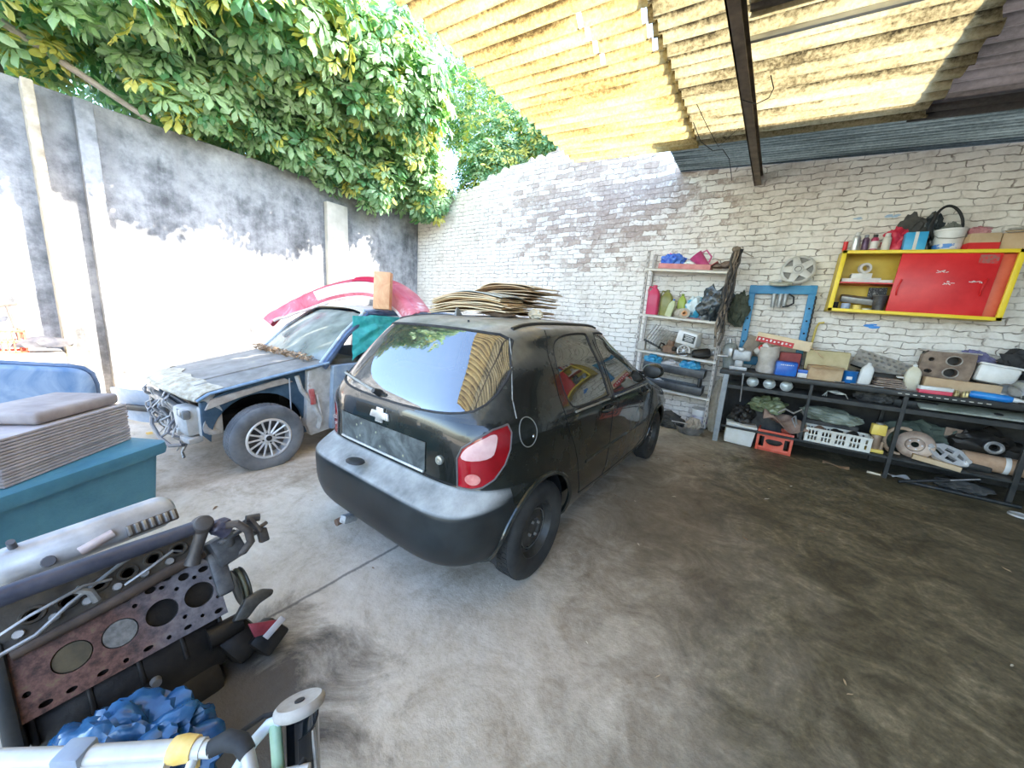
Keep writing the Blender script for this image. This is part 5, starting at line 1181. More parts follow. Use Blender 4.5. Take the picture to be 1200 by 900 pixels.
# ------------------------------------------------------------------ metal shelving by the car
sh = thing('metal_shelving', 'cream metal shelving unit on slotted angle posts against the brick wall', 'shelving', (-1.05, 5.75, 0))
SX0, SX1 = -.555, .555
def shz(x, z): return z - .040 * (x / .555) * .8
for sx, y in ((SX0, 0), (SX1, 0), (SX0, .34), (SX1, .34)):
    b = B(); b.box((sx, y, 1.30), (.036, .004, 2.60)); b.box((sx - math.copysign(.016, sx), y + (.016 if y == 0 else -.016), 1.30), (.004, .034, 2.60))
    po = b.out('post', SLOT, sh, smooth=False)
    b = B()
    for k in range(34): b.box((sx, y - .0025 if y == 0 else y + .0025, .10 + .075 * k), (.008, .002, .030))
    b.out('slots', SEAM, po, smooth=False)
for z in (2.31, 1.63, 1.08, .54):
    b = B(); a = math.atan(.0577)
    b.box((0, .17, z), (1.14, .36, .006), (0, a, 0)); b.box((0, -.008, z - .012), (1.14, .004, .036), (0, a, 0)); b.box((0, .348, z - .012), (1.14, .004, .036), (0, a, 0)); b.out('shelf', SHELFW, sh, smooth=False)
b = B(); b.tube([(SX0, .36, .1), (SX0 - .03, .36, 1.4), (SX0 + .04, .36, 2.6)], .008, 6); b.out('brace', SLOT, sh)
SHX, SHY = -1.05, 5.75
def on(x, y, z, dz=.006): return (x, y, z - .0577 * (x - SHX) + dz)
# top shelf
t = thing('red_tray', 'faded red shallow tray on the top shelf', 'tray', on(-1.10, 5.90, 2.31), rot=(0, R(3.3), 0))
b = B(); b.box((0, 0, .008), (.70, .26, .012), bev=.003); 
for sy in (-1, 1): b.box((0, sy * .127, .04), (.70, .010, .075), bev=.003)
for sx in (-1, 1): b.box((sx * .345, 0, .04), (.010, .26, .075), bev=.003)
b.out('tray_body', mat('faded salmon red', (.50, .15, .14), (.62, .26, .24), 7, .5), t)
b = B(); b.box((.36, -.02, .075), (.16, .22, .010), (0, R(-38), 0), bev=.002); b.out('tray_flap', mat('dark red flap', (.36, .06, .06), (.5, .14, .12), 8, .5), t)
bag('royal blue crumpled plastic bag in the red tray on the top shelf', on(-1.28, 5.90, 2.31, .022), (.15, .10, .10), mat('royal blue film', (.02, .08, .50), (.10, .25, .70), 7, .25, bump=.4, bscale=20), 1)
b = B(); b.cyl((0, 0, 0), (0, 0, .19), .018, .012, 10); single(b, 'pink_stick', mat('hot pink plastic', (.75, .08, .35), None, rough=.4), 'thin hot pink stick standing behind the royal blue bag', 'stick', on(-1.36, 5.98, 2.31, .016), (0, .08, 0))
bag('pale mint plastic bag in the red tray between the blue bag and the pink jug', on(-1.02, 5.90, 2.31, .022), (.13, .09, .055), mat('pale mint film', (.60, .72, .66), (.76, .80, .74), 7, .3, bump=.3, bscale=20), 2)
t = thing('plastic_jug', 'magenta plastic measuring jug tipped over on the top shelf', 'jug', on(-.80, 5.88, 2.31, .035), rot=(R(6), R(-42), 0))
b = B(); b.lathe([(0, 0), (.045, 0), (.050, .01), (.074, .20), (.078, .205), (.071, .20), (.047, .012), (0, .012)], 28); b.out('jug_body', mat('magenta plastic', (.55, .06, .22), (.66, .14, .30), 6, .35), t)
b = B(); b.tube([(.070, 0, .18), (.12, 0, .17), (.115, 0, .08), (.056, 0, .05)], .009, 8); b.out('handle', MATS['magenta plastic'], t)
b = B(); b.blob((0, 0, .04), (.12, .09, .06), 9, .5, 3, 3, crease=.4, flat=0); single(b, 'rag', mat('brown scraps', (.12, .08, .06), (.28, .20, .15), 14, .9), 'brown tangled rag at the right end of the top shelf', 'rag', on(-.60, 5.87, 2.31, .01))
# second shelf
bottle('crimson plastic oil jug standing at the left end of the second shelf', on(-1.47, 5.86, 1.63), .15, .12, .34, PINKR, PINKR)
bottle('olive green oil jug beside the crimson jug', on(-1.29, 5.92, 1.63), .15, .10, .30, OLIVE, OLIVE)
bottle('lime green bottle behind the beige paper roll', on(-1.08, 5.97, 1.63), .10, .08, .27, mat('lime plastic', (.30, .38, .05), (.40, .48, .10), 6, .4), mat('lime cap', (.20, .30, .04), None, rough=.4), handle=False, name='plastic_bottle', cat='bottle')
bottle('small pale green bottle with a blue base in front of the olive jug', on(-1.225, 5.82, 1.63), .08, .06, .20, mat('pale green plastic', (.42, .46, .24), (.52, .55, .34), 6, .4), BLUEP, handle=False, name='plastic_bottle', cat='bottle', rot=(0, R(14), 0))
t = thing('paper_roll', 'beige paper roll with an orange core lying on the second shelf', 'roll', on(-1.05, 5.84, 1.63, .068), rot=(R(90), 0, R(28)))
b = B(); b.lathe([(.022, -.12), (.066, -.12), (.066, .12), (.022, .12)], 28); b.out('roll_body', BEIGE, t)
b = B(); b.lathe([(.020, -.06), (.020, .123), (.030, .123)], 20); b.lathe([(.012, .10), (.020, .124), (.034, .124), (.036, .12)], 24); b.out('roll_core', mat('orange core', (.75, .38, .18), None, rough=.7), t)
bag('teal and white plastic bag behind the black bag on the second shelf', on(-.88, 5.93, 1.63), (.12, .09, .15), mat('teal white film', (.62, .70, .72), (.05, .38, .58), 5, .3, lo=.46, hi=.54, bump=.4, bscale=16), 4)
bag('big black plastic bag slumping over the edge of the second shelf', on(-.68, 5.82, 1.63, .0), (.17, .12, .22), mat('black bin bag', (.012, .016, .018), (.05, .06, .065), 8, .22, bump=.6, bscale=14), 6, (0, R(12), 0), amp=.38, crease=.35)
b = B(); b.box((0, 0, .012), (.26, .16, .022), bev=.006); single(b, 'dark_case', mat('dark wine plastic', (.16, .04, .05), (.24, .08, .09), 8, .5), 'flat dark wine red case under the black bag', 'case', on(-.88, 5.83, 1.63, .0), (0, R(3.3), 0))
# third shelf
t = thing('radiator_core', 'old finned metal core leaning among parts on the third shelf', 'car part', on(-1.36, 5.88, 1.08, .085), rot=(0, R(24), R(10)))
b = B()
for k in range(9): b.box((-.14 + .035 * k, 0, .12), (.005, .17, .23), (0, R(6), 0))
b.out('fins', mat('grimy pale fins', (.34, .30, .26), (.52, .47, .40), 16, .6, .3), t)
b = B(); b.box((0, 0, .008), (.33, .19, .016), bev=.004); b.out('base_plate', DSTEEL, t)
t = thing('carburettor', 'dark greasy carburettor sitting left of the white box on the third shelf', 'car part', on(-1.14, 5.84, 1.08))
b = B(); b.box((0, 0, .05), (.15, .12, .09), (0, 0, .2), bev=.015); b.cyl((0, 0, .08), (.02, 0, .15), .05, .042, 20, bev=.005); b.cyl((-.09, 0, .05), (.06, -.02, .05), .03, .03, 14); b.out('carb_body', RUST, t)
b = B(); b.cyl((.06, -.05, .06), (.10, -.08, .06), .028, .024, 14); b.out('inlet', GREASE, t); b = B(); b.tube([(-.05, -.06, .10), (-.09, -.08, .12), (-.12, -.06, .05)], .010, 8); b.out('throttle_arm', GREASE, t)
b = B(); b.box((0, 0, .05), (.09, .09, .10), bev=.008); b.cyl((0, -.046, .055), (0, -.052, .055), .026, None, 18); single(b, 'metal_block', mat('pale dirty block', (.42, .38, .33), (.56, .52, .46), 10, .6, .2), 'small pale cube shaped part with a round hole at the left of the third shelf', 'car part', on(-1.53, 5.78, 1.08))
t = thing('storage_box', 'white plastic box with a black label tilted on parts on the third shelf', 'box', on(-.90, 5.86, 1.08, .175), rot=(R(12), R(12), R(-14)))
b = B(); b.box((0, 0, .085), (.27, .17, .16), bev=.022, taper=.9); b.out('box_body', WHITEP, t)
b = B(); b.box((.03, -.083, .095), (.15, .004, .085), (R(-3), 0, 0), bev=.0015); lab = b.out('black_label', mat('black label', (.03, .035, .03), (.09, .10, .09), 30, .5), t)
b = B()
for k in range(4): b.box((.03, -.0865, .125 - .018 * k), (.11 - .02 * (k % 2), .002, .007), (R(-3), 0, 0))
b.out('label_lines', WHITE, lab)
t = thing('pulley_wheel', 'spoked pale metal pulley standing below the white box on the third shelf', 'car part', on(-.92, 5.77, 1.08, .085), rot=(R(84), 0, R(-6)))
b = B(); b.lathe([(.062, -.018), (.078, -.022), (.082, -.012), (.074, 0), (.082, .012), (.078, .022), (.062, .018), (.062, -.018)], 36); b.out('rim', mat('pale pulley metal', (.46, .43, .40), (.60, .57, .52), 16, .5, .4), t)
for k in range(8):
    a = 2 * PI * k / 8; b = B(); b.cyl((.015 * math.cos(a), .015 * math.sin(a), 0), (.066 * math.cos(a), .066 * math.sin(a), 0), .007, .009, 8); b.out('spoke', MATS['pale pulley metal'], t)
b = B(); b.cyl((0, 0, -.02), (0, 0, .024), .020, .018, 16); b.out('hub', STEEL, t)
t = thing('alternator', 'dark cylindrical alternator at the right end of the third shelf', 'car part', on(-.68, 5.84, 1.08, .075), rot=(0, R(80), R(20)))
b = B(); b.lathe([(0, -.10), (.05, -.10), (.062, -.08), (.065, .05), (.055, .075), (0, .08)], 28); b.box((.07, 0, 0), (.05, .03, .03), bev=.006); b.out('housing', GREASE, t)
b = B(); b.lathe([(0, .08), (.035, .082), (.04, .09), (.032, .10), (.04, .112), (0, .114)], 24); b.out('pulley', STEEL, t)
b = B(); b.tube([(-.25, -.02, .03), (-.1, -.03, .05), (.05, -.02, .03), (.2, 0, .06)], .012, 8); single(b, 'steel_bar', DSTEEL, 'dark bent steel bar lying in front of the alternator', 'bar', on(-.76, 5.76, 1.08))
# black trays under the third shelf
for (nm, z, lab) in (('parts_tray', .80, 'upper black parts tray holding blue bags under the third shelf'), ('parts_tray', .55, 'lower black parts tray standing on the bottom shelf')):
    t = thing(nm, lab, 'tray', on(-1.03, 5.86, z), rot=(0, R(3.3), 0))
    b = B(); b.box((0, 0, .008), (.86, .30, .014), bev=.003); b.out('tray_floor', BLACK, t)
    for sx, sy in ((0, 1), (0, -1), (1, 0), (-1, 0)):
        b = B(); b.box((sx * .425, sy * .147, .06), (.86 if sy else .012, .012 if sy else .30, .115), bev=.003); b.out('tray_side', mat('black tray plastic', (.02, .02, .02), (.07, .07, .07), 7, .4, c3=(.2, .2, .19)), t)
for sx in (-1, 1):
    b = B(); b.box((0, 0, .065), (.03, .26, .13), bev=.003); single(b, 'support_block', DSTEEL, 'dark spacer block carrying the ' + ('left' if sx < 0 else 'right') + ' end of the upper black tray', 'block', on(-1.03 + sx * .38, 5.86, .665, .005))
bag('crumpled blue plastic bag at the left of the upper black tray', on(-1.34, 5.84, .80, .02), (.14, .11, .13), TEAL, 7)
bag('crumpled blue plastic bag at the right of the upper black tray', on(-.80, 5.84, .80, .02), (.16, .11, .13), TEAL, 8, (0, R(-15), 0))
bag('grey dirty foam wad between two blue bags in the upper black tray', on(-1.06, 5.83, .80, .02), (.16, .11, .10), mat('grey foam', (.38, .35, .33), (.55, .52, .50), 14, .9, bump=.4), 9, name='foam_wad', cat='foam')
bag('white crumpled paper in the lower black tray', on(-1.22, 5.80, .55, .02), (.08, .06, .07), WHITE, 10, name='paper_wad', cat='paper')
b = B(); b.tube([(-.18, 0, .03), (0, .02, .05), (.16, 0, .03)], .016, 8); single(b, 'rubber_hose', RUBBER, 'short black hose lying in the lower black tray', 'hose', on(-.88, 5.84, .55, .016))
for o in [o for o in COL.objects if o.parent is None and o.get('category') and -1.62 < o.location.x < -.45 and o.location.y > 5.7 and o.location.z > 1.0]:
    if o['category'] in ('bag', 'jug', 'bottle', 'roll', 'car part', 'box', 'foam', 'rag', 'stick'): o.scale = (1.18, 1.1, 1.28)
# on the floor under the shelving
t = thing('paint_bucket', 'white plastic bucket on the floor behind the right shelving post', 'bucket', (-.58, 5.98, 0))
b = B(); b.lathe([(0, 0), (.10, 0), (.13, .27), (.137, .275), (.137, .29), (.125, .29), (.097, .012), (0, .012)], 30); b.out('bucket_body', WHITEP, t)
b = B(); b.lathe([(.0, .30), (.139, .30), (.139, .285), (.130, .285)], 30); b.out('lid', WHITE, t)
b = B(); b.lathe([(.113, .09), (.126, .20)], 30, MX.Scale(1.012, 4)); b.out('label_band', mat('violet label', (.20, .14, .34), (.62, .60, .62), 12, .5, lo=.4, hi=.5), t)
t = thing('drain_pan', 'grey oil drain pan on the floor under the shelving', 'pan', (-.66, 5.58, 0))
b = B(); b.lathe([(0, .006), (.14, .006), (.19, .10), (.20, .10), (.15, 0), (0, 0)], 36); b.out('pan_body', mat('oily grey pan', (.12, .12, .12), (.34, .33, .31), 8, .35, .4), t)
b = B(); b.tube([(-.24, -.02, .13), (0, .01, .125), (.2, .03, .112)], .008, 8); single(b, 'rod', STEEL, 'thin bright rod lying across the drain pan', 'rod', (-.66, 5.56, 0))
bag('black oily rag heap on the floor behind the drain pan', (-.98, 5.70, 0), (.22, .16, .14), DARKF, 12, name='rag', cat='rag', flat=-.6)
bag('stained beige sack slumped in the drain pan', (-.62, 5.60, .016), (.10, .08, .13), mat('stained sack', (.30, .24, .18), (.46, .40, .32), 10, .9), 13, name='sack', cat='sack', flat=-.6)
bag('tall grey rolled sack standing between the shelving and the bench', (-.40, 5.92, 0), (.09, .09, .42), mat('grey brown sackcloth', (.30, .26, .20), (.44, .39, .31), 12, .9, bump=.4), 14, name='sack', cat='sack', amp=.18, crease=.15, flat=-.9)
# bundle of belts and cables hung on the right post
t = thing('cable_bundle', 'dark bundle of old cables and belts hanging down the right shelving post', 'cables', (-.46, 5.72, 2.55))
rl = random.Random(4)
for k in range(11):
    x0, y0 = rl.uniform(-.03, .05), rl.uniform(-.05, .0); L_ = rl.uniform(.7, 1.35)
    b = B(); b.tube([(x0 + .022 * math.sin(i * 1.1 + k) - .06 * i / 12, y0 + .018 * math.cos(i * .9 + k * 2), -L_ * i / 12) for i in range(13)], rl.uniform(.008, .016), 7)
    b.out('cable', [mat('dark belt rubber', (.025, .022, .02), (.09, .075, .06), 14, .8), mat('brown rope', (.16, .12, .085), (.28, .22, .16), 20, .9), RUBBER][k % 3], t)
b = B(); b.cyl((-.02, .02, .02), (.20, -.0, -.10), .006, .004, 6); b.blob((-.01, -.02, .0), (.05, .05, .04), 3, .3, 3, 2); b.out('hanging_knot', MATS['brown rope'], t)
bag('dark green net bag hanging on the wall right of the cable bundle', (-.34, 6.02, 1.55), (.12, .08, .25), mat('dark net', (.035, .045, .03), (.10, .11, .08), 14, .9, bump=.5), 15, name='net_bag', amp=.3, crease=.3, flat=-.95)
b = B(); b.tube([(0, 0, 0), (-.06, .05, .40), (-.10, .05, .82)], .008, 6); single(b, 'wall_wire', SLOT, 'thin brace wire leaning on the wall left of the shelving', 'wire', (-1.70, 6.06, .0) if False else (-1.72, 6.0, 0.0), (0, R(-2), 0))

# ------------------------------------------------------------------ workbench
BZ = .985
wbn = thing('steel_workbench', 'long dark steel workbench with open shelves along the brick wall', 'workbench', (-.31, 5.45, 0))
b = B(); b.box((1.62, .34, BZ - .012), (3.40, .70, .024), bev=.004); b.out('bench_top', mat('oily bench top', (.035, .03, .026), (.12, .10, .08), 7, .55, .1), wbn)
b = B(); b.box((1.62, -.015, BZ - .028), (3.40, .03, .055), bev=.003)
b.out('top_edge', DSTEEL, wbn)
b = B()
for k in range(12): b.box((1.60 + .055 * k, -.0315, BZ - .028), (.03, .002, .008))
b.out('edge_marks', mat('worn pale marks', (.62, .58, .48), None, rough=.7), wbn)
for nm, x, y, z0, z1, w_, m in (('leg', .0, 0, 0, BZ - .02, .062, GSTEEL), ('leg', .0, .66, 0, BZ - .02, .05, DSTEEL), ('strut', .88, 0, .24, BZ - .02, .030, DSTEEL), ('leg', 1.66, 0, 0, BZ - .02, .036, DSTEEL), ('leg', 1.66, .66, 0, BZ - .02, .036, DSTEEL), ('leg', 2.52, 0, 0, BZ - .02, .040, DSTEEL), ('leg', 3.28, 0, 0, BZ - .02, .04, DSTEEL), ('leg', 3.28, .66, 0, BZ - .02, .04, DSTEEL)):
    b = B(); b.box((x, y, (z0 + z1) / 2), (w_, .036, z1 - z0), bev=.003); b.out(nm, m, wbn, smooth=False)
for nm, z, x0, d_, w_ in (('mid_rail', .775, .0, .0, .050), ('low_rail', .235, .0, .0, .026)):
    b = B(); b.box((1.64 + x0, d_, z), (3.28, .03, w_), bev=.003); b.out(nm, DSTEEL, wbn, smooth=False)
b = B(); b.box((1.64, .34, .785), (3.28, .62, .012)); b.out('mid_shelf', mat('grimy shelf', (.05, .05, .045), (.13, .12, .10), 6, .7), wbn, smooth=False)
b = B(); b.box((2.08, .34, .240), (2.40, .62, .014)); b.out('low_shelf', MATS['grimy shelf'], wbn, smooth=False)

b = B(); b.box((1.64, .690, .483), (3.40, .008, .962)); b.out('added_dark_backing', mat('dark added backing', (.018, .016, .014), (.05, .045, .038), 5, .8), wbn, smooth=False)  # dark sheet added to blacken the space under the bench
# ------------------------------------------------------------------ blue press frame on the wall
pr_ = thing('press_frame', 'blue steel press frame bolted to the brick wall above the bench', 'press', (.11, 6.095, 0))
for sx in (-1, 1):
    b = B(); b.box((sx * .325, 0, 1.565), (.075, .07, 1.14), bev=.004); up = b.out('upright', BLUE, pr_)
    b = B()
    for k in range(5): b.cyl((sx * .325, -.037, 1.2 + .16 * k), (sx * .325, -.033, 1.2 + .16 * k), .012, None, 10)
    b.out('pin_hole', SEAM, up)
b = B(); b.box((0, -.005, 2.075), (.73, .08, .11), bev=.004); b.out('crossbar', BLUE, pr_)
b = B(); b.box((0, 0, 1.10), (.66, .06, .12), bev=.004); b.out('lower_beam', BLUE, pr_)
for x in (-.07, .0, .055): 
    b = B(); b.cyl((x, -.06, 2.02), (x, -.06, 1.84 + .02 * (x > 0)), .026, .022, 14, bev=.004); b.out('ram', mat('grey ram', (.30, .31, .30), (.46, .46, .44), 14, .45, .4), pr_)
b = B(); b.tube([(.08, -.06, 2.02), (.14, -.065, 1.98), (.15, -.07, 1.90), (.10, -.075, 1.86), (.04, -.07, 1.85)], .010, 8); b.out('hydraulic_hose', RUBBER, pr_)
b = B(); b.tube([(.365 + .006 * (k % 2), -.045, 2.0 - .03 * k) for k in range(22)], .010, 6); b.out('chain', DSTEEL, pr_)
t = thing('gauge_lid', 'round pale lid sitting on the crossbar of the blue press below the hubcap', 'lid', (.08, 5.96, 2.128), rot=(R(14), 0, 0))
b = B(); b.lathe([(0, .0), (.12, .0), (.13, .012), (.125, .03), (0, .045)], 32); b.out('lid_body', mat('pale green lid', (.36, .36, .28), (.50, .49, .40), 10, .5), t)
b = B(); b.cyl((0, 0, .04), (0, 0, .055), .03, .025, 16); b.out('lid_knob', STEEL, t)
t = thing('hubcap', 'pale grey five spoke plastic hubcap leaning on the brick wall above the blue press', 'hubcap', (.235, 6.01, 2.145), rot=(R(80), 0, R(-6)))
HC = mat('scuffed hubcap plastic', (.46, .44, .40), (.60, .57, .52), 12, .45, .1, c3=(.34, .32, .29))
HM_ = MX.Translation((0, .185, 0))
b = B(HM_); b.lathe([(.150, -.014), (.176, -.012), (.186, .0), (.176, .014), (.158, .020), (.150, .014), (.150, -.014)], 48); b.out('outer_ring', HC, t)
for k in range(5):
    a = 2 * PI * k / 5 + PI / 2 + .3; c_, s2 = math.cos(a), math.sin(a)
    b = B(HM_ @ MX.Rotation(a, 4, 'Z')); b.prism([(.03, -.052), (.165, -.034), (.165, .034), (.03, .052)], .024, MX.Translation((0, 0, .0)), bev=.008); b.out('spoke', HC, t)
b = B(HM_); b.lathe([(.062, .0), (.060, .030), (.045, .038), (.034, .036), (.032, .028), (0, .030)], 36); hb = b.out('center_cap', HC, t)
b = B(HM_); b.tube([(.034 * math.cos(q), .034 * math.sin(q), .037) for q in [2 * PI * j / 30 for j in range(30)]], .003, 6, closed=True); b.out('cap_ring', DSTEEL, hb)
b = B(HM_); b.lathe([(0, -.012), (.15, -.012)], 40); b.out('back_disc', mat('dark hubcap back', (.22, .21, .19), None, rough=.7), t)  # plain darker disc behind the spokes
b = B(); b.cyl((0, 0, 0), (.03, .02, .62), .013, .013, 8); b.tube([(.03, .02, .62), (.05, .02, .68), (.10, .02, .69)], .012, 8); single(b, 'yellow_pipe', mat('dull yellow paint', (.50, .36, .06), (.62, .48, .12), 9, .5), 'dull yellow bent pipe standing right of the blue press', 'pipe', (.52, 6.08, BZ))

# ------------------------------------------------------------------ yellow and red wall cabinet
cbn = thing('wall_cabinet', 'yellow framed wall cabinet with red sliding doors hung on the brick wall', 'cabinet', (1.27, 5.85, 1.79), rot=(0, R(2.0), 0))
CW, CH, CD = 1.36, .70, .29
b = B()
for sx in (-1, 1): b.box((sx * (CW / 2 - .022), 0, CH / 2), (.044, .03, CH), bev=.003)
for z in (.018, CH - .018): b.box((0, 0, z), (CW, .03, .036), bev=.003)
b.out('front_frame', YEL, cbn)
b = B()
for sx in (-1, 1): b.box((sx * (CW / 2 - .006), CD / 2, CH / 2), (.012, CD, CH))
for z in (.006, CH - .006): b.box((0, CD / 2, z), (CW, CD, .012))
b.box((0, CD - .006, CH / 2), (CW, .012, CH)); b.out('carcass', mat('ochre inner paint', (.60, .40, .03), (.70, .50, .06), 6, .5), cbn, smooth=False)
b = B(); b.box((-.38, CD / 2, .34), (.56, CD - .03, .014)); b.out('inner_shelf', RED, cbn, smooth=False)
b = B(); b.box((.19, .022, CH / 2), (.72, .016, CH - .07), bev=.003); dr = b.out('sliding_door', mat('scratched red door', (.60, .010, .014), (.74, .028, .03), 4, .38, c3=(.66, .06, .05)), cbn)
for x, z in ((-.125, .30), (.485, .33)):
    b = B(); b.tube([(x + .004, .014, z - .085), (x - .006, -.012, z - .06), (x - .008, -.018, z), (x + .002, -.012, z + .06), (x + .012, .014, z + .085)], .008, 8); b.out('door_handle', RED, dr)
b = B()
rl = random.Random(8)
for (x0, z0) in ((.26, .36), (.43, .37), (.18, .47)):
    for k in range(6): b.box((x0 + rl.uniform(-.04, .04), .0125, z0 + rl.uniform(-.015, .02)), (rl.uniform(.015, .05), .003, .006), (0, rl.uniform(-.6, .6), 0))
b.out('chalk_mark', WHITE, dr, smooth=False)
b = B(); b.grid(lambda u, v: V((.40 + .13 * u, .0125, .565 + .085 * v)), 3, 3, .002); b.out('worn_patch', mat('worn grey patch', (.32, .12, .10), (.62, .03, .03), 40, .6, lo=.45, hi=.6), dr)
b = B(); b.box((.575, .055, CH / 2), (.16, .016, CH - .07), bev=.003); b.out('rear_door', mat('orange red door', (.66, .10, .04), (.74, .16, .08), 6, .4), cbn)
CT = lambda x: 1.79 + .70 - .035 * (x - 1.27) + .001
def cb_at(x, z): return z - .035 * (x - 1.27)
# things inside the open bay
carton('stack of white papers in a flat white box on the red inner shelf', (.84, 5.99, cb_at(.84, 1.79 + .348)), (.34, .16, .05), WHITE, name='paper_box')
carton('small white carton at the right of the red inner shelf', (1.06, 5.95, cb_at(1.06, 1.79 + .348)), (.10, .09, .035), WHITE, name='small_carton')
carton('white carton lying on top of the flat paper box in the cabinet', (.84, 5.99, cb_at(.84, 1.79 + .40)), (.18, .12, .055), WHITEP, name='small_carton')
t = thing('tape_roll', 'roll of white tape standing on the white carton in the cabinet', 'tape', (.86, 5.98, cb_at(.86, 1.79 + .457) + .062), rot=(R(90), 0, R(20)))
b = B(); b.lathe([(.036, -.022), (.060, -.022), (.060, .022), (.036, .022), (.036, -.022)], 30); b.out('tape_body', WHITE, t)
b = B(); b.lathe([(.033, -.023), (.033, .023), (.037, .023), (.037, -.023)], 30); b.out('core', BEIGE, t)
b = B(); b.box((0, 0, .035), (.30, .13, .07), bev=.012); single(b, 'metal_tray', mat('grey tin tray', (.26, .26, .25), (.40, .40, .38), 9, .4, .5), 'grey tin tray tilted in the lower cabinet bay', 'tray', (.85, 6.02, 1.93), (R(18), R(8), 0))
t = thing('steel_cup', 'dark steel tumbler in the lower bay of the cabinet', 'cup', (1.05, 5.95, cb_at(1.05, 1.802)))
b = B(); b.lathe([(0, 0), (.045, 0), (.048, .01), (.066, .19), (.070, .195), (.064, .19), (.044, .012), (0, .012)], 30); b.out('cup_body', mat('dark steel', (.16, .16, .17), (.30, .30, .31), 14, .3, .8), t)
b = B(); b.lathe([(.069, .192), (.072, .196), (.069, .2)], 30); b.out('cup_rim', STEEL, t)
b = B(); b.box((0, 0, .06), (.16, .012, .12), (R(-8), 0, 0)); single(b, 'dark_card', mat('black printed card', (.03, .03, .03), (.30, .30, .28), 60, .6, lo=.55, hi=.6), 'black printed card standing behind the steel tumbler', 'card', (1.03, 6.05, 1.99))
for (x, y, r, h, m, lab, c) in ((.66, 5.94, .035, .10, mat('dark glass', (.02, .02, .02), None, rough=.15), 'dark glass jar at the left of the lower cabinet bay', 'jar'), (.76, 5.92, .042, .09, mat('blue white tin', (.55, .62, .72), (.10, .20, .45), 12, .4), 'blue and white tin in the lower cabinet bay', 'can'), (.86, 5.91, .038, .075, mat('yellow tin', (.80, .60, .10), (.88, .74, .30), 8, .4), 'small yellow tin in the lower cabinet bay', 'can'), (.95, 5.92, .04, .04, WHITEP, 'low white tin beside the yellow tin in the cabinet', 'can')):
    can(lab, (x, y, cb_at(x, 1.802)), r, h, m, name='small_tin' if c == 'can' else 'glass_jar', nozzle=False, cat=c)
# things on top of the cabinet
can('slim red can at the left end of the cabinet top', (.645, 6.03, CT(.645)), .022, .13, RED, name='spray_can', nozzle=False)
can('silver spray can first in the row on the cabinet top', (.725, 5.95, CT(.725)), .036, .22, mat('silver can', (.55, .55, .55), (.7, .7, .7), 12, .3, .7), WHITEP)
can('dark purple spray can between the silver and the red spray cans', (.815, 6.0, CT(.815)), .032, .20, mat('dark purple can', (.10, .05, .10), (.22, .14, .2), 12, .35, .3), mat('grey cap', (.3, .3, .32), None, rough=.4))
can('red spray can with a dark cap on the cabinet top', (.885, 5.95, CT(.885)), .033, .19, mat('red violet can', (.45, .05, .12), (.6, .2, .25), 10, .35, .3), BLACK, band=WHITE)
can('cream spray can at the right of the row on the cabinet top', (.985, 5.95, CT(.985)), .038, .20, mat('cream can', (.62, .57, .48), (.72, .68, .60), 10, .4), WHITEP)
bag('red rubber gloves in a heap behind the spray cans', (1.07, 6.02, CT(1.07)), (.11, .07, .16), mat('red glove rubber', (.55, .02, .05), (.68, .06, .10), 6, .4, bump=.4), 21, name='gloves', cat='gloves', amp=.4)
bag('dark grey jacket heaped on the cabinet top behind the blue box', (1.19, 6.06, CT(1.19)), (.14, .07, .24), DARKF, 22, name='jacket', cat='clothes', amp=.3)
carton('bright blue and white carton on the cabinet top', (1.20, 5.93, CT(1.20)), (.17, .12, .19), mat('sky blue print', (.03, .34, .62), (.06, .44, .72), 8, .4), name='printed_carton', tape=WHITE)
bag('black plastic bag on the cabinet top between the blue carton and the bucket', (1.33, 6.06, CT(1.33)), (.10, .06, .24), MATS['black bin bag'], 23)
t = thing('white_bucket', 'white plastic bucket with blue print on the cabinet top', 'bucket', (1.465, 5.98, CT(1.465)))
b = B(); b.lathe([(0, 0), (.098, 0), (.100, .004), (.118, .20), (.124, .203), (.124, .22), (.114, .22), (.096, .010), (0, .010)], 32); b.out('bucket_body', WHITEP, t)
b = B(); b.lathe([(.1035, .02), (.1075, .065)], 32, MX.Scale(1.01, 4)); b.out('blue_band', mat('blue print', (.05, .22, .60), (.74, .74, .74), 9, .4, lo=.5, hi=.55), t)
b = B(); b.tube([(-.122, 0, .18), (-.10, -.09, .13), (0, -.135, .11), (.10, -.09, .13), (.122, 0, .18)], .004, 6); b.out('bail', STEEL, t)
b = B(); b.tube([(.118 * math.cos(a) * 1.0, .02 * math.sin(a * 2), .275 + .185 * math.sin(a)) for a in [2 * PI * k / 36 for k in range(36)]], .013, 8, closed=True); single(b, 'rubber_hose', RUBBER, 'black hose coiled in a ring standing in the white bucket on the cabinet', 'hose', (1.46, 5.98, CT(1.46) + .012), (0, R(-8), R(10)))
bag('grey green cloth stuffed in the white bucket on the cabinet', (1.46, 5.98, CT(1.46) + .10), (.085, .075, .13), mat('grey green cloth', (.14, .15, .13), (.24, .25, .22), 9, .9), 24, name='cloth', cat='cloth', flat=-.6)
carton('red and brown cardboard box on the cabinet top beside the white bucket', (1.68, 5.96, CT(1.68)), (.22, .18, .16), CARD, (0, 0, R(8)), open_=0, tape=None)
b = B(); b.box((0, 0, .035), (.224, .184, .066)); single(b, 'red_sleeve', RED, 'bright red sleeve around the base of the brown box on the cabinet', 'sleeve', (1.68, 5.96, CT(1.68)), (0, 0, R(8)))
bag('dusty pink rag lying on the red and brown box', (1.66, 5.97, CT(1.66) + .16), (.09, .06, .05), mat('pink cloth', (.45, .16, .18), (.55, .28, .28), 8, .9), 25, name='rag', cat='rag')
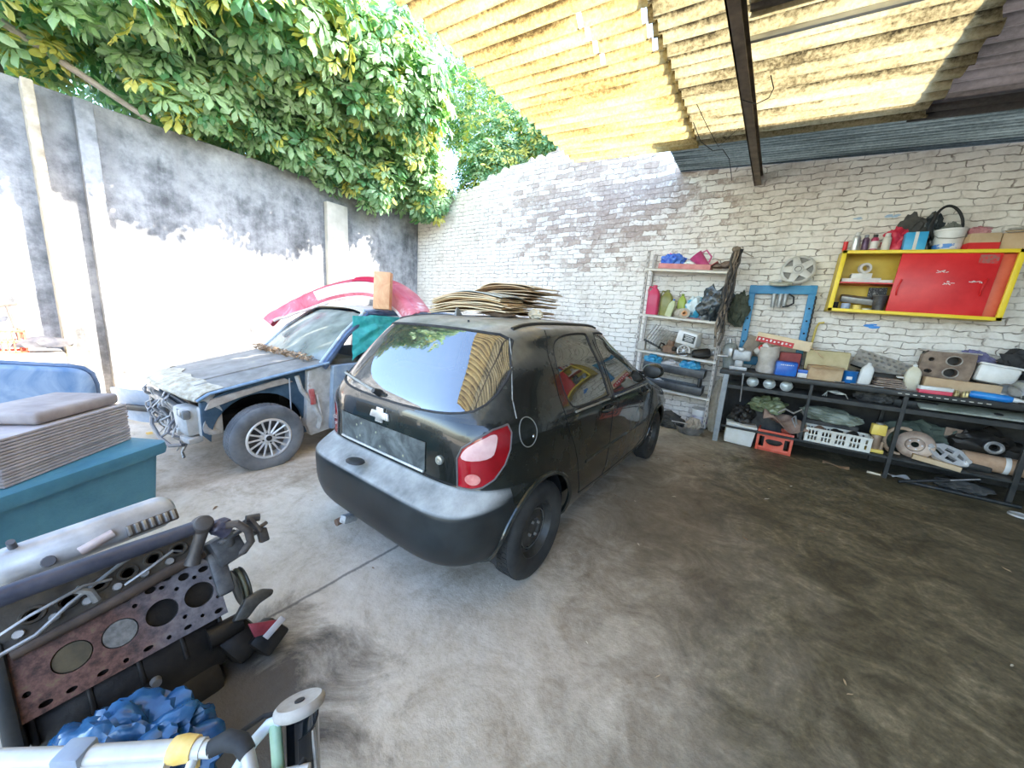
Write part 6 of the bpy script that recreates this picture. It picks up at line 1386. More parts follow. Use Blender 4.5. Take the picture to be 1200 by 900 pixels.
carton('tan cardboard box at the right end of the cabinet top', (2.00, 6.0, CT(2.0)), (.36, .20, .17), CARD, (0, 0, R(-4)), open_=1)
bag('grey dusty cloth lying on the tan cardboard box', (2.02, 6.03, CT(2.0) + .18), (.15, .06, .04), mat('grey dusty cloth', (.36, .34, .30), (.46, .44, .40), 9, .9), 26, name='cloth', cat='cloth')
# blue paint smears on the wall
for (x, z, s, lab) in ((1.07, 1.66, .055, 'small bright blue paint smear on the bricks below the cabinet'), (1.02, 2.93, .045, 'pale blue paint smear on the bricks above the spray cans'), (.72, 2.93, .03, 'small dark blue paint dab on the bricks above the silver can')):
    b = B(); rl = random.Random(int(x * 100))
    for k in range(5): b.blob((rl.uniform(-1, 1) * s, 0, rl.uniform(-.4, .4) * s), (s * rl.uniform(.5, .9), .006, s * rl.uniform(.2, .4)), k, .3, 3, 2)
    single(b, 'paint_smear', mat('bright blue paint', (.03, .20, .62), (.06, .32, .75), 12, .5) if s > .05 else mat('pale blue paint', (.30, .45, .62), (.45, .58, .70), 12, .6), lab, 'paint', (x, YW + .002, z))
# ------------------------------------------------------------------ things on the bench top (z = BZ)
# grey bench grinder / vice at the left end
t = thing('bench_vice', 'grey steel bench vice clamped on the left end of the workbench', 'vice', (-.20, 5.56, BZ))
VG = mat('worn vice grey', (.30, .30, .29), (.46, .45, .43), 12, .45, .4, c3=(.22, .18, .14))
b = B(); b.box((0, 0, .03), (.20, .16, .05), bev=.01); b.box((.0, 0, .09), (.10, .10, .10), bev=.02); b.box((.02, 0, .20), (.20, .11, .14), bev=.02); b.out('vice_body', VG, t)
b = B(); b.box((-.115, 0, .23), (.05, .15, .11), bev=.01); b.box((.00, 0, .275), (.06, .15, .05), bev=.008); b.out('jaw', STEEL, t)
b = B(); b.cyl((-.14, 0, .17), (-.26, 0, .165), .018, .018, 14); b.cyl((-.24, -.02, .28), (-.235, .02, .03), .009, .009, 10); b.out('screw_handle', STEEL, t)
b = B(); b.cyl((0, 0, 0), (.02, .0, -.36), .009, .006, 8); b.blob((0, 0, 0), (.016, .016, .016), sub=2, amp=0); single(b, 'hanging_lever', STEEL, 'thin steel lever hanging in front of the bench left end', 'lever', (-.125, 5.425, BZ - .03))
t = thing('gas_cylinder', 'dented grey metal cylinder standing behind the vice', 'cylinder', (-.30, 5.82, BZ), rot=(0, R(-9), 0))
b = B(); b.lathe([(0, 0), (.085, 0), (.095, .02), (.095, .26), (.075, .32), (.035, .35), (0, .35)], 28); b.out('cylinder_body', mat('dull grey green metal', (.20, .22, .20), (.36, .37, .35), 9, .5, .3), t)
b = B(); b.cyl((0, 0, .34), (0, 0, .40), .024, .02, 14); b.tube([(-.06, 0, .33), (-.06, 0, .42), (.06, 0, .42), (.06, 0, .33)], .008, 6); b.out('valve_guard', STEEL, t)
b = B(); b.box((0, 0, .15), (.16, .03, .30), (R(-10), R(18), 0), bev=.006); single(b, 'wood_offcut', mat('grey brown wood', (.22, .17, .12), (.34, .28, .21), 10, .85), 'grey brown wooden board leaning on the left leg of the blue press', 'board', (-.12, 5.98, BZ + .16))
b = B(); b.lathe([(0, 0), (.10, 0), (.115, .05), (.10, .14), (.118, .22), (.105, .30), (.11, .335), (.09, .34), (0, .325)], 26); 
for v in b.bm.verts: v.co *= 1 + .07 * noise.noise(v.co * 14)
single(b, 'paper_sack', mat('dirty cream sack', (.42, .36, .29), (.60, .54, .46), 9, .85), 'dirty cream crumpled sack standing on the bench left of the blue tin', 'sack', (.10, 5.72, BZ))
t = thing('filter_canister', 'pale filter canister tilted on the cream sack', 'filter', (.03, 5.76, BZ + .30), rot=(R(20), R(48), 0))
b = B(); b.lathe([(0, -.09), (.048, -.09), (.055, -.075), (.055, .075), (.045, .09), (0, .09)], 26); b.out('canister_body', mat('pale canister', (.56, .53, .47), (.68, .65, .6), 9, .5, .2), t)
b = B(); b.lathe([(.056, -.02), (.0565, .035)], 26); b.out('red_label', RED, t)
# long box with red print, one flap hanging
t = thing('cardboard_box', 'long tan cardboard box with red print lying across the clutter before the press', 'box', (.22, 5.84, BZ + .355), rot=(0, R(9), R(-4)))
b = B(); b.box((0, 0, .06), (.58, .22, .12), bev=.004); b.out('box_body', mat('tan printed board', (.62, .47, .29), (.74, .58, .38), 5, .8), t)
b = B(); b.box((-.08, -.112, .035), (.40, .003, .065)); pan = b.out('red_print', mat('dark red print', (.42, .02, .02), (.55, .04, .04), 12, .6), t)
M = MX.Translation((-.08, -.1145, .035)) @ MX.Rotation(PI / 2, 4, 'X')
b = B()
for k in range(9): b.box((-.25 + .042 * k, -.1145, .035 + .006 * (k % 2)), (.020, .002, .030 - .008 * (k % 3)), (0, .1, 0))
b.out('print_marks', WHITE, pan, smooth=False)
b = B(); b.box((.36, -.03, .02), (.20, .22, .010), (0, R(32), 0), bev=.003); b.out('flap', CARD, t)
b = B(); b.box((0, 0, .14), (.22, .20, .28), bev=.01); single(b, 'wooden_crate', mat('dark red crate', (.20, .03, .03), (.34, .07, .06), 8, .7), 'dark red crate hidden behind the blue tin and carrying the long box', 'crate', (.33, 5.86, BZ))
t = thing('blue_tin', 'bright blue square tin with a white line of print on the bench', 'tin', (.30, 5.60, BZ), rot=(0, 0, R(6)))
b = B(); b.box((0, 0, .085), (.215, .12, .17), bev=.012); b.out('tin_body', BLUEP, t)
b = B(); b.box((0, 0, .174), (.20, .105, .010), bev=.004); b.out('lid', mat('dark blue lid', (.01, .05, .28), None, rough=.3), t)
b = B()
for k in range(7): b.box((-.06 + .02 * k, -.061, .135), (.012, .002, .009 + .004 * (k % 2)))
b.out('print_line', WHITE, t, smooth=False)
t = thing('small_carton', 'small blue and white carton right of the bright blue tin', 'box', (.475, 5.62, BZ), rot=(0, 0, R(-8)))
b = B(); b.box((0, 0, .028), (.095, .08, .056), bev=.003); b.out('carton_base', WHITE, t)
b = B(); b.box((0, 0, .075), (.097, .082, .04), bev=.003); b.out('carton_top', BLUEP, t)
carton('large yellowed cardboard box on the bench behind the small brown box', (.69, 5.86, BZ + .10), (.40, .28, .24), mat('yellowed board', (.44, .36, .19), (.56, .47, .27), 6, .85, c3=(.62, .54, .34)), (0, 0, R(-3)))
carton('flat dark box under the large yellowed cardboard box', (.69, 5.90, BZ), (.38, .20, .098), DARKF, name='dark_box')
carton('small brown cardboard box at the front of the bench before the yellowed box', (.67, 5.62, BZ), (.31, .17, .15), mat('warm brown board', (.46, .29, .15), (.60, .43, .25), 7, .8), (0, 0, R(4)), open_=1)
t = thing('blue_can', 'round blue can with a white label right of the small brown box', 'can', (.905, 5.64, BZ))
b = B(); b.lathe([(0, 0), (.062, 0), (.065, .005), (.065, .125), (.068, .13), (.068, .138), (.058, .138), (0, .132)], 30); b.out('can_body', mat('mid blue can', (.01, .12, .38), (.02, .18, .46), 8, .35), t)
b = B(); b.box((-.01, -.0655, .06), (.05, .003, .035)); b.out('label', WHITE, t)
bottle('white plastic bottle right of the round blue can on the bench', (1.025, 5.62, BZ), .11, .08, .25, WHITEP, WHITEP, rot=(0, R(4), 0), handle=False, name='plastic_bottle', cat='bottle')
# cylinder head with rows of holes, leaning up against the wall
t = thing('perforated_casting', 'grey cylinder head full of round holes lying tilted behind the white bottles', 'car part', (1.20, 5.86, BZ + .15), rot=(R(38), R(17), R(-6)))
hs = []
rl = random.Random(6)
for j in range(3):
    for k in range(9 - j % 2): hs.append(circ(-.235 + .058 * k + .029 * (j % 2), .055 + .070 * j, .0165 if j != 1 else .0205, 14))
b = B(); b._add(holed_plate([(-.28, 0), (.28, 0), (.29, .02), (.29, .22), (.28, .24), (-.28, .24)], hs, -.03, .03)); b.out('head_face', mat('pale cast aluminium', (.38, .36, .33), (.54, .51, .47), 12, .55, .4), t, sharp=30)
b = B(); b.box((0, .12, -.045), (.555, .23, .03)); b.out('dark_core', mat('black core', (.008, .008, .008), None, rough=.9), t)
b = B(); b.box((0, 0, .07), (.42, .16, .14), bev=.02); single(b, 'metal_casting', GREASE, 'dark greasy casting under the holed cylinder head', 'car part', (1.20, 5.88, BZ))
t = thing('flat_plates', 'stack of rusty flat metal plates on the bench between the white bottles', 'plates', (1.22, 5.62, BZ), rot=(0, 0, R(3)))
for k in range(5):
    b = B(); b.box((.01 * (k % 2), .005 * k, .011 + .020 * k), (.27 - .02 * k, .17, .013), (0, R(1.5 * (k % 3 - 1)), R(5 * (k % 3 - 1))), bev=.003); b.out('plate', mat('rusty plate', (.24, .17, .13), (.38, .30, .24), 12, .6, .3, c3=(.5, .42, .36)), t)
b = B(); b.box((0, 0, .008), (.10, .05, .014), bev=.003); single(b, 'paper_label', WHITE, 'small white paper tag lying on the casting below the holed cylinder head', 'paper', (1.35, 5.72, BZ + .115), (R(10), 0, .1))
bottle('cream plastic bottle left of the flat brown cardboard on the bench', (1.415, 5.70, BZ), .12, .085, .27, mat('cream plastic', (.64, .58, .42), (.74, .70, .56), 6, .4), WHITEP, handle=False, name='plastic_bottle', cat='bottle')
# rusty block with two bores
t = thing('rusty_block', 'rusty small cylinder block with two round bores against the wall on the bench', 'car part', (1.68, 5.94, BZ + .14), rot=(0, R(2), R(-4)))
b = B(); b._add(holed_plate([(-.19, 0), (.19, 0), (.20, .15), (.19, .29), (-.15, .29), (-.19, .24)], [circ(.045, .075, .052, 26, .9), circ(.045, .205, .052, 26, .9), circ(-.12, .07, .03, 16, .7), circ(-.12, .20, .022, 16)], -.04, .08))
b.bm.transform(MX.Rotation(PI / 2, 4, 'X')); b.out('block_body', mat('brown rusty block', (.15, .10, .07), (.29, .21, .15), 11, .65, .2, bump=.3), t, sharp=30)
b = B(); b.box((0, 0, .300), (.44, .15, .014), bev=.003); b.out('top_flange', mat('pale worn flange', (.34, .30, .26), (.48, .44, .38), 12, .5, .4), t)
b = B(); b.box((0, .045, .15), (.36, .02, .26)); b.out('rear_wall', GREASE, t)
for z in (.075, .205):
    b = B(); b.tube([(.045 + .056 * math.cos(a), -.082, z + .05 * math.sin(a)) for a in [2 * PI * k / 26 for k in range(26)]], .006, 6, closed=True); b.out('bore_ring', MATS['pale worn flange'], t)
b = B(); b.box((0, 0, .068), (.42, .16, .136), bev=.008); single(b, 'dark_box', DARKF, 'dark long box under the rusty cylinder block', 'box', (1.66, 5.96, BZ))
carton('long flat brown cardboard box in front of the rusty cylinder block', (1.76, 5.70, BZ + .02), (.52, .12, .13), mat('flat brown board', (.46, .31, .18), (.58, .42, .26), 6, .85), (0, R(2), R(-2)), name='cardboard_box')
b = B(); b.box((0, 0, .01), (.5, .16, .018), bev=.002); single(b, 'wood_board', BROWNC, 'thin brown board under the long flat cardboard box', 'board', (1.76, 5.70, BZ))
t = thing('printed_carton', 'red and white carton lying on the bench front edge', 'box', (1.55, 5.52, BZ), rot=(0, 0, R(3)))
b = B(); b.box((0, 0, .019), (.235, .09, .038), bev=.003); b.out('red_half', mat('raspberry print', (.62, .03, .08), (.72, .10, .14), 8, .4), t)
b = B(); b.box((0, 0, .056), (.236, .091, .036), bev=.003); b.out('white_half', WHITEP, t)
for k, (x, y) in enumerate(((1.70, 5.52), (1.745, 5.50), (1.725, 5.56), (1.78, 5.54))):
    b = B(); b.cyl((0, 0, .0), (0, 0, .035 + .012 * (k % 2)), .017, .014, 6, bev=.002); b.cyl((0, 0, .035), (0, 0, .06), .009, .009, 10)
    single(b, 'brass_fitting', mat('old brass', (.38, .29, .12), (.52, .42, .22), 14, .4, .7), 'small brass fitting in the cluster right of the red and white carton', 'fitting', (x, y, BZ), (0, 0, k), group='brass fittings on the bench')
t = thing('blue_tube', 'bright blue sealant tube with a white nozzle lying on the bench edge', 'tube', (1.93, 5.53, BZ + .036), rot=(0, R(92), R(-14)))
b = B(); b.lathe([(0, -.13), (.03, -.13), (.036, -.11), (.036, .10), (.024, .13), (0, .13)], 24); b.out('tube_body', mat('strong blue', (.01, .16, .52), (.03, .26, .62), 8, .35), t)
b = B(); b.lathe([(.022, .13), (.020, .16), (.014, .17), (.014, .21), (0, .21)], 18); b.out('nozzle', WHITEP, t)
t = thing('white_pail', 'square white plastic pail on the bench right of the rusty cylinder block', 'pail', (2.02, 5.88, BZ + .14), rot=(R(-6), R(8), R(-8)))
b = B(); b.box((0, 0, .09), (.26, .20, .18), bev=.03, taper=1.08); b.out('pail_body', WHITEP, t)
b = B(); b.box((0, 0, .185), (.29, .23, .022), bev=.008); b.out('pail_rim', mat('pale rim', (.68, .67, .64), None, rough=.4), t)
b = B(); b.box((0, 0, .07), (.30, .24, .14), bev=.02); single(b, 'dark_box', GREASE, 'dark greasy housing under the square white pail', 'box', (2.03, 5.90, BZ))
bag('violet blue rag draped at the wall behind the white pail', (1.92, 6.04, BZ + .34), (.14, .06, .07), mat('violet blue cloth', (.12, .11, .24), (.26, .25, .40), 9, .9), 31, (0, R(28), 0), name='rag', cat='rag')
b = B(); b.box((0, 0, .17), (.20, .10, .34), bev=.02); single(b, 'metal_casting', DARKF, 'dark tall casting against the wall behind the violet blue rag', 'car part', (1.90, 6.06, BZ))
t = thing('gearbox', 'silver and black gearbox at the right end of the visible bench', 'car part', (2.26, 5.72, BZ))
b = B(); b.blob((0, 0, .12), (.17, .13, .12), 3, .25, 2.2, 3, flat=-.115); b.cyl((-.10, -.08, .12), (-.16, -.13, .13), .06, .075, 22, bev=.006); b.out('gearbox_case', mat('dark silver casting', (.20, .20, .20), (.42, .42, .42), 9, .4, .6), t)
b = B(); b.cyl((-.04, -.06, .20), (-.10, -.12, .26), .032, .03, 16); b.lathe([(0, 0), (.07, 0), (.075, .02), (.0, .03)], 24, TR((.06, -.06, .24), (.5, .2, 0))); b.out('gearbox_cover', ALU, t)
bag('black tangled hoses heaped above the gearbox at the right of the bench', (2.28, 5.92, BZ + .20), (.22, .14, .20), RUBBER, 33, name='hose_heap', cat='hoses', amp=.45)
b = B(); b.box((0, 0, .10), (.40, .22, .20), bev=.02); single(b, 'dark_box', DSTEEL, 'dark box carrying the tangled black hoses', 'box', (2.30, 5.95, BZ))
t = thing('metal_funnel', 'silver metal funnel lying left of the gearbox', 'funnel', (2.06, 5.62, BZ + .07), rot=(0, R(78), R(30)))
b = B(); b.lathe([(.10, .0), (.098, .004), (.03, .10), (.016, .13), (.012, .22), (.016, .22), (.020, .13), (.034, .10), (.104, .0), (.10, .0)], 30); b.out('funnel_cone', mat('silver sheet', (.46, .46, .46), (.62, .62, .62), 12, .3, .7), t)
b = B(); b.tube([(.102 * math.cos(a), .102 * math.sin(a), 0) for a in [2 * PI * k / 30 for k in range(30)]], .005, 6, closed=True); b.out('funnel_rim', STEEL, t)
for k, (x, y, L_, a) in enumerate(((.98, 5.50, .16, .2), (1.10, 5.49, .12, -.3), (1.36, 5.51, .18, .1), (.80, 5.49, .10, .6))):
    b = B(); b.cyl((-L_ / 2, 0, .008), (L_ / 2, 0, .008), .007, .007, 8); b.blob((L_ / 2, 0, .010), (.018, .014, .009), sub=2, amp=0)
    single(b, 'spanner', STEEL, ['small steel spanner before the white bottle on the bench', 'short steel spanner before the rusty plates', 'long steel spanner before the cream bottle on the bench', 'tiny steel spanner before the blue can'][k], 'spanner', (x, y, BZ), (0, 0, a))

# ------------------------------------------------------------------ mid shelf (z = .791)
MZ = .792
for k, x in enumerate((-.01, .165, .335)):
    t = thing('lamp_unit', ['first pale round lamp unit on the mid shelf, nearest the bench left leg', 'middle pale round lamp unit on the bench mid shelf', 'third pale round lamp unit on the mid shelf, nearest the strut'][k], 'lamp', (x, 5.58, MZ + .066), rot=(R(86), 0, R(-4 + 6 * k)), group='lamp units on the mid shelf')
    b = B(); b.lathe([(0, -.07), (.035, -.07), (.055, -.03), (.064, .02), (.066, .04), (.058, .045)], 28); b.out('lamp_bowl', mat('pale lamp bowl', (.50, .49, .45), (.68, .67, .63), 12, .35, .4), t)
    b = B(); b.lathe([(.058, .040), (.04, .055), (0, .062)], 28); b.out('lamp_lens', mat('cloudy lens', (.62, .64, .58), (.36, .38, .34), 22, .15, .1, coat=.5), t)
b = B()
for k in range(3): b.tube([(-.10 + .02 * k, 0, .0), (-.06, .02 * k, .06), (.02, .01, .08 - .02 * k), (.10, -.01, .05), (.13, 0, .0)], .005, 6)
single(b, 'wire_bracket', mat('pale wire', (.48, .48, .42), None, rough=.4, metal=.5), 'pale bent wire bracket on the mid shelf below the blue can', 'bracket', (.80, 5.60, MZ + .006))
t = thing('board', 'long grey green worn board lying on the mid shelf at right', 'board', (1.92, 5.66, MZ), rot=(R(14), 0, R(1)))
b = B(); b.box((0, 0, .055), (.86, .22, .022), bev=.004); b.out('board_face', mat('grey green worn board', (.20, .22, .16), (.40, .41, .34), 6, .8, c3=(.52, .51, .45)), t)
b = B(); b.cyl((.12, -.04, .066), (.12, -.04, .071), .03, None, 16); b.out('board_hole', BLACK, t)
bag('dark oily cloth bundle on the mid shelf above the yellow jack', (1.18, 5.72, MZ), (.18, .14, .10), DARKF, 41, name='cloth', cat='cloth')
b = B(); b.box((0, 0, .04), (.34, .20, .08), bev=.015); single(b, 'dark_box', DSTEEL, 'dark flat metal box on the mid shelf right of the wire bracket', 'box', (1.48, 5.74, MZ))
bag('black rubber mat rolled on the mid shelf behind the lamp units', (.18, 5.84, MZ), (.26, .10, .09), RUBBER, 42, name='rubber_mat', cat='mat', amp=.15)

# ------------------------------------------------------------------ under the bench
t = thing('foam_box', 'white polystyrene box on the floor under the left end of the bench', 'box', (-.06, 5.63, 0), rot=(0, R(3), R(4)))
b = B(); b.box((0, 0, .125), (.32, .26, .25), bev=.02, taper=1.06); b.out('box_body', mat('white foam', (.72, .69, .60), (.80, .78, .72), 9, .7, bump=.2), t)
b = B(); b.box((0, 0, .262), (.35, .285, .028), bev=.01); b.out('box_lid', MATS['white foam'], t)
t = thing('bottle_crate', 'bright orange red plastic crate on the floor under the bench', 'crate', (.34, 5.635, 0), rot=(0, 0, R(-3)))
OR2 = mat('orange red crate', (.72, .09, .04), (.80, .16, .09), 6, .45)
b = B(); b.box((0, 0, .01), (.36, .28, .02), bev=.003); b.out('crate_base', OR2, t)
for sx, sy in ((0, 1), (0, -1), (1, 0), (-1, 0)):
    L_, off = (.36, .134) if sy else (.28, .174)
    tb = holed_plate([(-L_ / 2, 0), (L_ / 2, 0), (L_ / 2, .27), (-L_ / 2, .27)], [rrect(-.065, .065, .215, .240, .012, 3), rrect(-.09, .09, .085, .16, .035, 4), rrect(-L_ / 2 + .02, -.105, .05, .20, .01, 2), rrect(.105, L_ / 2 - .02, .05, .20, .01, 2)], -.006, .006)
    tb.transform(MX.Rotation(PI / 2, 4, 'X')); 
    if sx: tb.transform(MX.Rotation(PI / 2, 4, 'Z'))
    b = B(); b._add(tb, MX.Translation((sx * off, sy * off, 0)));
    for z in (.03, .195, .262): b.box((sx * (off + .004), sy * (off + .004), z), (L_ + .01 if sy else .016, .016 if sy else L_ + .01, .016), bev=.002)
    if sy < 0:
        for a in range(5): b.tube([(.085 * math.cos(q), sy * (off + .008), .122 + .04 * math.sin(q)) for q in [PI + PI * k / 10 for k in range(11)]], .006, 6) if a == 0 else None
    b.out('crate_side', OR2, t, sharp=30)
for sx in (-1, 1):
    for sy in (-1, 1):
        b = B(); b.box((sx * .172, sy * .132, .135), (.03, .03, .27), bev=.004); b.out('corner_post', OR2, t)
b = B(); b.box((0, 0, .10), (.29, .20, .17), bev=.03); single(b, 'scrap_metal', GREASE, 'dark scrap parts filling the orange red crate', 'scrap', (.34, 5.635, .022))
b = B(); b.grid(lambda u, v: V((-.20 + .46 * u, -.17 + .30 * v, .10 * (1 - u) + .05 * math.sin(u * 7 + v * 4) + .03 * noise.noise(V((u * 4, v * 4, 2))) - .14 * max(0, .3 - v))), 24, 16, .012)
single(b, 'brown_cloth', mat('brown leather cloth', (.20, .12, .09), (.36, .25, .19), 9, .8), 'brown leathery cloth draped over the orange red crate', 'cloth', (.37, 5.60, .375))
bag('olive green glossy bag above the brown cloth under the bench', (.20, 5.74, .46), (.20, .14, .13), mat('olive green film', (.10, .12, .05), (.30, .33, .18), 7, .35, bump=.4), 51)
b = B(); b.box((0, 0, .23), (.40, .22, .46), bev=.02); single(b, 'dark_box', DARKF, 'dark box behind the orange red crate under the bench', 'box', (.20, 5.86, 0))
bag('dark scrap heap on the white polystyrene box under the bench', (-.06, 5.66, .28), (.15, .12, .14), GREASE, 52, name='scrap_heap', cat='scrap', amp=.4)
b = B(); b.tube([(-.1, 0, 0), (-.04, -.03, .07), (.05, -.02, .03), (.12, 0, .09), (.16, .03, .02)], .012, 8); single(b, 'chrome_pipe', mat('pale pipe', (.5, .48, .45), None, rough=.3, metal=.6), 'pale bent pipe lying on the brown cloth under the bench', 'pipe', (.42, 5.60, .50))
b = B(); b.cyl((0, 0, 0), (-.07, .02, .26), .012, .010, 8); b.tube([(-.07, .02, .26), (-.10, 0, .22), (-.04, -.03, .10), (.02, -.03, .02)], .007, 8); single(b, 'clamp_handle', STEEL, 'grey steel clamp handle standing beside the strut under the bench', 'clamp', (.56, 5.52, .25))
# pale perforated basket
t = thing('basket', 'cream perforated plastic basket on the low shelf of the bench', 'basket', (.90, 5.56, .248), rot=(0, 0, R(-2)))
CRM = mat('cream plastic basket', (.62, .58, .48), (.72, .69, .60), 7, .5)
b = B(); b.box((0, 0, .006), (.58, .24, .012)); b.out('basket_base', CRM, t)
for sx, sy in ((0, 1), (0, -1), (1, 0), (-1, 0)):
    L_, off = (.58, .118) if sy else (.24, .287); hl = []; n = 17 if sy else 6
    for r_ in range(2):
        for k in range(n):
            if sy and k % 4 == 3: continue
            x0 = -L_ / 2 + .025 + (L_ - .05) * (k + .15) / n; hl.append([(x0, .028 + .065 * r_), (x0 + (L_ - .05) / n * .62, .028 + .065 * r_), (x0 + (L_ - .05) / n * .62, .078 + .065 * r_), (x0, .078 + .065 * r_)])
    tb = holed_plate([(-L_ / 2, 0), (L_ / 2, 0), (L_ / 2, .165), (-L_ / 2, .165)], hl, -.004, .004); tb.transform(MX.Rotation(PI / 2, 4, 'X'))
    if sx: tb.transform(MX.Rotation(PI / 2, 4, 'Z'))
    b = B(); b._add(tb, MX.Translation((sx * off, sy * off, 0))); b.box((sx * off, sy * off, .165), (L_ + .01 if sy else .014, .014 if sy else L_ + .01, .010), bev=.002); b.out('basket_side', CRM, t, sharp=30)
for k in range(7):
    b = B(); b.blob((0, 0, .05), (.055, .05, .05), 60 + k, .35, 2.6, 2, flat=0); single(b, 'greasy_part', [GREASE, RUST, DSTEEL][k % 3], 'small dark greasy part in the cream basket', 'car part', (.68 + .072 * k, 5.55 + .03 * (k % 2), .262), group='greasy parts in the basket')
    if k % 2: 
        o = [q for q in COL.objects][-1]; o.location.z += .07
bag('long grey green bag lying above the cream basket under the bench', (.82, 5.74, .47), (.30, .13, .10), mat('grey green film', (.12, .14, .10), (.30, .32, .25), 6, .45, bump=.3), 71, (0, R(4), 0), amp=.18)
b = B(); b.box((0, 0, .11), (.50, .24, .22), bev=.02); single(b, 'dark_box', DARKF, 'dark box behind the cream basket carrying the grey green bag', 'box', (.86, 5.82, .248))
# yellow jack
t = thing('bottle_jack', 'yellow hydraulic bottle jack on the low shelf of the bench', 'jack', (1.235, 5.56, .248))
YJ = mat('yellow jack paint', (.74, .50, .06), (.84, .62, .14), 8, .45)
b = B(); b.box((0, 0, .02), (.15, .12, .04), bev=.008); b.out('jack_base', YJ, t)
b = B(); b.cyl((0, 0, .04), (0, 0, .20), .043, .043, 22, bev=.004); b.cyl((.05, -.02, .04), (.055, -.02, .13), .018, .016, 12); b.out('cylinder', mat('brown grey jack body', (.26, .17, .11), (.40, .30, .20), 9, .5, .3), t)
b = B(); b.box((0, 0, .26), (.12, .085, .12), bev=.008); b.box((0, -.044, .26), (.012, .006, .10)); b.out('jack_head', YJ, t)
b = B(); b.cyl((0, 0, .315), (0, 0, .34), .03, .034, 18); b.out('saddle', STEEL, t)
# leaning brake disc
t = thing('brake_disc', 'rusty brown brake disc leaning behind the bench leg', 'brake disc', (1.55, 5.60, .40), rot=(R(76), 0, R(-16)))
b = B(); b.lathe([(.07, -.012), (.145, -.012), (.15, -.009), (.15, .009), (.145, .012), (.075, .012), (.070, .040), (.045, .045), (.03, .044), (.03, .03), (.06, .03), (.07, -.012)], 44); b.out('disc', mat('rust brown disc', (.20, .13, .09), (.34, .25, .18), 10, .45, .5), t)
for k in range(5):
    a = 2 * PI * k / 5; b = B(); b.cyl((.052 * math.cos(a), .052 * math.sin(a), .043), (.052 * math.cos(a), .052 * math.sin(a), .058), .008, .007, 8); b.out('stud', STEEL, t)
b = B(); b.tube([(.0 + .13 * math.cos(a), 0, .14 + .15 * math.sin(a)) for a in [PI * .35 + PI * 1.2 * k / 14 for k in range(15)]], .020, 10); single(b, 'wooden_hoop', mat('tan curved wood', (.42, .28, .17), (.56, .40, .27), 9, .7), 'tan curved piece of wood between the yellow jack and the brake disc', 'wood', (1.45, 5.66, .262))
carton('flat torn brown cardboard lying on the low shelf before the brake disc', (1.70, 5.53, .248), (.34, .20, .05), CARD, (R(-4), R(6), R(-10)), name='cardboard_piece', cat='cardboard')
# silver alloy casting
t = thing('alloy_casting', 'bright silver alloy engine bracket with square holes under the bench', 'car part', (1.78, 5.56, .345), rot=(R(52), R(20), R(-10)))
t.scale = (.74, .74, .74)
b = B(); b._add(holed_plate([(-.20, -.02), (-.10, -.10), (.12, -.10), (.22, -.02), (.20, .08), (.08, .16), (-.10, .15), (-.19, .08)], [[(-.14, .0), (-.06, -.05), (-.04, .02), (-.12, .06)], [(-.01, -.06), (.08, -.06), (.10, .0), (.0, .02)], [(-.06, .06), (.03, .05), (.03, .11), (-.05, .11)], [(.08, .04), (.15, .02), (.14, .06), (.08, .10)]], -.03, .03))
b.out('bracket_body', mat('bright cast alloy', (.62, .61, .59), (.78, .77, .75), 12, .35, .5), t, sharp=30)
b = B(); b.cyl((-.19, .02, -.05), (-.19, .02, .06), .035, .03, 18); b.out('bracket_boss', MATS['bright cast alloy'], t); b = B(); b.cyl((.19, .03, -.05), (.19, .03, .07), .03, .028, 18); b.out('bracket_boss', MATS['bright cast alloy'], t)
b = B(); b.box((0, 0, .04), (.36, .22, .07), bev=.015); single(b, 'dark_box', DSTEEL, 'dark flat box under the silver alloy bracket', 'box', (1.92, 5.66, .248))
# strapped cardboard roll
t = thing('cardboard_roll', 'brown cardboard roll with a white strap sticking out of the low shelf', 'roll', (2.27, 5.60, .345), rot=(R(90), R(4), R(82)))
tb = B(); n = 64; prof = []
b = B(); b.tube([V((.0, 0, -.36)), V((0, 0, .36))], .082, 32); b.lathe([(.083, -.362), (.078, -.372), (.06, -.366), (.03, -.372), (0, -.36)], 32); b.out('roll_body', mat('ribbed brown board', (.36, .21, .12), (.48, .31, .19), 12, .8, bump=.3), t)
b = B(); b.lathe([(.0835, -.10), (.0855, -.10), (.0855, -.065), (.0835, -.065)], 32); b.out('strap', WHITE, t)
b = B(); b.box((0, -.05, -.37), (.10, .07, .012), (.2, .1, .3), bev=.003); b.out('white_end', WHITE, t)
for k in range(2):
    b = B(); b.box((0, 0, .13), (.05, .08, .26)); single(b, 'support_block', DSTEEL, ['front', 'rear'][k] + ' dark block carrying the strapped cardboard roll', 'block', (2.06 + .22 * k, 5.46 - .02 * k, 0)) if False else None
t = thing('metal_tube', 'dark round tube end above the strapped cardboard roll', 'tube', (2.10, 5.70, .50), rot=(R(84), 0, R(-12)))
b = B(); b.lathe([(.035, -.12), (.062, -.12), (.062, .12), (.035, .12), (.030, .02), (.035, -.12)], 26); b.out('tube_body', mat('grey dark tube', (.10, .10, .10), (.24, .23, .21), 10, .5, .4), t)
b = B(); b.lathe([(.036, .118), (.05, .126), (.064, .118)], 26); b.out('tube_rim', STEEL, t)
bag('dark pile of scrap under the mid shelf at the right', (2.08, 5.84, .248), (.32, .16, .22), GREASE, 81, name='scrap_heap', cat='scrap', amp=.4)
bag('dark green canvas heap behind the brake disc under the bench', (1.60, 5.86, .248), (.34, .14, .22), mat('dark green canvas', (.04, .055, .04), (.10, .12, .09), 8, .9), 82, name='canvas', cat='cloth', amp=.3)
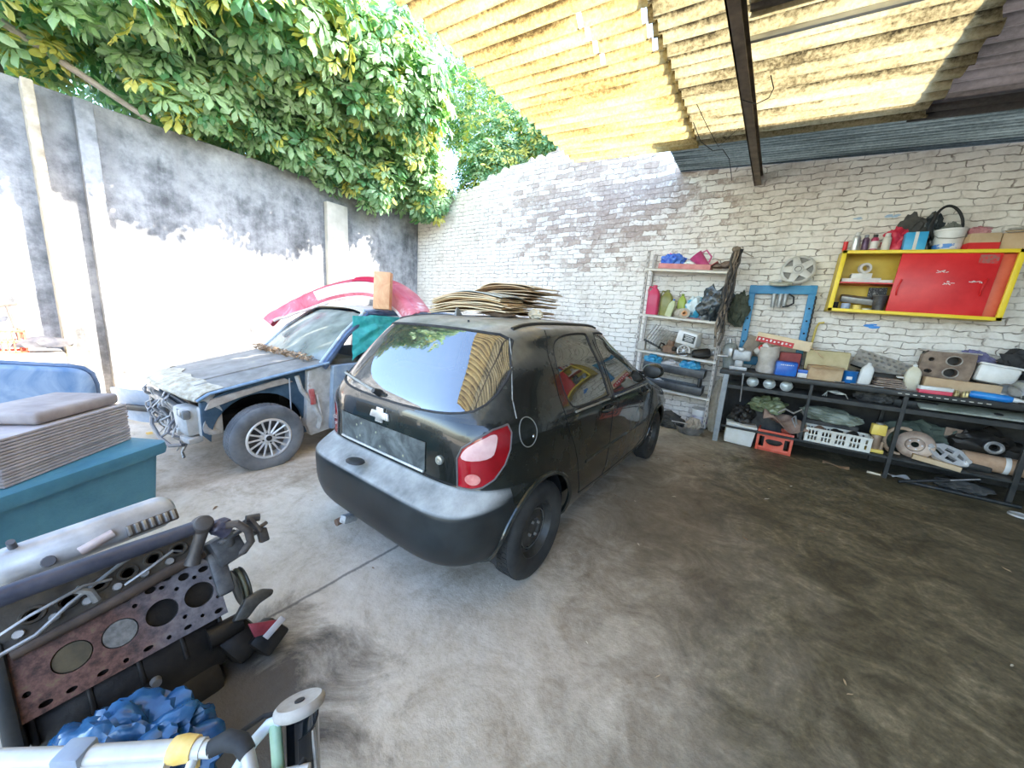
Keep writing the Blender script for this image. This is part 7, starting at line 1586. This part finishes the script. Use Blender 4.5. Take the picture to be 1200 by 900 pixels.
b = B(); b.box((0, 0, .13), (.18, .015, .12), (R(-14), R(4), 0)); single(b, 'brown_card', BROWNC, 'brown card upright behind the silver alloy bracket', 'card', (1.88, 5.80, .42))
# on the floor in front of the bench
t = thing('black_bar', 'long thin black bar with a grey tip lying slanted before the bench', 'bar', (1.44, 5.36, .02))
b = B(); b.cyl((0, 0, 0), (.36, .05, .115), .017, .015, 10); b.out('bar_shaft', BLACK, t)
b = B(); b.cyl((.36, .05, .115), (.56, .08, .18), .008, .007, 8); b.out('bar_tip', STEEL, t)
b = B(); b.cyl((0, 0, 0), (.75, .02, .0), .020, .020, 8); single(b, 'flat_iron', DSTEEL, 'dark iron tube lying flat on the floor before the right part of the bench', 'tube', (1.52, 5.42, .021), (0, 0, R(-4)))
b = B(); b.grid(lambda u, v: V((-.09 + .18 * u, -.05 + .10 * v, .012 + .014 * math.sin(u * 5 + v * 3))), 8, 6, .003); single(b, 'paper_scrap', WHITE, 'pale paper scrap on the floor under the bench low shelf', 'paper', (1.50, 5.60, .0), (0, 0, R(20)))
b = B(); b.grid(lambda u, v: V((-.12 + .24 * u, -.04 + .08 * v, .012 + .012 * math.sin(u * 6 + v))), 8, 5, .003); single(b, 'cardboard_scrap', CARDD, 'thin brown scrap on the floor at the foot of the bench strut', 'scrap', (.95, 5.50, 0), (0, 0, R(-8)))
b = B(); b.cyl((0, 0, .014), (.11, .01, .014), .013, .012, 10); single(b, 'cream_stick', mat('cream stick', (.66, .58, .44), None, rough=.7), 'short cream stick on the floor beside the bench middle leg', 'stick', (1.22, 5.50, 0), (0, 0, R(-12)))
bag('dark rag on the floor under the right part of the bench', (1.95, 5.58, 0), (.20, .12, .07), DARKF, 91, name='rag', cat='rag')
t = thing('lid_ring', 'pale round lid on the floor near the right picture edge', 'lid', (2.18, 5.16, 0))
b = B(); b.lathe([(0, .008), (.05, .010), (.058, .016), (.066, .012), (.068, 0), (0, 0)], 28); b.out('lid_body', mat('pale lid', (.44, .42, .38), (.6, .58, .54), 12, .5), t)
b = B(); b.tube([(.06 * math.cos(a), .06 * math.sin(a), .015) for a in [2 * PI * k / 28 for k in range(28)]], .004, 6, closed=True); b.out('lid_rim', STEEL, t)
# litter on the floor: dry leaves one by one
LEAFD = [mat('dry tan leaf', (.42, .30, .17), (.55, .42, .26), 30, .9), mat('dry brown leaf', (.20, .12, .06), (.30, .19, .11), 30, .9), mat('pale dry leaf', (.56, .50, .38), None, rough=.9)]
rl = random.Random(77)
def leaf_proto():
    b = B(); b.raw([V((-1, 0, .10)), V((-.4, .34, .22)), V((.35, .30, .12)), V((1, 0, .28)), V((.35, -.30, .16)), V((-.4, -.34, .26)), V((0, 0, .02))], [(0, 6, 1), (1, 6, 2), (2, 6, 3), (3, 6, 4), (4, 6, 5), (5, 6, 0)]); return b
spots = [(rl.uniform(-1.0, 1.9), rl.uniform(1.1, 5.0)) for k in range(46)] + [(rl.uniform(-3.2, -1.0), rl.uniform(.6, 1.4)) for k in range(6)] + [(rl.uniform(-5.6, -3.9), rl.uniform(.35, .9)) for k in range(6)]
protos = [leaf_proto().out('dry_leaf', m, None, smooth=False) for m in LEAFD]
zone = lambda x, y: ('dry leaf on the oily floor between the black car and the bench' if x > -.6 else 'dry leaf on the floor beside the black car' if x > -3.3 else 'dry leaf on the floor before the wreck nose')
for k, (x, y) in enumerate(spots):
    o = protos[k] if k < 3 else protos[rl.randrange(3)].copy()
    if k >= 3: COL.objects.link(o)
    s_ = rl.uniform(.012, .030); o.location = (x, y, .001); o.rotation_euler = (0, 0, rl.uniform(0, 6.28)); o.scale = (s_, s_ * rl.uniform(.5, .9), s_)
    tag(o, zone(x, y), 'leaf', zone(x, y).replace('dry leaf', 'dry leaves'))
b = B(); b.grid(lambda u, v: V((-.05 + .10 * u, -.025 + .05 * v, .006 + .01 * math.sin(u * 6))), 6, 4, .002); single(b, 'orange_leaf', mat('orange leaf', (.75, .42, .08), (.82, .52, .16), 12, .8), 'orange leaf on the floor before the grey bumper', 'leaf', (-5.2, .78, .0))
